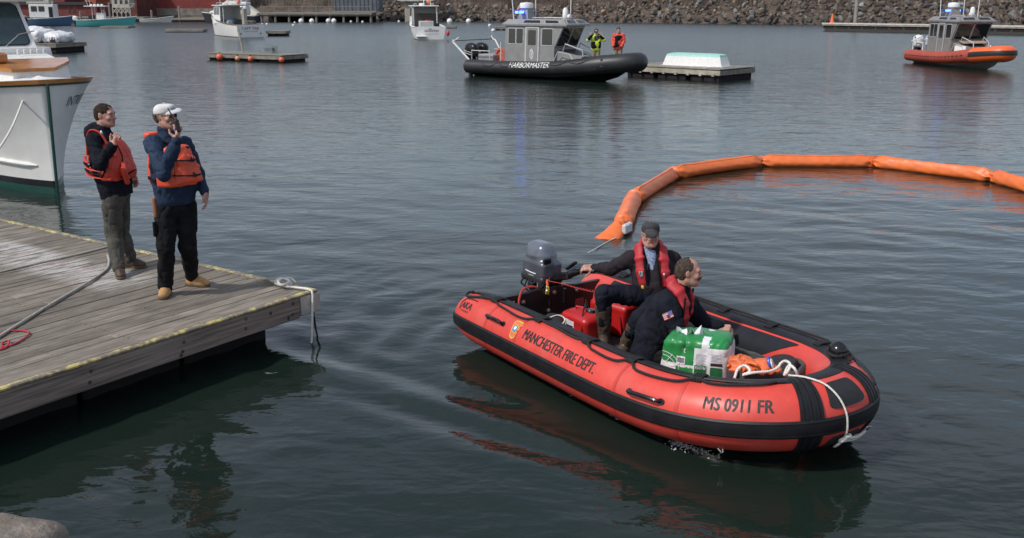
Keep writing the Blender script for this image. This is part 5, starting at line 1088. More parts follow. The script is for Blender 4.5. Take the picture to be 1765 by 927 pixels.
# ---- helmsman, sitting on the far tube with the tiller in his right hand
FW = nrm((-.20, -.98, 0)); yy = 9.22; org = V3(1.44, 9.22, .12)
J = dict(pelvis=WY(1133, 505, yy), chest=WY(1127, 463, yy), neck=WY(1122, 428, yy - .02), head=WY(1121, 403, yy - .05), shR=WY(1086, 446, yy + .02), shL=WY(1160, 448, yy + .02), elR=WY(1052, 462, yy + .10), wrR=WY(1024, 462, yy + .18), elL=WY(1172, 492, yy + .02), wrL=WY(1150, 520, yy - .2),
         hipR=WY(1116, 512, yy - .06), hipL=WY(1146, 514, yy - .06), knR=WY(1040, 506, 8.98), knL=WY(1103, 548, 8.60))
aR = W(1041, 592, .13); aL = W(1078, 610, .13); J['anR'] = aR + V3(0, 0, .09); J['anL'] = aL + V3(0, 0, .09)
o, j, Q, H = person('helmsman in dark cap and glasses steering the red inflatable by the tiller', org, J, FW, nrm((-.10, -.97, .0)), {'R': ((-.93, .12, .03), (-.05, -.45, .9), (.75, .95, .6), (.55, .3, -.8)), 'L': ((-.5, -.3, -.5), (0, -.7, .7), (.4, .5, .4), None)}, sc=1.02)
mfl = mat('plum_grey_fleece', (.026, .021, .026), .9, spec=.15, var=.2, scale=9, bump=.25, bscale=70)
jacket(o, j, FW, mfl, hem=.06, fat=1.12, belly=.03, seed=13, rough=.012)
mdn = mat('navy_trousers', (.010, .012, .020), .9, spec=.15, var=.25, scale=8, bump=.25)
trousers(o, j, FW, mdn, fat=1.08, end=.15, seed=3, waist=.02)
mrb = mat('olive_rubber', (.075, .055, .040), .45, var=.2, scale=6, bump=.12, bscale=20); mgum = mat('gum_sole', (.33, .22, .10), .7)
for a_, kn, td in ((aR, j['knR'], (-.15, -1)), (aL, j['knL'], (-.62, -.78))):
    b = boot(o, a_ - org, td, mrb, h=.14, top=.06, sole=False, name='rubber_boot'); an = a_ - org + V3(0, 0, .10); F = Field(*bounds(an, kn, m=.14), .0075); t_ = kn + (an - kn) * .26; F.cap(an, t_, .060, .080, k=.01); F.plane(t_, nrm(kn - an), .008); F.rough(.008, 8, 2); F.rough(.005, 18, 3, sharp=True); F.build('shaft', mrb, b)
    d = nrm(V3(td[0], td[1], 0)); n_ = V3(-d[1], d[0], 0); G = Field(a_ - org - .32, a_ - org + V3(.32, .32, .08), .008); G.ecap(a_ - org - d * .04 + V3(0, 0, .018), a_ - org + d * .145 + V3(0, 0, .018), .050, .05, .05, .05, n_); G.plane(a_ - org + V3(0, 0, .002), (0, 0, -1), .004); G.plane(a_ - org + V3(0, 0, .034), (0, 0, 1), .004); G.build('sole', mgum, b)
c_, Hc = cap_hat(o, j['head'], Q, mat('charcoal_cap', (.032, .032, .036), .8, var=.2, scale=20, bump=.2, bscale=120), down=.012)
mb = MB(); mb.loft([[Hc(x, .108 * math.sqrt(max(.02, 1 - (x / .087) ** 2 - ((z - .04) / .09) ** 2)) - .012 + .0025, z) for x in np.linspace(-.05, .05, 11)] for z in (.055, .066, .077)], wrap=False); mb.build('cap_panel', mat('pale_embroidery', (.42, .40, .40), .8), c_)
mb = MB()
for i_ in range(9):
    xa, xb = -.043 + i_ * .0098, -.043 + i_ * .0098 + .007; mb.loft([[Hc(x, .108 * math.sqrt(max(.02, 1 - (x / .087) ** 2 - ((z - .04) / .09) ** 2)) - .012 + .0055, z) for x in (xa, xb)] for z in (.060, .072)], wrap=False)
mb.build('cap_embroidery', mat('red_embroidery', (.35, .07, .06), .8), c_)
hair_cap(o, j['head'] + org, Q, org, mat('grey_hair', (.20, .18, .16), .85, var=.3, scale=70), back=-.05, grow=.006, seed=5, hat=.02)
hh = j['head']; r_, f_, u_ = Q; HH = lambda x, y, z: hh + r_ * x + f_ * y + u_ * z; mb = MB()
for s in (-1, 1):
    mb.tube([HH(s * .033 + .024 * cos(a), .103 - .004 * abs(cos(a)), .0 + .016 * sin(a)) for a in np.linspace(0, 2 * pi, 15)[:-1]], .0022, 5, closed=True, caps=False); mb.tube([HH(s * .057, .100, .006), HH(s * .074, .06, .008), HH(s * .084, -.005, .006)], .0022, 5)
mb.tube([HH(-.010, .106, .003), HH(.010, .106, .003)], .0022, 5); mb.build('glasses', M['gloss_black'], o)
def horseshoe(o, j, FW, m_, drop=.30, wid=.047, th=.029, lift=.0, lean=None, tilt=.0):
    rv = nrm(np.cross(FW, (0, 0, 1))); nb, ch = j['neck'], j['chest']; ax = nrm(nb - j['pelvis']); fp = nrm(FW - ax * (FW @ ax)); out = None
    F = Field(nb - .55, nb + .4, .0085)
    for s in (-1, 1):
        P = [nb - fp * .105 + ax * .035, nb - fp * .075 + rv * s * .085 + ax * .035, nb + rv * s * .118 + ax * .02 + fp * .02, nb + rv * s * .115 - ax * .07 + fp * .115, nb + rv * s * .110 - ax * .18 + fp * (.155 + tilt), nb + rv * s * .105 - ax * drop + fp * (.165 + tilt)]
        D = [nrm(ax * .6 - fp), nrm(ax * .7 - fp + rv * s * .6), nrm(rv * s + ax * .9), nrm(fp * .9 + ax * .7 + rv * s * .35), nrm(fp + ax * .1 + rv * s * .2), nrm(fp + rv * s * .2)]
        for i in range(5):
            e = P[i + 1] - P[i]; w = np.cross(nrm(e), nrm(D[i] + D[i + 1])); F.ecap(P[i], P[i + 1], wid, th * .8, wid, th * .8, w, k=.02)
    F.rough(.005, 16, 4); return F.build('life_jacket', m_, o), (nb, ax, fp, rv)
lj, (nb, ax, fp, rv) = horseshoe(o, j, FW, M['pfd_red'], .31)
for s in (-1, 1): strap(lj, [nb + rv * s * .062 - ax * t + fp * (.150 + .05 * min(1, t / .2)) for t in (.05, .12, .2, .3)], .012, .012, BLK, 'edge_piping')
vpanel(nb - rv * .108 * -1 - ax * .20 + fp * .192, (.024, .004, .03), .003, 'badge', (rv, fp, ax), mat('badge_grey', (.4, .42, .42), .6), 0., lj); vpanel(nb + rv * .105 - ax * .335 + fp * .175, (.022, .018, .02), .012, 'pull_tab', (rv, fp, ax), mat('yellow_tab', (.6, .45, .03), .5), 0., lj)
vpanel(nb - rv * .108 - ax * .19 + fp * .192, (.011, .004, .016), .003, 'badge', (rv, fp, ax), M['dirty_white'], 0., lj)
G = Field(nb - .25, nb + .2, .0075); G.ecap(nb + ax * .03 + fp * .045, nb - ax * .16 + fp * .125, .062, .03, .03, .025, rv); G.build('shirt_front', mat('blue_check_shirt', (.20, .26, .38), .8, var=.5, scale=60), o)

# ---- man in the bow half, kneeling behind the sack
FW = nrm((.93, -.37, 0)); yy = 8.2; org = V3(1.30, 8.22, .12)
J = dict(pelvis=WY(1121, 604, 8.26), chest=WY(1150, 532, 8.24), neck=WY(1172, 497, 8.21), head=WY(1187, 468, 8.18), shR=WY(1151, 527, 8.04), shL=WY(1186, 524, 8.38), elR=WY(1174, 580, 7.92), wrR=WY(1226, 574, 7.95), elL=WY(1216, 560, 8.36), wrL=WY(1239, 562, 8.27))
pl = J['pelvis']; RV = nrm(np.cross(FW, (0, 0, 1)))
J['hipR'] = pl + RV * .09; J['hipL'] = pl - RV * .09; J['knR'] = pl + RV * .13 + FW * .40 + V3(0, 0, .02); J['knL'] = pl - RV * .16 + FW * .40 + V3(0, 0, .04); J['anR'] = J['knR'] - FW * .10 + V3(0, 0, .0); J['anL'] = J['knL'] - FW * .08
for s in 'RL': J['an' + s][2] = .22
o, j, Q, H = person('balding man with moustache in navy fleece leaning forward behind the green sack', org, J, FW, nrm((.985, -.10, -.06)), {'R': ((.93, .18, -.12), (.1, -.35, .95), (.4, .6, .5), (.6, .4, -.6)), 'L': ((.88, -.30, -.25), (.1, -.4, .9), (.5, .8, .5), (.5, .5, -.6))}, sc=1.02)
jacket(o, j, FW, M['navy'], hem=.10, fat=1.16, belly=.03, seed=21, rough=.012, sl=1.1)
trousers(o, j, FW, M['trouser_black'], fat=1.05, seed=5, waist=.02)
for s in 'RL': boot(o, V3(*j['an' + s][:2], .005), FW[:2], BLK, h=.16, top=.06)
hair_cap(o, j['head'] + org, Q, org, mat('brown_grey_hair', (.060, .046, .037), .95, spec=.12, var=.55, scale=80, sx=(1, 1, .3)), back=-.07, grow=.007, bald=.03, seed=8)
hh = j['head']; r_, f_, u_ = Q; HH = lambda x, y, z: hh + r_ * x + f_ * y + u_ * z; F = Field(hh - .16, hh + .16, .0045)
F.cap(HH(-.026, .088, -.056), HH(0, .104, -.047), .0075, .0095, k=.008); F.cap(HH(.026, .088, -.056), HH(0, .104, -.047), .0075, .0095, k=.008)
for s in (-1, 1): F.cap(HH(s * .027, .086, -.055), HH(s * .030, .080, -.085), .0065, k=.008)
F.rough(.003, 60, 2); F.build('moustache', MATS['brown_grey_hair'], o)
lj, (nb, ax, fp, rv) = horseshoe(o, j, FW, M['pfd_red'], .34, wid=.048)
for s in (-1, 1): strap(lj, [nb + rv * s * .158 - ax * t + fp * (.09 + .06 * min(1, t / .2)) for t in (.0, .12, .2, .3)], .009, .009, BLK, 'edge_piping')
# flag patch on the sleeve
sh, el = j['shR'], j['elR']; d_ = nrm(el - sh); out_ = nrm(RV - d_ * (RV @ d_)); al = nrm(np.cross(d_, out_)); pc = sh + d_ * .085 + out_ * .093
if al @ FW < 0: al = -al
def patch(x0, x1, y0, y1, off, m_, name):
    return MB().loft([[pc + al * x - d_ * y + out_ * (off - .35 * x * x * 3) for x in np.linspace(x0, x1, 5)] for y in (y0, (y0 + y1) / 2, y1)], wrap=False).build(name, m_, o, 180)
mfr = mat('flag_red', (.42, .07, .07), .8); mfw = mat('flag_white', (.62, .60, .58), .8)
fp0 = patch(-.044, .044, -.028, .028, .0, mfw, 'sleeve_flag')
for k in range(4): patch(-.044, .044 if k < 2 else .044, -.028 + k * .0156, -.028 + k * .0156 + .0075, .002, mfr, 'flag_stripe').parent = fp0
patch(.006, .044, -.002, .028, .004, mat('flag_blue', (.09, .10, .28), .8), 'flag_canton').parent = fp0
# ================================================================== the white yacht's bow at the left edge
mvar = mat('varnished_wood', (.42, .17, .045), .3, var=.2, scale=5, sx=(1, 1, 4), coat=.5); mgrn = mat('dark_green_paint', (.008, .055, .042), .4, var=.1)
mhull = mat('old_white_gelcoat', (.68, .68, .655), .4, var=.05, scale=2, dirt=(.42, .33, .2), dirt_amt=.3)
st = W(99, 335, 0.); AX = nrm((-.66, .75, 0)); yt = thing('white_yacht', 'white wooden trimmed motor yacht with flared bow moored beyond the dock', 'yacht', st, math.atan2(-AX[1], -AX[0]))
# local x forward from the stem, y to port (right in the view)
DECKZ = lambda d: 2.02 - .17 * min(d, 3) / 3
def hb(d, z):
    if d <= 0: return .02
    top = DECKZ(d); bd = .03 + 1.30 * (1 - math.exp(-d / .56)); bw = .02 + 1.05 * (1 - math.exp(-d / 2.0)); t_ = min(max(z / top, -.2), 1); return bw * (1 - .25 * max(0, -t_ * 5)) + (bd - bw) * max(0, t_) ** 1.9
def hull_sheet(z0, z1, off=0., nz=10, dmax=7.):
    out = []
    ds = [0] + list(np.geomspace(.04, dmax, 34))
    for k in range(nz + 1):
        q = k / nz; row = []
        for sgn in (1, -1):
            seq = ds[::-1] if sgn == 1 else ds[1:]
            for d in seq:
                a = z0(d) if callable(z0) else z0; c = z1(d) if callable(z1) else z1; z = a + (c - a) * q; rake = .16 * (z / 2.0)
                y = hb(d, z) + off * (1 if d else 0); row.append((-d + rake + off * math.exp(-d * 3), sgn * y, z))
        out.append(row)
    return out
MB().loft(hull_sheet(.24, lambda d: DECKZ(d) - .06), wrap=False).build('hull', mhull, yt, 60)
MB().loft(hull_sheet(-.3, .135, nz=3), wrap=False).build('bottom_paint', mgrn, yt, 60); MB().loft(hull_sheet(.13, .245, .004, nz=2), wrap=False).build('boot_stripe', M['gloss_black'], yt, 60)
MB().loft(hull_sheet(lambda d: DECKZ(d) - .105, lambda d: DECKZ(d) - .07, .018, nz=2) , wrap=False).build('sheer_stripe', mgrn, yt, 60)
MB().loft(hull_sheet(lambda d: DECKZ(d) - .072, lambda d: DECKZ(d) - .0, .026, nz=3) + hull_sheet(lambda d: DECKZ(d), lambda d: DECKZ(d) + .001, -.10, nz=1)[:1], wrap=False).build('toe_rail', mvar, yt, 40)
MB().loft([[(p[0] - .05 * (abs(p[1]) < .1), p[1] * .985, p[2] - .03) for p in hull_sheet(lambda d: DECKZ(d), lambda d: DECKZ(d), -.02, nz=1)[0]], [(p[0] - .3 * math.exp(p[0] * 2), 0, p[2] + .05) for p in hull_sheet(lambda d: DECKZ(d), lambda d: DECKZ(d), -.02, nz=1)[0]]], wrap=False).build('deck', M['white'], yt, 60)
MB().tube([(.165 * (z / 2.0) + .012, 0, z) for z in np.linspace(-.2, 1.95, 12)], .03, 6).build('stem_band', mgrn, yt)
MB().tube([(-d + .03, -(hb(d, .52) + .02), .50 + .035 * d) for d in np.linspace(.28, 5, 24)], [.01] + [.04] * 22 + [.02], 7).build('spray_rail', mhull, yt)
# raised trunk and hatch on the foredeck, wheelhouse behind
def rsec(x, w, z0, z1): return [(x, -w, z0), (x, -w * .93, z1), (x, w * .93, z1), (x, w, z0)]
MB().loft([rsec(-.55, .35, 1.9, 2.12), rsec(-1.2, .85, 1.9, 2.20), rsec(-3.2, 1.15, 1.9, 2.30)]).build('cabin_trunk', M['white'], yt, 30)
MB().loft([[(x, -w, z), (x, -w, z + .06), (x, w, z + .06), (x, w, z)] for x, w, z in ((-.5, .36, 2.12), (-1.2, .84, 2.19), (-1.7, .98, 2.23))]).build('trunk_trim', mvar, yt, 30)
mb = MB(); mb.box((-1.35, -.45, 2.34), (.5, .4, .18), .1, bev=.03); mb.build('hatch', mvar, yt)
MB().lathe([(.10, 0), (.12, .05), (.07, .08), (.02, .1)], 12, Matrix.Translation((-.35, -.12, 1.98))).build('windlass', M['steel'], yt)
for i in range(5): MB().box((-2.95 + .03 * i, .95 - i * .13, 2.36), (.05, .05, .10), bev=.01).build('louvre', M['dirty_white'], yt)
wf, wb = -3.3, -6.0
MB().loft([rsec(wf + .05, 1.25, 1.85, 2.42), rsec(wb, 1.45, 1.85, 2.42)]).build('wheelhouse_base', M['white'], yt, 30)
fr0 = [Vector((wf, -1.1, 2.42)), Vector((wf, .92, 2.42)), Vector((wf - .62, .84, 3.32)), Vector((wf - .62, -1.0, 3.32))]
def quad_pt(c, u, v): return (c[0] * (1 - u) + c[1] * u) * (1 - v) + (c[3] * (1 - u) + c[2] * u) * v
def panel(c, u0, u1, v0, v1, th, off, r=.0, n=5):
    """a pane with rounded corners lying on the quad c"""
    nn = (c[1] - c[0]).cross(c[3] - c[0]).normalized(); P = []
    a_, b_ = (u1 - u0) / 2, (v1 - v0) / 2; cu, cv = (u0 + u1) / 2, (v0 + v1) / 2; W_ = (c[1] - c[0]).length; H_ = (c[3] - c[0]).length; ru, rv2 = min(r / W_, a_), min(r / H_, b_)
    for qx, qy, s in ((1, 1, 0), (-1, 1, 90), (-1, -1, 180), (1, -1, 270)):
        for k in range(n if r else 1):
            an = R(s + (90 * k / (n - 1) if r else 0)); P.append((cu + qx * (a_ - ru) + (ru * cos(an) if r else 0), cv + qy * (b_ - rv2) + (rv2 * sin(an) if r else 0)))
    a = [quad_pt(c, u, v) + nn * off for u, v in P]; b = [p + nn * th for p in a]; m = len(a)
    return MB().add(a + b, [tuple(range(m - 1, -1, -1)), tuple(range(m, 2 * m))] + [(i, (i + 1) % m, m + (i + 1) % m, m + i) for i in range(m)])
def window(c, u0, u1, v0, v1, parent, mg, mf, r=.06, fw=.03, name='window'):
    W_ = (c[1] - c[0]).length; H_ = (c[3] - c[0]).length; f = panel(c, u0 - fw / W_, u1 + fw / W_, v0 - fw / H_, v1 + fw / H_, .012, .002, r + fw).build(name, mf, parent, 30)
    panel(c, u0, u1, v0, v1, .010, .008, r).build('pane', mg, f, 30); return f
sideR = [Vector((wf, .92, 2.42)), Vector((wb, 1.3, 2.42)), Vector((wb, 1.15, 3.32)), Vector((wf - .62, .84, 3.32))]; sideL = [Vector((wb, -1.3, 2.42)), Vector((wf, -1.1, 2.42)), Vector((wf - .62, -1.0, 3.32)), Vector((wb, -1.15, 3.32))]
mtg = mat('tinted_glass', (.02, .045, .05), .05, var=.2, spec=.8)
wh = MB(); wh.add(fr0 + [Vector((wb, -1.3, 2.42)), Vector((wb, 1.3, 2.42)), Vector((wb, 1.15, 3.32)), Vector((wb, -1.15, 3.32))], [(0, 1, 2, 3), (1, 5, 6, 2), (5, 4, 7, 6), (4, 0, 3, 7), (3, 2, 6, 7)]); wh.build('wheelhouse', M['white'], yt, 30)
for u0, u1 in ((.05, .48), (.52, .95)): window(fr0, u0, u1, .07, .93, yt, mtg, M['gloss_black'], .10, .025, 'windscreen')
window(sideR, .08, .42, .1, .9, yt, mtg, M['gloss_black'], .1, .02); window(sideL, .58, .92, .1, .9, yt, mtg, M['gloss_black'], .1, .02)
MB().box((-5.0, 0, 3.36), (2.9, 2.5, .09), bev=.03).build('roof', M['white'], yt); MB().box((-3.6, 0, 3.40), (.16, 2.56, .11), bev=.03).build('roof_brow', mvar, yt)
for y in (-.5, .35): MB().tube([(wf - .02, y, 2.46), (wf - .14, y + .3, 2.68), (wf - .2, y + .62, 2.74)], .012, 5).build('wiper', M['steel'], yt)
MB().tube([(-.9, -1.25, 1.95), (-.9, -1.25, 2.2), (-1.3, -1.5, 2.32), (-3., -1.75, 2.32)], .018, 7).build('hand_rail', M['white'], yt)
def on_bow(d0, z0, sgn):
    def fn(u, v):
        d = d0 + u * sgn; z = z0 + v; return (-d + .16 * z / 2.0, sgn * (hb(d, z) + .006), z)
    return fn
lettering('INTREPID', .24, lambda u, v: on_bow(.24, 1.52, 1)(u * .9, v), mgrn, yt, shear=.25, sx=.75, cuts=2)
lettering('INTREPIDA', .24, lambda u, v: (-(1.75 - u) + .12, -(hb(1.75 - u, 1.45 + v) + .006), 1.45 + v), mgrn, yt, shear=.25, sx=.75, cuts=2)
lw = WY(53, 134, 18.3); tag(rope('bow_line', [WY(53, 134, 18.3), WY(35, 185, 17.0), WY(15, 230, 15.8), WY(-25, 290, 14.2)], .016, M['rope_white']), 'white line running down from the yacht\'s foredeck past its hull', 'rope')

# ================================================================== two collar boats
class Collar:
    def __init__(s, L, hw, r0, r1, z0, z1, sharp=1.0):
        h_ = [(0, -hw, z0, r0), (L * .25, -hw, z0, r0), (L * .5, -hw, z0 + (z1 - z0) * .12, r0), (L * .68, -hw * .96, z0 + (z1 - z0) * .38, r0 + (r1 - r0) * .3), (L * .82, -hw * .78, z0 + (z1 - z0) * .68, r1), (L * .92, -hw * .52, z0 + (z1 - z0) * .88, r1), (L * .975, -hw * .24, z1, r1)]
        s.P = np.array(catmull(h_ + [(L * .99, 0, z1, r1)] + [(a, -b, c, d) for a, b, c, d in h_[::-1]], 8)); s.S = np.concatenate([[0], np.cumsum(np.linalg.norm(np.diff(s.P[:, :3], axis=0), axis=1))]); s.M = float(s.S[-1])
    def at(s, q, phi, off=0.):
        c = [np.interp(q, s.S, s.P[:, k]) for k in range(4)]; e = .05; t0 = np.array([np.interp(q + e, s.S, s.P[:, k]) - np.interp(q - e, s.S, s.P[:, k]) for k in range(2)]); t0 /= np.linalg.norm(t0); r = c[3] + off
        return np.array([c[0] + t0[1] * r * cos(R(phi)), c[1] - t0[0] * r * cos(R(phi)), c[2] + r * sin(R(phi))])
    def tube(s, q0, q1, off, n=90, seg=22): return MB().loft([[s.at(q, -360 * k / seg, off) for k in range(seg)] for q in np.linspace(q0, q1, n)])
    def band(s, q0, q1, p0, p1, off, n=40): return MB().loft([[s.at(q, p0, -.005)] + [s.at(q, p, off) for p in np.linspace(p0, p1, 6)] + [s.at(q, p1, -.005)] for q in np.linspace(q0, q1, n)])
def big_outboard(parent, x, y, m_, h=.78, name='outboard'):
    F = Field((x - .5, y - .32, .45), (x + .42, y + .32, 1.65), .02); F.rbox((x, y, h + .30), (.32, .20, .30), .15); F.ell((x - .03, y, h + .42), (.30, .19, .26), k=.1); o = F.build(name, m_, parent)
    mb = MB(); mb.box((x - .02, y, h - .18), (.40, .26, .40), bev=.05); mb.bar((x - .05, y, h - .2), (x - .1, y, -.4), .2, .12); mb.build('midsection', M['gloss_black'], o); return o
def response_boat(name, label, cat, loc, rz, L, colr, colb, alu, frame_m, style):
    t_ = thing(name, label, cat, loc, rz); hw = .98; c = Collar(L, hw, .31, .40 if style == 'hm' else .36, .44, .86)
    if style == 'hm':
        c.tube(0, c.M, 0, 110).build('collar', colr, t_, 60)
        for q0 in (c.M / 2 - 1.55, c.M / 2 + 1.45): c.band(q0, q0 + .10, -100, 120, .015, 3).build('collar_seam', colr, t_)
        for k in range(7): c.band(c.M / 2 - 1.4 + k * .16, c.M / 2 - 1.37 + k * .16, -60, 100, .008, 2).build('collar_rib', colr, t_)
        for a in ((1.0, 1.9), (2.0, 2.9)): MB().tube([c.at(q, p, .015) for q, p in ((a[0], 50), (a[0] + .2, 15), (a[1] - .3, 15), (a[1], 50))], .022, 6).build('grab_line', M['black'], t_)
        for q in (4.6, 5.7): MB().tube([c.at(q + k * .25, 45 - 22 * sin(pi * k / 4), .02) for k in range(5)], .018, 6).build('grab_line', M['black'], t_)
    else:
        qa = c.M / 2 - 1.75; c.tube(0, qa, 0, 60).build('collar', colr, t_, 60); c.tube(qa, c.M - qa, .012, 60).build('bow_collar', colb, t_, 60); c.tube(c.M - qa, c.M, 0, 60).build('collar', colr, t_, 60)
        c.band(qa + .03, c.M - qa - .03, -12, 24, .03).build('bow_fender', M['black'], t_)
        for k in range(17): q = .2 + k * (qa - .4) / 17; c.band(q, q + .17, 2, 9, .02, 3).build('rub_block', M['black'], t_)
    for q in (0, c.M): MB().ell(c.at(q, 0, -.31 - 0), (.12, .30, .30)).build('collar_end', colr, t_)
    hs = []
    for x, b_, zk in ((.1, .85, -.35), (L * .3, .88, -.35), (L * .55, .88, -.33), (L * .75, .72, -.15), (L * .88, .42, .2), (L * .95, .12, .55)): hs.append([(x, -b_, .42), (x, -b_ * .95, .12 + max(0, zk + .35) * .8), (x, 0, zk), (x, b_ * .95, .12 + max(0, zk + .35) * .8), (x, b_, .42)])
    MB().loft(hs).build('hull', alu if style != 'hm' else M['gloss_black'], t_, 30)
    MB().prism([(.1, -.8), (L * .6, -.85), (L * .8, -.62), (L * .93, -.1), (L * .93, .1), (L * .8, .62), (L * .6, .85), (.1, .8)], .44, .50).build('deck', alu, t_)
    x0, x1 = L * .245, L * (.56 if style == 'hm' else .55); w0, w1, zb, zt = (.92, .86, .5, 2.30) if style == 'hm' else (1.0, .96, .5, 2.3); rk = .45
    B0 = [Vector((x0, -w0, zb)), Vector((x1, -w0, zb)), Vector((x1, w0, zb)), Vector((x0, w0, zb))]; wz = 1.38
    wm = w0 + (w1 - w0) * (wz - zb) / (zt - zb); Mid = [Vector((x0, -wm, wz)), Vector((x1, -wm, wz)), Vector((x1, wm, wz)), Vector((x0, wm, wz))]; T0 = [Vector((x0 + .02, -w1, zt)), Vector((x1 + rk, -w1, zt)), Vector((x1 + rk, w1, zt)), Vector((x0 + .02, w1, zt))]
    MB().loft([B0, Mid, T0]).build('cabin', alu, t_, 20)
    S = [Mid[0], Mid[1], T0[1], T0[0]]; P_ = [Mid[2], Mid[3], T0[3], T0[2]]; Fq = [Mid[1], Mid[2], T0[2], T0[1]]
    full = [B0[0], B0[1], T0[1].lerp(T0[0], .12), T0[0]]; SL = [B0[0], B0[1], Vector((x1, -w1, zt)), T0[0]]; PL = [B0[2], B0[3], T0[3], Vector((x1, w1, zt))]
    for q, mir in ((SL, False), (PL, True)):
        f = (lambda a, b: (1 - b, 1 - a)) if mir else (lambda a, b: (a, b))
        for a, b in ((.07, .215), (.235, .37)): window(q, *f(a, b), .57, .93, t_, M['glass'], frame_m, .05)
        d = panel(q, *f(.42, .70), .03, .97, .02, .012, .05).build('door_frame', frame_m, t_); panel(q, *f(.445, .675), .06, .95, .02, .016, .04).build('door', alu, d)
        window(q, *f(.48, .64), .54, .90, d, M['glass'], frame_m, .05).location = (0, (.02 if mir else -.02), 0)
        window(q, *f(.755, .965), .55, .93, t_, M['glass'], frame_m, .05)
        if style == 'hm':
            nn = -1 if not mir else 1; mb = MB(); ctr = quad_pt(q, .56 if not mir else .44, .33); mb.loft([[(ctr.x + .11 * k * cos(a), ctr.y + nn * (.045 - .002 * i), ctr.z + .23 * k * sin(a)) for a in [2 * pi * j / 20 for j in range(20)]] for i, k in enumerate((1, .8, .02))]); mb.build('door_seal', mat('pale_seal', (.5, .5, .5), .5), t_)
            mb = MB(); mb.tube([(ctr.x + .06 * cos(a), ctr.y + nn * .048, ctr.z + .11 * sin(a)) for a in [2 * pi * j / 14 for j in range(14)]], .008, 4, closed=True, caps=False); mb.build('seal_ring', alu, t_)
    for a, b in ((.04, .48), (.52, .96)): window(Fq, a, b, .08, .92, t_, M['glass'], frame_m, .08, .03, 'windscreen')
    # roof: sill band, sloped clerestory with slit windows, top
    r0 = [(x0 - .12, -w1 - .08, zt), (x1 + rk + .22, -w1 - .08, zt), (x1 + rk + .22, w1 + .08, zt), (x0 - .12, w1 + .08, zt)]; r1 = [(x, y, z + .07) for x, y, z in r0]; r2 = [(x0 + .12, -w1 + .12, zt + .27), (x1 + rk - .10, -w1 + .12, zt + .27), (x1 + rk - .10, w1 - .12, zt + .27), (x0 + .12, w1 - .12, zt + .27)]
    MB().loft([r0, r1, r2]).build('roof', alu, t_, 20)
    V = [Vector(p) for p in (r1[0], r1[1], r2[1], r2[0])]; V2 = [Vector(p) for p in (r1[2], r1[3], r2[3], r2[2])]; V3_ = [Vector(p) for p in (r1[1], r1[2], r2[2], r2[1])]
    for q in (V, V2):
        for a, b in ((.32, .60), (.68, .90)): window(q, a, b, .2, .8, t_, M['gloss_black'], frame_m, .06, .025, 'roof_window')
    for a, b in ((.1, .45), (.55, .9)): window(V3_, a, b, .2, .8, t_, M['gloss_black'], frame_m, .06, .025, 'roof_window')
    zr = zt + .27; mm = MB(); mm.loft([[(x0 + .55 + x, y, z) for x, y in ((-.3 * k, -.3 * k), (.3 * k, -.3 * k), (.3 * k, .3 * k), (-.3 * k, .3 * k))] for k, z in ((1, zr), (.72, zr + .42))]); mm.build('mast', alu, t_)
    MB().lathe([(.20, zr + .44), (.30, zr + .48), (.31, zr + .62), (.28, zr + .70), (.02, zr + .73)], 20, Matrix.Translation((x0 + .55, 0, 0))).build('radar_dome', M['white'], t_)
    mbl = mat('blue_light', (.04, .12, 1.0), .3, emit=8.0); lb = MB().box((x0 + .55, 0, zr + .30), (.16, 1.35, .11), bev=.03).build('light_bar', mat('light_bar_blue', (.02, .07, .5), .2), t_)
    for y in (-.5, .05) if style == 'hm' else (-.35, .2): MB().box((x0 + .64, y, zr + .30), (.06, .30, .10), bev=.01).build('lamp', mbl, lb)
    if style == 'hm':
        for y in (-.2, .3): MB().box((x0 + .46, y, zr + .30), (.05, .26, .10)).build('lamp', mbl, lb)
        MB().box((x0 + .52, -.69, zr + .30), (.15, .05, .10)).build('lamp', mbl, lb)
    for x, y, l, lean in ((x0 + .25, -.55, 2.6, -.10), (x0 + .7, .5, 2.6, 0), (x1 + .0, .35, 3.0, .02)): MB().tube([(x, y, zr - .05), (x + lean * l, y, zr + l)], [.022, .012], 6).build('whip_antenna', M['white'], t_)
    MB().lathe([(.12, zr - .02), (.13, zr + .05), (.12, zr + .30), (.08, zr + .40), (.01, zr + .43)], 14, Matrix.Translation((x1 - .1, .1, .08))).build('camera_dome', M['white'], t_); MB().lathe([(.2, zr), (.12, zr + .1)], 10, Matrix.Translation((x1 - .1, .1, 0))).build('dome_base', alu, t_)
    mb = MB(); mb.lathe([(.09, 0), (.10, .12), (.06, .14)], 10, Matrix.Translation((x1 + .28, -.25, zr + .12)) @ Matrix.Rotation(R(80), 4, 'Y')); mb.build('search_light', M['white'], t_)
    mb = MB()
    for y in (-.45, .45): mb.tube([(x0 + 1.2, y, zr - .03), (x0 + 1.22, y, zr + .07), (x1 + .1, y, zr + .07), (x1 + .12, y, zr - .03)], .018, 6)
    mb.build('roof_rail', frame_m, t_)['kind'] = 'stuff'
    # cuddy, rails and gear
    xc = x1 + 1.15; MB().loft([[(x1, -.80, .5), (x1, -.72, 1.28), (x1, .72, 1.28), (x1, .80, .5)], [(xc, -.55, .5), (xc, -.45, 1.02), (xc, .45, 1.02), (xc, .55, .5)]]).build('cuddy', alu, t_, 20)
    MB().loft([[(x1 + .05, -.6, 1.29), (x1 + .05, .6, 1.29)], [(xc - .25, -.42, 1.09), (xc - .25, .42, 1.09)]], wrap=False).build('deck_grip', M['black'], t_)
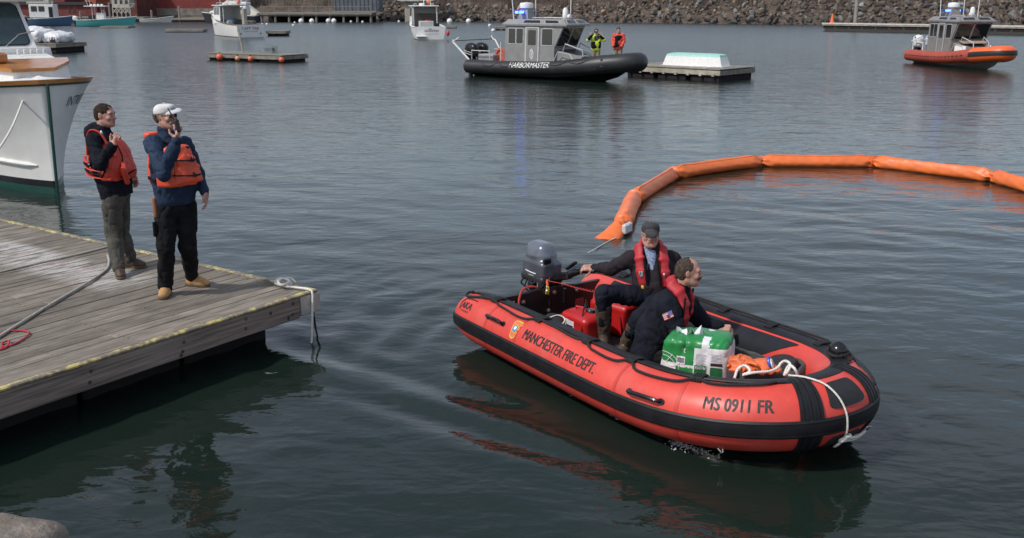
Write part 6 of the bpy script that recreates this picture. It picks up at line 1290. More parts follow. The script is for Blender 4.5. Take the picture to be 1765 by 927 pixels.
    for s in (-1, 1):
        MB().tube([(x1 + .25, s * .60, 1.2), (x1 + .38, s * .60, 1.55), (x1 + 1.15, s * .42, 1.30), (x1 + 1.2, s * .42, 1.0)], .026, 7).build('grab_rail', frame_m, t_)
        MB().tube([(x1 - .15, s * .93, .55), (x1 + .2, s * .90, 1.22), (x1 + .75, s * .80, 1.12), (x1 + 1.15, s * .80, .6)], .022, 7).build('side_rail', frame_m, t_)
        MB().tube([(.15, s * .86, .5), (.15, s * .86, 1.15), (1.2, s * .86, 1.15), (1.2, s * .86, .5)], .026, 7).build('stern_rail', M['white'] if style != 'hm' else frame_m, t_)
    MB().box((xc + .05, -.28, .88), (.03, .34, .3), bev=.02).build('cuddy_door', mat('hatch_dark', (.03, .035, .05), .4), t_); MB().lathe([(.05, .5), (.05, .95), (.08, .97), (.08, 1.0)], 10, Matrix.Translation((L * .86, 0, .1))).build('bow_bitt', frame_m, t_)
    return t_, c
HMd = nrm((.80, -.60, 0)); hml = W(800, 131, 0.)
hm, hc = response_boat('harbour_patrol_boat', 'grey cabin patrol boat with thick black collar and lit blue lights', 'boat', hml + V3(.75, 1.05, 0), math.atan2(HMd[1], HMd[0]), 8.55, mat('black_collar', (.016, .017, .019), .45, var=.2, scale=3, dirt=(.05, .05, .05), dirt_amt=.3), None, mat('cabin_grey', (.235, .235, .232), .5, .2, var=.08, scale=3, dirt=(.16, .15, .14), dirt_amt=.4), mat('light_alloy', (.52, .53, .54), .4, .3, var=.06), 'hm')
lettering('HARBORMASTER', .36, lambda u, v: hc.at(2.6 + u, 8 + math.degrees(v / .31), .014), M['white'], hm, shear=.12, sx=fit('HARBORMASTER', .36, 2.15), cuts=1)
for y in (.42, -.32):
    e_ = big_outboard(hm, -.28, y, M['gloss_black'], .80); mb = MB()
    for k in range(2): mb.tube([(-.58 + .5 * q, y - .205 + .02 * (q < .2), 1.12 - .10 * k - .12 * q) for q in np.linspace(0, .8, 5)], .012, 4)
    mb.build('stripe', M['white'], e_)
MB().tube([(-.02, -.85, .72), (-.95, -.9, 1.52), (-.92, -.9, 1.60)], .04, 8).build('stern_frame', M['white'], hm); MB().tube([(-.95, -.9, 1.52), (-.62, -.85, 1.72)], .025, 8).build('stern_frame', M['white'], hm)
MB().tube([(-.92, -.88, 1.56), (.10, .80, 1.62)], .02, 6).build('cross_bar', M['black'], hm); MB().tube([(.10, .80, 1.62), (.22, .82, 1.58), (.75, .85, .75)], .035, 8).build('stern_frame', M['white'], hm); MB().tube([(.10, .80, 1.62), (.0, .8, 1.78)], .025, 6).build('rod_stub', M['white'], hm)
MB().lathe([(.24, -.06), (.33, -.05), (.35, 0), (.33, .05), (.24, .06), (.22, 0)], 18, Matrix.Translation((1.35, -.2, .95)) @ Matrix.Rotation(R(90), 4, 'X')).build('life_ring', mat('faded_red_ring', (.45, .10, .06), .6), hm)
MB().box((.75, 0, .74), (.9, 1.2, .5), bev=.05).build('engine_well', M['alu'], hm)
MB().box((1.55, -.45, .95), (.05, .05, 1.2)).build('ladder_post', MATS['light_alloy'], hm)
MB().lathe([(.11, 0), (.14, .05), (.13, .2), (.04, .24)], 10, Matrix.Translation((2.0, .6, 2.45))).build('yellow_strobe', mat('olive_yellow', (.45, .36, .05), .6), hm)
RBd = nrm((.13, -.99, 0)); rbl = W(1556, 108, 0.)
mfade = mat('faded_red_collar', (.36, .060, .035), .6, var=.12, scale=2, dirt=(.22, .06, .045), dirt_amt=.6); mor = mat('bright_orange_collar', (.74, .125, .03), .4, var=.06)
rb, rc = response_boat('rescue_boat', 'orange collared rescue boat with grey cabin and black bow fender', 'boat', rbl + V3(1.28, .17, 0), math.atan2(RBd[1], RBd[0]), 7.5, mfade, mor, mat('taupe_alloy', (.24, .225, .215), .5, .25, var=.12, scale=2, dirt=(.15, .13, .12), dirt_amt=.5), MATS['light_alloy'], 'rb')
for y in (.38, -.38):
    e_ = big_outboard(rb, -.2, y, mat('white_cowl', (.62, .63, .65), .3, var=.06), .85); MB().box((-.2, y - .208, 1.2), (.3, .01, .10)).build('cowl_decal', M['ink'], e_); MB().prism([(-.12, 0), (.12, 0), (.0, .14)], 0, .012, Matrix.Translation((-.2, y - .2, 1.32)) @ Matrix.Rotation(R(90), 4, 'X')).build('cowl_vent', M['ink'], e_)
MB().tube([(.05, -.9, 1.2), (-.1, .0, 1.28), (.05, .9, 1.2)], .03, 8).build('stern_arch', M['white'], rb); MB().tube([(.3, -.8, 1.15), (.05, -.8, 1.25), (.5, -.55, 1.5)], .04, 6).build('rod_stub', M['white'], rb)
MB().box((4.75, -.80, .92), (.75, .02, .42), M=Matrix.Rotation(.25, 3, 'Z')).build('white_board', M['white'], rb)
MB().box((4.62, 0, 1.30), (.50, 1.4, .03), M=Matrix.Rotation(.22, 3, 'Y')).build('tan_sill', mat('tan_fabric', (.35, .27, .19), .8), rb)

# the two men at the patrol boat's bow
def small_person(label, px, head_y, yy, zf, FWd, HD, arms, jm, tm, extra):
    org = np.array([*WY(px, 100, yy)[:2], zf]); s = 1.0; J = {}
    rv = nrm(np.cross(FWd, (0, 0, 1))); U = V3(0, 0, 1)
    J = dict(pelvis=org + U * .95, chest=org + U * 1.28, neck=org + U * 1.48, head=org + U * 1.64 + FWd * .03, shR=org + U * 1.43 + rv * .19, shL=org + U * 1.43 - rv * .19, hipR=org + U * .92 + rv * .09, hipL=org + U * .92 - rv * .09, knR=org + U * .5 + rv * .11 + FWd * .02, knL=org + U * .5 - rv * .11 + FWd * .02, anR=org + U * .1 + rv * .13, anL=org + U * .1 - rv * .13)
    for k, (r_, f_, z_) in arms.items(): J[k] = org + rv * r_ + FWd * f_ + U * z_
    o, j, Q, H = person(label, org, J, FWd, HD, extra['hands'], h=.009)
    jacket(o, j, FWd, jm, hem=.06, fat=1.14, belly=.02, h=.012, seed=3, rough=.012); trousers(o, j, FWd, tm, h=.012, seed=2, fat=1.08)
    for s_ in 'RL': boot(o, j['an' + s_] - U * .10, FWd[:2], BLK, h=.14, sole=False)
    return o, j, Q, rv, U
mhv = mat('hi_vis_yellow', (.55, .72, .04), .6, var=.08); mrj = mat('red_float_coat', (.62, .06, .035), .6, var=.08); mkh = mat('khaki_cloth', (.22, .185, .13), .85, var=.2)
up_ = ((.0, -.3, .95), (0, -.6, .3)); FWd = nrm((-.15, -.98, 0))
o, j, Q, rv, U = small_person('man in yellow black jacket and knit hat raising binoculars on the patrol boat', 1027, 56, 44.65, .42, FWd, nrm((-.05, -1, -.03)), dict(elR=(.36, .16, 1.28), elL=(-.36, .16, 1.28), wrR=(.14, .25, 1.52), wrL=(-.14, .25, 1.52)), mhv, mkh, {'hands': {'R': ((-.75, .0, .6), (.5, -.5, .6), (.5, .7, .5), None), 'L': ((.75, .0, .6), (-.5, -.5, .6), (.5, .7, .5), None)}})
vpanel(j['chest'] + FWd * .055 - U * .20, (.205, .125, .16), .07, 'black_panel', (rv, FWd, U), BLK, .01, o); vpanel(j['chest'] + FWd * .02 + U * .06 - rv * .0, (.10, .145, .14), .05, 'grey_panel', (rv, FWd, U), mat('panel_grey', (.08, .08, .085), .8), .008, o)
for s_ in 'RL':
    F = Field(*bounds(j['el' + s_], j['wr' + s_], m=.15), .012); F.cap(j['el' + s_] * .8 + j['wr' + s_] * .2, j['wr' + s_], .068, .054); F.build('cuff_panel', BLK, o)
hair_cap(o, j['head'] + np.array(o.location), Q, np.array(o.location), mat('knit_hat', (.05, .032, .030), .9, var=.3), line=.0, back=-.03, grow=.016, name='knit_hat')
bn = thing('binoculars', 'black binoculars held to the eyes of the man in yellow', 'binoculars', np.array(o.location) + j['head'] + FWd * .15 - U * .01)
for s_ in (-1, 1): MB().tube([Vector(rv * s_ * .036), Vector(rv * s_ * .04 + FWd * .13)], [.024, .034], 10).build('barrel', M['black'], bn)
MB().bar(Vector(rv * .03 + FWd * .05), Vector(-rv * .03 + FWd * .05), .04, .03).build('bridge', M['black'], bn)
FWd = nrm((-.25, -.97, 0))
o, j, Q, rv, U = small_person('bearded man in red and black float coat standing at the patrol boat\'s bow', 1065, 51, 44.5, .48, FWd, nrm((.12, -1, -.12)), dict(elR=(.27, .02, 1.17), elL=(-.27, .02, 1.17), wrR=(.17, .20, 1.0), wrL=(-.17, .20, .98)), mrj, mkh, {'hands': {'R': ((-.6, .4, -.5), (.3, -.8, .3), (.5, .6, .4), None), 'L': ((.6, .4, -.5), (-.3, -.8, .3), (.5, .6, .4), None)}})
vpanel(j['chest'] + FWd * .05 - U * .10, (.165, .135, .25), .07, 'black_panel', (rv, FWd, U), BLK, .01, o); vpanel(j['chest'] + FWd * .187 + U * .13 + rv * .10, (.055, .008, .016), .004, 'reflective_strip', (rv, FWd, U), M['dirty_white'], 0., o)
for s_ in (-1, 1): vpanel(j['pelvis'] + rv * s_ * .15 + FWd * .03 + U * .03, (.07, .13, .07), .05, 'dark_hem', (rv, FWd, U), BLK, .006, o)
hair_cap(o, j['head'] + np.array(o.location), Q, np.array(o.location), mat('dark_hair', (.03, .022, .018), .8, var=.3), back=-.08, grow=.012)
F = Field(j['head'] - .16, j['head'] + .16, .008); r_, f_, u_ = Q; F.ell(j['head'] + f_ * .055 - u_ * .088, (.045, .045, .036), Q); F.build('beard', MATS['dark_hair'], o)
# ================================================================== the orange containment boom
bm_pts = [W(1062, 397, .06), W(1074, 384, .10), W(1093, 340, .10), W(1160, 299, .10), W(1310, 278, .10), W(1505, 279, .10), W(1712, 304, .10), W(1790, 326, .10), W(1900, 372, .10)]
boom = thing('oil_boom', 'bright orange floating containment boom curving across the water behind the red boat', 'oil boom', (*bm_pts[4][:2], 0)); BL = V3(*bm_pts[4][:2], 0)
g = random.Random(3)
for i in range(len(bm_pts) - 1):
    a, c = bm_pts[i] - BL, bm_pts[i + 1] - BL; L = np.linalg.norm(c - a); n = max(10, int(L / .07)); d = nrm(c - a); s = V3(-d[1], d[0], 0); rings = []
    sag = s * L * .012; tw = g.uniform(-.35, .35); dip = g.uniform(-.02, .02)
    for k in range(n + 1):
        q = k / n; e = min(q, 1 - q) * L; pin = 1 - .34 * math.exp(-(e / .13) ** 2) + .06 * math.exp(-((e - .32) / .16) ** 2); r = .134 * pin * (1 if i else .75 + .25 * q); p = a + (c - a) * q + sag * sin(pi * q) * (1 if i > 1 else .3) + V3(0, 0, dip * sin(pi * q)); wr_ = .030 * math.exp(-(e / .22) ** 2) + .0035
        ring = []; ridge = 1.75 + tw * sin(pi * q)
        for j in range(24):
            an = 2 * pi * j / 24; da = (an - ridge + pi) % (2 * pi) - pi; fold = math.exp(-(da / .30) ** 2); flat_ = -.10 * math.exp(-((abs(da) - 1.0) / .5) ** 2)
            rr = r * (1 + flat_ + .20 * fold) + wr_ * (.6 * sin(3 * an + k * 1.7 + i) + .5 * sin(6 * an - k * .9))
            ring.append(p + s * cos(an) * rr * 1.1 + V3(0, 0, sin(an) * rr * .92))
        rings.append(ring)
    o = MB().loft(rings).build('boom_section', M['orange_pvc'], boom, 45)
    if i > 1: MB().tube([r_[7] + V3(0, 0, .002) for r_ in rings], [.008] * len(rings), 6).build('seam_rib', M['orange_pvc'], o, 60)
    if i in (1, 2, 3, 5):
        cc = a + V3(0, 0, .0); MB().loft([[cc + d * x + s * cos(t) * r_ + V3(0, 0, sin(t) * r_) for t in [2 * pi * j / 16 for j in range(16)]] for x, r_ in ((-.07, .08), (-.03, .135), (.0, .115), (.03, .14), (.07, .08))]).build('gathered_joint', M['orange_pvc'], boom, 40)
e0 = bm_pts[0] - BL; e1 = nrm(bm_pts[0] - bm_pts[1]); s1 = V3(-e1[1], e1[0], 0)
rings = []
for k in range(9):
    q = k / 8; w = .13 + .10 * q; rings.append([e0 + e1 * (q * .50) - V3(.22 * q * q, 0, 0) + s1 * cos(t) * w + V3(0, 0, -.015 - .085 * q + sin(t) * (.12 * (1 - q) + .02) + .012 * sin(5 * t + 2 * k)) for t in [2 * pi * j / 14 for j in range(14)]])
MB().loft(rings).build('limp_end', M['orange_pvc'], boom, 60)
ce = W(1081, 393, .10) - BL; mb = MB(); mb.box(ce, (.07, .26, .15), -.5, bev=.02); mb.build('end_connector', mat('pale_alloy', (.62, .64, .66), .35, .3), boom)
rope('tow_line', [ce + V3(0, 0, -.02), W(1072, 404, .03) - BL, W(1050, 415, .015) - BL, W(1020, 432, .01) - BL, W(1004, 440, -.03) - BL], .005, M['rope_white'], boom)

# ================================================================== floats
mfd = mat('float_deck', (.20, .185, .155), .85, var=.3, scale=1.5, bump=.3, sx=(1, 5, 2), dirt=(.12, .12, .09), dirt_amt=.5); mpale = mat('pale_frame_timber', (.34, .31, .255), .85, var=.25, scale=2, bump=.3)
def raft(label, near, L, Wd, rz, top=.45, boards=True, group=None, plank_n=0, bl=.0, m_=None, name='mooring_float'):
    """near: its near front corner or centre of the front edge, at the water; local x along the front"""
    t_ = thing(name, label, 'float', (near[0], near[1], 0), rz, group); m_ = m_ or mfd
    if plank_n:
        pl = [MB().box((0, 0, 0), (L / plank_n - .012, Wd, .045), bev=.008).mesh('plank')]; pl[0].materials.append(m_)
        for i in range(plank_n): o = link('plank', pl[0], None, t_, (-L / 2 + L * (i + .5) / plank_n, Wd / 2, top - .022 + g.uniform(-.006, .006)))
    else: MB().box((0, Wd / 2, top - .03), (L, Wd, .06), bev=.01).build('deck', m_, t_)
    for y in (.03, Wd - .03): MB().box((0, y, top - .17), (L, .06, .2), bev=.01).build('edge_beam', mpale if bl else m_, t_)
    for x in (-L / 2 + .03, L / 2 - .03): MB().box((x, Wd / 2, top - .17), (.06, Wd - .13, .2), bev=.01).build('edge_beam', m_, t_)
    n = max(2, int(L / 1.6))
    for i in range(n): MB().box((-L / 2 + L * (i + .5) / n, Wd / 2, top - .38), (L / n - .22, Wd - .25, .5), bev=.04).build('float_drum', mfl, t_)
    return t_
# beside the patrol boat, with an upturned dinghy
pA, pB, pC = W(1240, 141, 0), W(1075, 131, 0), W(1308, 136, 0)
dv = nrm(V3(*(pA - pB)[:2], 0)); Lf = float(np.linalg.norm((pA - pB)[:2])); mid_ = (pA + pB) / 2; Wf = 3.0
rt = raft('plank float beside the patrol boat with an upturned dinghy on it', mid_, Lf, Wf, math.atan2(dv[1], dv[0]), .52, plank_n=16, bl=1)
for i in range(8): MB().box((-Lf / 2 + Lf * (i + .5) / 8, -.03, .26), (.12, .06, .10)).build('block', mpale, rt)
for k in range(2): MB().bar((-Lf / 2 + .1, .06 + .16 * k, .545), (Lf / 2 - .7, .06 + .16 * k, .545), .09, .045).build('edge_plank', mpale, rt)
dq = rt.matrix_basis if False else None
def on(t_, x, y, z): 
    c, s = cos(t_.rotation_euler.z), sin(t_.rotation_euler.z); return V3(t_.location.x + c * x - s * y, t_.location.y + s * x + c * y, z)
dg_ = thing('upturned_dinghy', 'white dinghy with mint green bottom lying upside down on the float', 'dinghy', on(rt, .45, 1.45, .522), rt.rotation_euler.z + .06)
def ding(z, k): return [(-1.42 * k[0], -.62 * k[1], z), (-.2, -.74 * k[1], z), (.9 * k[0], -.60 * k[1], z), (1.45 * k[0], -.40 * k[1], z), (1.45 * k[0], .40 * k[1], z), (.9 * k[0], .60 * k[1], z), (-.2, .74 * k[1], z), (-1.42 * k[0], .62 * k[1], z)]
MB().loft([ding(.0, (1.03, 1.06)), ding(.03, (1.0, 1.0)), ding(.44, (.91, .86))]).build('hull', M['white'], dg_, 25); MB().loft([ding(.44, (.912, .862)), ding(.52, (.89, .82)), ding(.56, (.82, .4))]).build('bottom', mat('mint_paint', (.30, .58, .50), .55, var=.05), dg_, 25)
MB().loft([ding(.0, (1.06, 1.10)), ding(.035, (1.06, 1.10))]).build('gunwale', mat('rub_rail_grey', (.5, .5, .48), .6), dg_)
# with buoys and a trap
pA, pB = W(356, 103, 0), W(487, 108, 0); dv = nrm(V3(*(pB - pA)[:2], 0)); Lf = float(np.linalg.norm((pB - pA)[:2]))
rt = raft('weathered mooring float hung with orange ball fenders and topped by a wire trap', (pA + pB) / 2, Lf, 2.2, math.atan2(dv[1], dv[0]), .42, plank_n=14)
rtb, Lfb = rt, Lf; q0 = on(rt, -.95, 1.0, .42); po = thing('leaning_post', 'leaning grey timber post standing on the float with orange balls', 'post', q0); MB().bar((0, 0, -.1), (-.22, 0, 1.35), .13, .11, bev=.01).build('post', mpale, po)
tp = thing('wire_trap', 'grey wire mesh lobster trap on the float with orange balls', 'trap', on(rt, .75, 1.3, .43), rt.rotation_euler.z)
mb = MB()
for i in range(11):
    for y in (-.25, .25): mb.bar((-.5 + i * .1, y, 0), (-.5 + i * .1, y, .40), .02, .02)
    mb.bar((-.5 + i * .1, -.25, .40), (-.5 + i * .1, .25, .40), .02, .02)
for k in range(5):
    for y in (-.25, .25): mb.bar((-.5, y, k * .1), (.5, y, k * .1), .02, .02)
    for x in (-.5, .5): mb.bar((x, -.25, k * .1), (x, .25, k * .1), .012, .012)
o = mb.build('mesh', mat('galvanised_wire', (.30, .34, .36), .5, .5), tp); o['kind'] = 'stuff'; MB().box((.1, 0, .2), (.4, .4, .2)).build('bait_box', mat('slate', (.12, .14, .16), .7), tp)
for px, py, r, col, lab in ((386, 99, .20, (.66, .12, .06), 'largest orange ball fender, leftmost on the float with the wire trap'), (416, 102, .145, (.62, .30, .16), 'faded peach ball fender, second from the left on the float'), (438.5, 101.5, .155, (.66, .16, .06), 'orange ball fender near the middle of the float with the trap'), (492.5, 104, .155, (.70, .12, .06), 'red orange ball fender, rightmost on the float below the trap')):
    p = on(rtb, (px - 356) / 131 * Lfb - Lfb / 2, -.10 - r * .8, 0) if px < 487 else on(rtb, Lfb / 2 + .10, -.10 - r * .5, 0); o = thing('ball_fender', lab, 'fender', (p[0], p[1], r + .02), 0, 'ball fenders on the float'); MB().ell((0, 0, 0), r, 16, 12).build('ball', mat('fender_%d' % px, col, .45, var=.08), o); MB().lathe([(.05, r - .02), (.05, r + .05), (.02, r + .06)], 8).build('eye', M['black'], o)
# with shrouded gear, left
pB = W(98, 91.5, 0); dv = nrm((.98, -.2, 0)); Lf = 3.5; pA = pB - dv * Lf
rt = raft('dark sided float carrying two white shrouded bundles', (pA + pB) / 2, Lf, 3.4, math.atan2(dv[1], dv[0]), .62)
mtp = mat('white_tarp', (.66, .66, .67), .6, var=.06, scale=2, bump=.3, bscale=5)
for x, hs, hgt, lab in ((-.72, (1.0, 1.1), 1.05, 'bigger rounded bundle under a white tarpaulin on the left float'), (.86, (.72, 1.0), .72, 'lower boxy bundle wrapped in white beside the bigger tarpaulin')):
    F = Field((-2, -1.3, -.05), (2, 1.3, 1.6), .04); F.rbox((0, 0, hgt * .42), (hs[0], hs[1], hgt * .42), .28, k=.1); F.ell((-.1, 0, hgt * .55), (hs[0] * .8, hs[1] * .8, hgt * .5), k=.3)
    F.rough(.07, 2.2, 3); F.rough(.035, 5, 4, sharp=True); F.plane((0, 0, 0), (0, 0, -1)); o = F.build('covered_gear', mtp, None, loc=on(rt, x, 1.35 if x < 0 else 1.6, .622)); o.rotation_euler.z = rt.rotation_euler.z; tag(o, lab, 'bundle')
    if x > 0: MB().box((.25, -1.02, .22), (.4, .06, .34)).build('opening', M['dark'], o)
def simple_raft(label, x0, x1, y, wd=1.8, top=.35, rz_=None):
    a, c = W(x0, y, 0), W(x1, y, 0); return raft(label, (a + c) / 2, float(np.linalg.norm(c - a)), wd, 0 if rz_ is None else rz_, top)
simple_raft('long low float lying left of the white lobster boat', 284, 350, 55.5, 1.8, .33); simple_raft('short timber float lying off the lobster boat\'s transom', 459, 493, 62, 2.2, .5); simple_raft('weathered raft in front of the teal centre console boat', 172, 221, 48.5, 2.5, .25)
simple_raft('half hidden float behind the patrol boat\'s stern', 853, 875, 52, 2., .4); simple_raft('small weedy float behind the white cabin boat\'s transom', 770, 786, 49, 2., .3); simple_raft('small float beyond the lobster boat\'s stern', 415, 436, 41.5, 2., .5)
# the long landing float at the right
pA, pB = W(1416, 53, 0), W(1800, 61, 0); dv = nrm(V3(*(pB - pA)[:2], 0)); Lf = float(np.linalg.norm((pB - pA)[:2]))
rt = raft('long pale edged landing float in front of the stone revetment', (pA + pB) / 2, Lf, 3.2, math.atan2(dv[1], dv[0]), .92, bl=1); MB().box((0, -.02, .88), (Lf, .06, .14)).build('white_edge', mat('pale_edge', (.55, .53, .48), .7, var=.15), rt); MB().box((0, .4, .3), (Lf - .6, .5, .9)).build('dark_side', M['wet_wood'], rt)
cn_ = thing('traffic_cone', 'orange traffic cone on the end of the long landing float', 'cone', on(rt, -Lf / 2 + .75, 1.0, .92)); MB().box((0, 0, .03), (.55, .55, .06), bev=.02).build('base', M['orange_pvc'], cn_); MB().lathe([(.24, .06), (.06, 1.05), (.03, 1.06)], 14).build('body', mat('cone_orange', (.75, .15, .05), .5), cn_)
pp = W(1474, 41, 0); po = thing('mooring_pile', 'tall grey mooring pile rising behind the long landing float', 'piling', (pp[0] * .80, pp[1] * .80, 0)); MB().lathe([(.26, -.8), (.24, 6.0), (.12, 6.1)], 12).build('post', mat('pale_pile', (.26, .24, .22), .85, var=.2), po)

# ================================================================== mooring balls
for px, py, r, lab in ((519, 39, .42, 'big white mooring ball, first of four before the dark pier'), (537.5, 39, .42, 'big white mooring ball, second of four before the dark pier'), (566, 38.5, .40, 'big white mooring ball, third of four before the dark pier'), (575.5, 38.8, .42, 'big white mooring ball, rightmost of four before the dark pier'), (605, 38.5, .2, 'small white buoy just right of the four big balls'), (625, 39, .2, 'small white buoy between the pier and the rocks'), (508, 40, .16, 'tiny pale buoy by a pier pile'), (452, 43.5, .18, 'tiny white buoy behind the lobster boat, the left one'), (460, 43, .18, 'tiny white buoy behind the lobster boat, the right one'), (505.5, 45, .18, 'small white buoy floating clear of the pier'), (687.5, 38.2, .2, 'small white buoy at the foot of the concrete pier'), (775, 39.5, .46, 'big white mooring ball beside the white cabin boat'), (807.5, 39, .42, 'big white mooring ball left of the patrol boat before the stones'), (844, 45.5, .22, 'small white buoy under a thin pole left of the patrol boat'), (850, 54.5, .22, 'white buoy against the float behind the patrol boat'), (54, 85.5, .22, 'white buoy touching the float with shrouded bundles')):
    p = W(px, py, 0); o = thing('mooring_buoy', lab, 'buoy', (p[0], p[1], r * .62), 0, 'white mooring buoys'); MB().ell((0, 0, 0), r, 14, 10).build('ball', M['white'], o); MB().lathe([(.04, r - .02), (.045, r + .05), (.02, r + .06)], 6).build('eye', M['steel'], o)
    if px == 844: MB().tube([(-.1, 0, r), (-.1, 0, r + 1.9)], .015, 5).build('marker_pole', M['dirty_white'], o)

# ================================================================== moored boats
def hull(L, B, hs, hb_, m_, parent, bottom=None, blunt=2.2, sheer=None, rake=.6, stripe=None, zt=None):
    """stern at x=0, bow at x=L; hs/hb_: freeboard at stern and bow"""
    n = 16; top = []; mid = []; low = []; N = lambda t: hs + (hb_ - hs) * t ** 1.8
    def ring(z_of, bf, xr): 
        out = []
        for sg in (1, -1):
            for i in (range(n + 1) if sg == 1 else range(n - 1, -1, -1)):
                t = i / n; b_ = B / 2 * max(.02, (1 - t ** blunt)) * (.92 + .08 * min(1, t * 4)) * bf(t); out.append((t * L - (1 - z_of(t) / max(N(1), .1)) * rake * t ** 4 * xr, -sg * b_, z_of(t)))
        return out
    r = [ring(lambda t: -.25, lambda t: .6 * (1 - .5 * t), 1), ring(lambda t: .06, lambda t: .86 - .25 * t, 1), ring(lambda t: N(t) * .5, lambda t: .95 - .1 * t, 1), ring(lambda t: N(t), lambda t: 1, 1)]
    MB().loft(r[1:], caps=False).build('hull', m_, parent, 40); MB().loft(r[:2], caps=False).build('bottom_paint', bottom or M['ink'], parent, 40)
    rr = ring(lambda t: N(t), lambda t: 1.0, 1); MB().loft([[(x, y * 1.02, z - .05) for x, y, z in rr], [(x + .01, y * 1.035, z) for x, y, z in rr], [(x, y * .93, z + .03) for x, y, z in rr], [(x, y * .9, z - .04) for x, y, z in rr]], caps=False).build('rub_rail', stripe or M['dirty_white'], parent, 40)
    tr_ = [(0, -B / 2 * .92, N(0)), (0, -B / 2 * .80, .06), (0, -B / 2 * .5, -.25), (0, B / 2 * .5, -.25), (0, B / 2 * .80, .06), (0, B / 2 * .92, N(0))]; MB().add([(x - .01, y, z) for x, y, z in tr_] + [(x + .05, y, z) for x, y, z in tr_], [(0, 1, 2, 3, 4, 5), (11, 10, 9, 8, 7, 6)] + [(i, (i + 1) % 6, 6 + (i + 1) % 6, 6 + i) for i in range(6)]).build('transom', m_, parent)
    dk = ring(lambda t: N(t) - .42 + .38 * min(1, t * 1.4) ** 4, lambda t: .93, 1); MB().add(dk, [tuple(range(len(dk)))]).build('deck', mat('deck_paint', (.42, .42, .40), .7), parent); return N
def cabin(parent, x0, x1, w, z0, z1, m_, rake=.4, open_back=True, panes=2, roof_over=.3, mg=None):
    """wheelhouse: front at x1, walls with panes, roof reaching aft"""
    zt_ = z1; zb = z0 + (z1 - z0) * .52; mg = mg or M['glass']
    S = [[Vector((x0, -w, z0)), Vector((x1, -w, z0)), Vector((x1 - rake, -w * .94, zt_)), Vector((x0, -w * .94, zt_))], [Vector((x1, w, z0)), Vector((x0, w, z0)), Vector((x0, w * .94, zt_)), Vector((x1 - rake, w * .94, zt_))]]
    Fq = [Vector((x1, -w, z0)), Vector((x1, w, z0)), Vector((x1 - rake, w * .94, zt_)), Vector((x1 - rake, -w * .94, zt_))]
    for q in S + [Fq]: panel(q, 0, 1, 0, 1, .06, -.06).build('cabin_wall', m_, parent)
    for q in S:
        for i in range(panes): window(q, .08 + i * .86 / panes, .04 + (i + 1) * .86 / panes, .5, .92, parent, mg, M['dirty_white'], .05, .02)
    for i in range(3): window(Fq, .05 + i * .31, .02 + (i + 1) * .31, .5, .93, parent, mg, M['dirty_white'], .05, .02)
    MB().box(((x0 + x1 - rake) / 2 - roof_over * .6, 0, zt_ + .04), (x1 - rake - x0 + roof_over * 2.2, 2 * w + .15, .09), bev=.03).build('roof', m_, parent)
    for s in (-1, 1): MB().tube([(x0 - roof_over * 1.3, s * w * .9, z0 - .1), (x0 - roof_over * 1.3, s * w * .9, zt_)], .035, 6).build('roof_post', m_, parent)
    if not open_back: panel([Vector((x0, w, z0)), Vector((x0, -w, z0)), Vector((x0, -w * .94, zt_)), Vector((x0, w * .94, zt_))], 0, 1, 0, 1, .05, -.05).build('cabin_wall', m_, parent)
def top_gear(parent, x, z, n_whip=3, dome=True, mast=True):
    if dome: MB().lathe([(.24, z), (.28, z + .08), (.26, z + .2), (.05, z + .25)], 14, Matrix.Translation((x + .3, .1, 0))).build('radar_dome', M['white'], parent)
    for i in range(n_whip): MB().tube([(x - .5 + i * .55, -.6 + .55 * i, z), (x - .55 + i * .55, -.6 + .55 * i, z + 3.0)], .028, 5).build('whip_antenna', M['dirty_white'], parent)
    if mast:
        MB().tube([(x - .3, 0, z), (x - .3, 0, z + 1.3)], .04, 6).build('mast', M['white'], parent); MB().ell((x - .3, 0, z + 1.38), .16, 10, 8).build('mast_ball', M['white'], parent)
    for s in (-1, 1): MB().tube([(x - 1.1, s * .8, z), (x - 1.1, s * .8, z + .2), (x + .8, s * .8, z + .2), (x + .8, s * .8, z)], .025, 5).build('roof_rail', M['steel'], parent)
# lobster boat with a red name on the transom
def dir_(a, c): v = (c - a)[:2]; return v / np.linalg.norm(v)
tL, tR = W(407, 64.5, 0), W(459, 63.5, 0); hd = nrm((-.62, .78, 0)); ct = thing('lobster_boat', 'white lobster boat with red lettered transom and tan canopy on its mooring', 'boat', ((tL + tR) / 2 * V3(1, 1, 0)), math.atan2(hd[1], hd[0]))
hull(9.6, 3.15, 1.20, 2.25, M['white'], ct, mat('teal_bottom', (.03, .12, .16), .5), 2.6, stripe=mat('brown_rail', (.16, .12, .10), .7)); cabin(ct, 4.6, 6.4, 1.15, 1.25, 2.95, M['white'], .35, panes=2, roof_over=.5, mg=mat('hazy_glass', (.12, .14, .15), .15))
MB().box((3.6, 0, 3.02), (2.2, 2.3, .07), bev=.02).build('canopy', mat('tan_canopy', (.34, .33, .27), .8), ct); top_gear(ct, 5.2, 3.05); MB().loft([[(6.3, -1.0, 1.3), (6.3, -.9, 1.95), (6.3, .9, 1.95), (6.3, 1.0, 1.3)], [(8.3, -.5, 1.7), (8.3, -.4, 2.15), (8.3, .4, 2.15), (8.3, .5, 1.7)]]).build('trunk', M['white'], ct, 20)
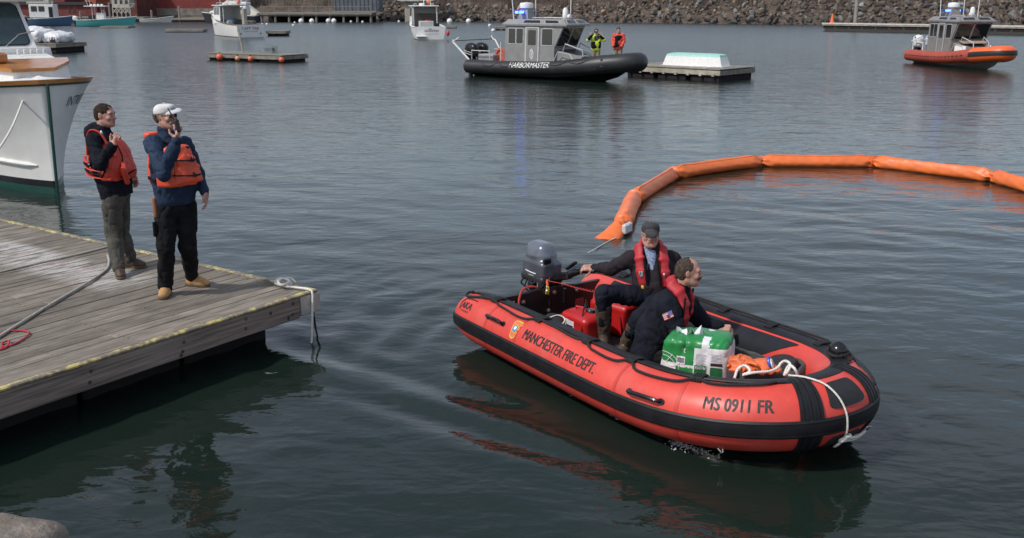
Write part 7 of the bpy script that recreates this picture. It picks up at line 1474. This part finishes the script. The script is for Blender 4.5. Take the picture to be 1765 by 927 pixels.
MB().box((2.1, -.35, 1.75), (.5, .35, 1.9), bev=.03).build('hauler_post', mat('post_grey', (.3, .27, .22), .8), ct); MB().lathe([(.35, 1.0), (.35, 1.55), (.3, 1.6)], 14, Matrix.Translation((3.4, .55, 0))).build('blue_barrel', mat('barrel_blue', (.04, .16, .38), .5), ct); MB().box((3.9, -.3, 1.25), (1.2, .8, .8), bev=.03).build('engine_box', M['wet_wood'], ct); MB().box((2.9, .9, 1.3), (.5, .4, .4), bev=.03).build('fish_box', mat('box_tan', (.35, .28, .2), .8), ct)
MB().ell((4.5, -.9, 3.3), (.2, .2, .22)).build('red_float', mat('buoy_red', (.55, .08, .04), .5), ct)
mred_i = mat('dark_red_ink', (.10, .012, .016), .6)
lettering('CAPT TAB', .36, lambda u, v: (-.03, .95 - u, .72 + v), mred_i, ct, sx=fit('CAPT TAB', .36, 1.75), cuts=0); lettering('MANCHESTER', .12, lambda u, v: (-.03, .75 - u, .52 + v), mat('red_ink', (.30, .02, .02), .6), ct, sx=fit('MANCHESTER', .12, 1.45), cuts=0)
for y in (-1.0, 1.05): MB().lathe([(.07, -.02), (.07, .03)], 8, Matrix.Translation((-.01, y, .35)) @ Matrix.Rotation(R(90), 4, 'Y')).build('scupper', M['dark'], ct)
# cabin boat with its stern to us
tL, tR = W(712, 69, 0), W(771, 67, 0); hd = nrm((-.22, .97, 0)); sp_ = thing('cabin_boat', 'white fishing boat seen from astern with open wheelhouse and radar dome', 'boat', ((tL + tR) / 2 * V3(1, 1, 0)), math.atan2(hd[1], hd[0]))
hull(8.6, 3.1, 1.12, 2.0, M['white'], sp_, M['ink'], 2.6, stripe=M['white']); cabin(sp_, 3.6, 5.4, 1.22, 1.15, 2.92, M['white'], .3, panes=2, roof_over=.45); top_gear(sp_, 4.2, 2.98, 2)
MB().box((1.6, .15, 1.25), (1.1, 1.25, .75), bev=.05).build('engine_box', mat('box_grey', (.42, .44, .44), .6), sp_); MB().box((1.6, .0, 1.66), (.5, .4, .10), bev=.02).build('red_cushion', mat('cushion_red', (.45, .04, .04), .7), sp_); MB().lathe([(.2, 0), (.22, .5), (.2, .52)], 10, Matrix.Translation((2.0, -.95, .9))).build('barrel', M['black'], sp_)
MB().box((3.55, 0, 1.75), (.05, 2.1, 1.1)).build('bulkhead', mat('cabin_shadow_brown', (.06, .045, .04), .8), sp_); MB().ell((3.9, -.45, 3.35), (.2, .2, .16)).build('orange_ring', M['orange_pvc'], sp_); MB().box((-.35, .85, .30), (.7, .9, .12), bev=.03).build('swim_step', M['white'], sp_)  # bulkhead panel coloured as the shade inside the open wheelhouse
MB().ell((.0, -1.62, .55), (.16, .16, .26)).build('red_fender', mat('fender_red', (.55, .04, .05), .5), sp_)
lettering('SANDPIPER', .26, lambda u, v: (-.03, .55 - u, .68 + v), M['ink'], sp_, sx=fit('SANDPIPER', .26, 1.32), cuts=0, shear=.1); lettering('MANCHESTER BY THE SEA', .085, lambda u, v: (-.03, .55 - u, .46 + v), M['ink'], sp_, sx=fit('MANCHESTER BY THE SEA', .085, 1.35), cuts=0)
mb = MB(); mb.tube([(-.03, -.02 + .06 * k, .95 + .05 * sin(k * 1.5)) for k in range(-2, 4)], .014, 4); mb.build('bird_emblem', M['ink'], sp_)
# teal centre console
a = W(134, 45, 0); tc_ = thing('centre_console_boat', 'teal hulled centre console boat with white T-top and white outboard', 'boat', (a[0], a[1] + .5, 0), R(4)); mtl = mat('teal_gelcoat', (.10, .42, .40), .35, var=.05)
hull(8.2, 2.6, .85, 1.35, mtl, tc_, mat('teal_low', (.12, .34, .34), .5), 3.0, stripe=M['white']); MB().box((3.2, 0, 1.35), (1.1, .9, 1.0), bev=.08).build('console', M['white'], tc_); panel([Vector((3.75, -.42, 1.8)), Vector((3.75, .42, 1.8)), Vector((3.45, .36, 2.25)), Vector((3.45, -.36, 2.25))], 0, 1, 0, 1, .03, 0).build('windshield', M['glass'], tc_)
MB().box((2.7, 0, 2.75), (3.0, 1.9, .12), bev=.04).build('t_top', M['white'], tc_)
for x in (2.2, 3.5):
    for y in (-.6, .6): MB().tube([(x, y, 1.0), (x, y, 2.7)], .035, 6).build('t_top_leg', M['white'], tc_)
MB().box((1.9, 0, 1.25), (.7, .9, .6), bev=.05).build('leaning_post', M['ink'], tc_); big_outboard(tc_, -.45, 0, M['white'], .75)
for x in (1.5, 1.9): MB().tube([(x, 0, 2.8), (x - .8, .3, 6.0)], .03, 5).build('outrigger', M['dirty_white'], tc_)
for i in range(4): MB().ell((1.9 + i * .5, .2, 2.9), (.2, .25, .16)).build('roof_gear', M['white'], tc_)
# blue and white flybridge boat under a shroud
a = W(47, 44, 0); fb = thing('flybridge_boat', 'blue hulled cruiser with white cabin and shrouded flybridge at the wharf', 'boat', (a[0], a[1] + 1.2, 0), R(8)); mbl2 = mat('dusty_blue_hull', (.08, .15, .26), .5, var=.1)
hull(6.2, 3.0, .95, 1.4, mbl2, fb, M['ink'], 3.2, stripe=M['white']); MB().box((2.0, 0, 2.05), (3.4, 2.3, 1.9), bev=.08).build('cabin', M['white'], fb)
for x in (1.0, 2.05): panel([Vector((x - .4, -1.16, 2.0)), Vector((x + .4, -1.16, 2.0)), Vector((x + .4, -1.16, 2.75)), Vector((x - .4, -1.16, 2.75))], 0, 1, 0, 1, .02, 0, .06).build('window', M['glass'], fb)
MB().box((3.3, -1.17, 1.9), (.55, .04, 1.5)).build('doorway', M['dark'], fb); MB().box((1.7, 0, 3.5), (3.0, 2.2, .9), bev=.1).build('flybridge', mat('cream_panel', (.55, .52, .44), .6), fb)
F = Field((-1.0, -1.6, 3.6), (5, 1.6, 5.6), .05); F.ecap((.4, 0, 4.3), (3.6, 0, 4.2), 1.2, .55, 1.2, .4, (0, 1, 0)); F.rough(.12, 1.6, 3); F.build('shroud', mtp, fb)
for x in (.1, 3.6): MB().tube([(x, -1.0, 3.0), (x, -1.0, 4.2)], .05, 6).build('shroud_post', M['dirty_white'], fb)
# skiff, shrouded boats, cream yacht, far left launch
a = W(243, 38.5, 0); sk = thing('white_skiff', 'plain white open skiff tied to the low wharf', 'skiff', (a[0], a[1], 0), R(3)); hull(5.6, 1.8, .55, 1.05, M['dirty_white'], sk, M['dirty_white'], 2.6); MB().box((2.2, 0, .5), (.3, 1.4, .08)).build('thwart', M['dirty_white'], sk)
a = W(446, 37.5, 0); cy = thing('covered_cruiser', 'big cream motor cruiser shut under a pale winter cover by the pier', 'boat', (a[0], a[1] + 1, 0), R(172)); hull(9.5, 3.6, 1.1, 1.5, mat('dark_hull', (.03, .032, .035), .5), cy, M['ink'], 2.6, stripe=M['white'])
MB().loft([[(x, -w, z0), (x, -w * .5, z1), (x, w * .5, z1), (x, w, z0)] for x, w, z0, z1 in ((.1, 1.5, 1.15, 1.5), (2.8, 1.7, 1.2, 3.4), (5.6, 1.6, 1.3, 3.6), (7.8, 1.2, 1.4, 2.0), (9.0, .5, 1.5, 1.8))]).build('cover', mat('cream_cover', (.52, .51, .42), .7, var=.08, bump=.2), cy, 25); MB().add([(3.2, -1.62, 2.0), (5.2, -1.56, 2.0), (4.9, -1.02, 3.2), (3.6, -1.1, 3.2)], [(0, 1, 2, 3)]).build('green_panel', mat('pale_green', (.25, .38, .30), .5), cy) if False else None
MB().tube([(4.0, 0, 3.4), (3.4, 0, 4.4)], .06, 6).build('mast', M['white'], cy); MB().ell((4.4, 0, 3.75), (.3, .3, .2)).build('dome', M['white'], cy)
a = W(352, 39, 0); dk_ = thing('dark_cruiser', 'dark hulled sportfisher with white upperworks behind the lobster boat', 'boat', (a[0] + 8.5, a[1] + 1.5, 0), R(176)); hull(9.5, 3.2, 1.1, 1.7, mat('dark_hull2', (.03, .032, .04), .4), dk_, M['ink'], 2.4, stripe=M['white']); MB().box((3.2, 0, 2.0), (3.6, 2.4, 1.5), bev=.2).build('house', M['white'], dk_); panel([Vector((2.0, 1.21, 2.0)), Vector((4.6, 1.21, 2.0)), Vector((4.6, 1.21, 2.5)), Vector((2.0, 1.21, 2.5))], 0, 1, 0, 1, .02, 0).build('window', M['glass'], dk_); MB().box((2.6, 0, 3.1), (2.6, 2.2, .5), bev=.1).build('flybridge', M['white'], dk_); top_gear(dk_, 2.4, 3.35, 3, True, False)
a = W(-20, 40, 0); sl2 = thing('moored_launch', 'pale launch with dark canopy half out of view at the far left wharf', 'boat', (a[0], a[1] + 2, 0), 0); hull(5.2, 2.0, .8, 1.2, M['dirty_white'], sl2, M['ink'], 2.6); MB().box((1.6, 0, 2.3), (2.4, 1.6, .08)).build('canopy', M['ink'], sl2)
for x in (.5, 2.7): MB().tube([(x, -.7, .7), (x, -.7, 2.3)], .04, 5).build('canopy_post', M['dirty_white'], sl2)
a = W(113, 41, 0); sb_ = thing('grey_skiff', 'small grey skiff with an outboard lying beside the teal boat\'s stern', 'skiff', (a[0], a[1], 0), R(160)); hull(4.2, 1.7, .5, .8, M['dirty_white'], sb_, M['ink'], 2.6); big_outboard(sb_, -.2, 0, M['white'], .5)
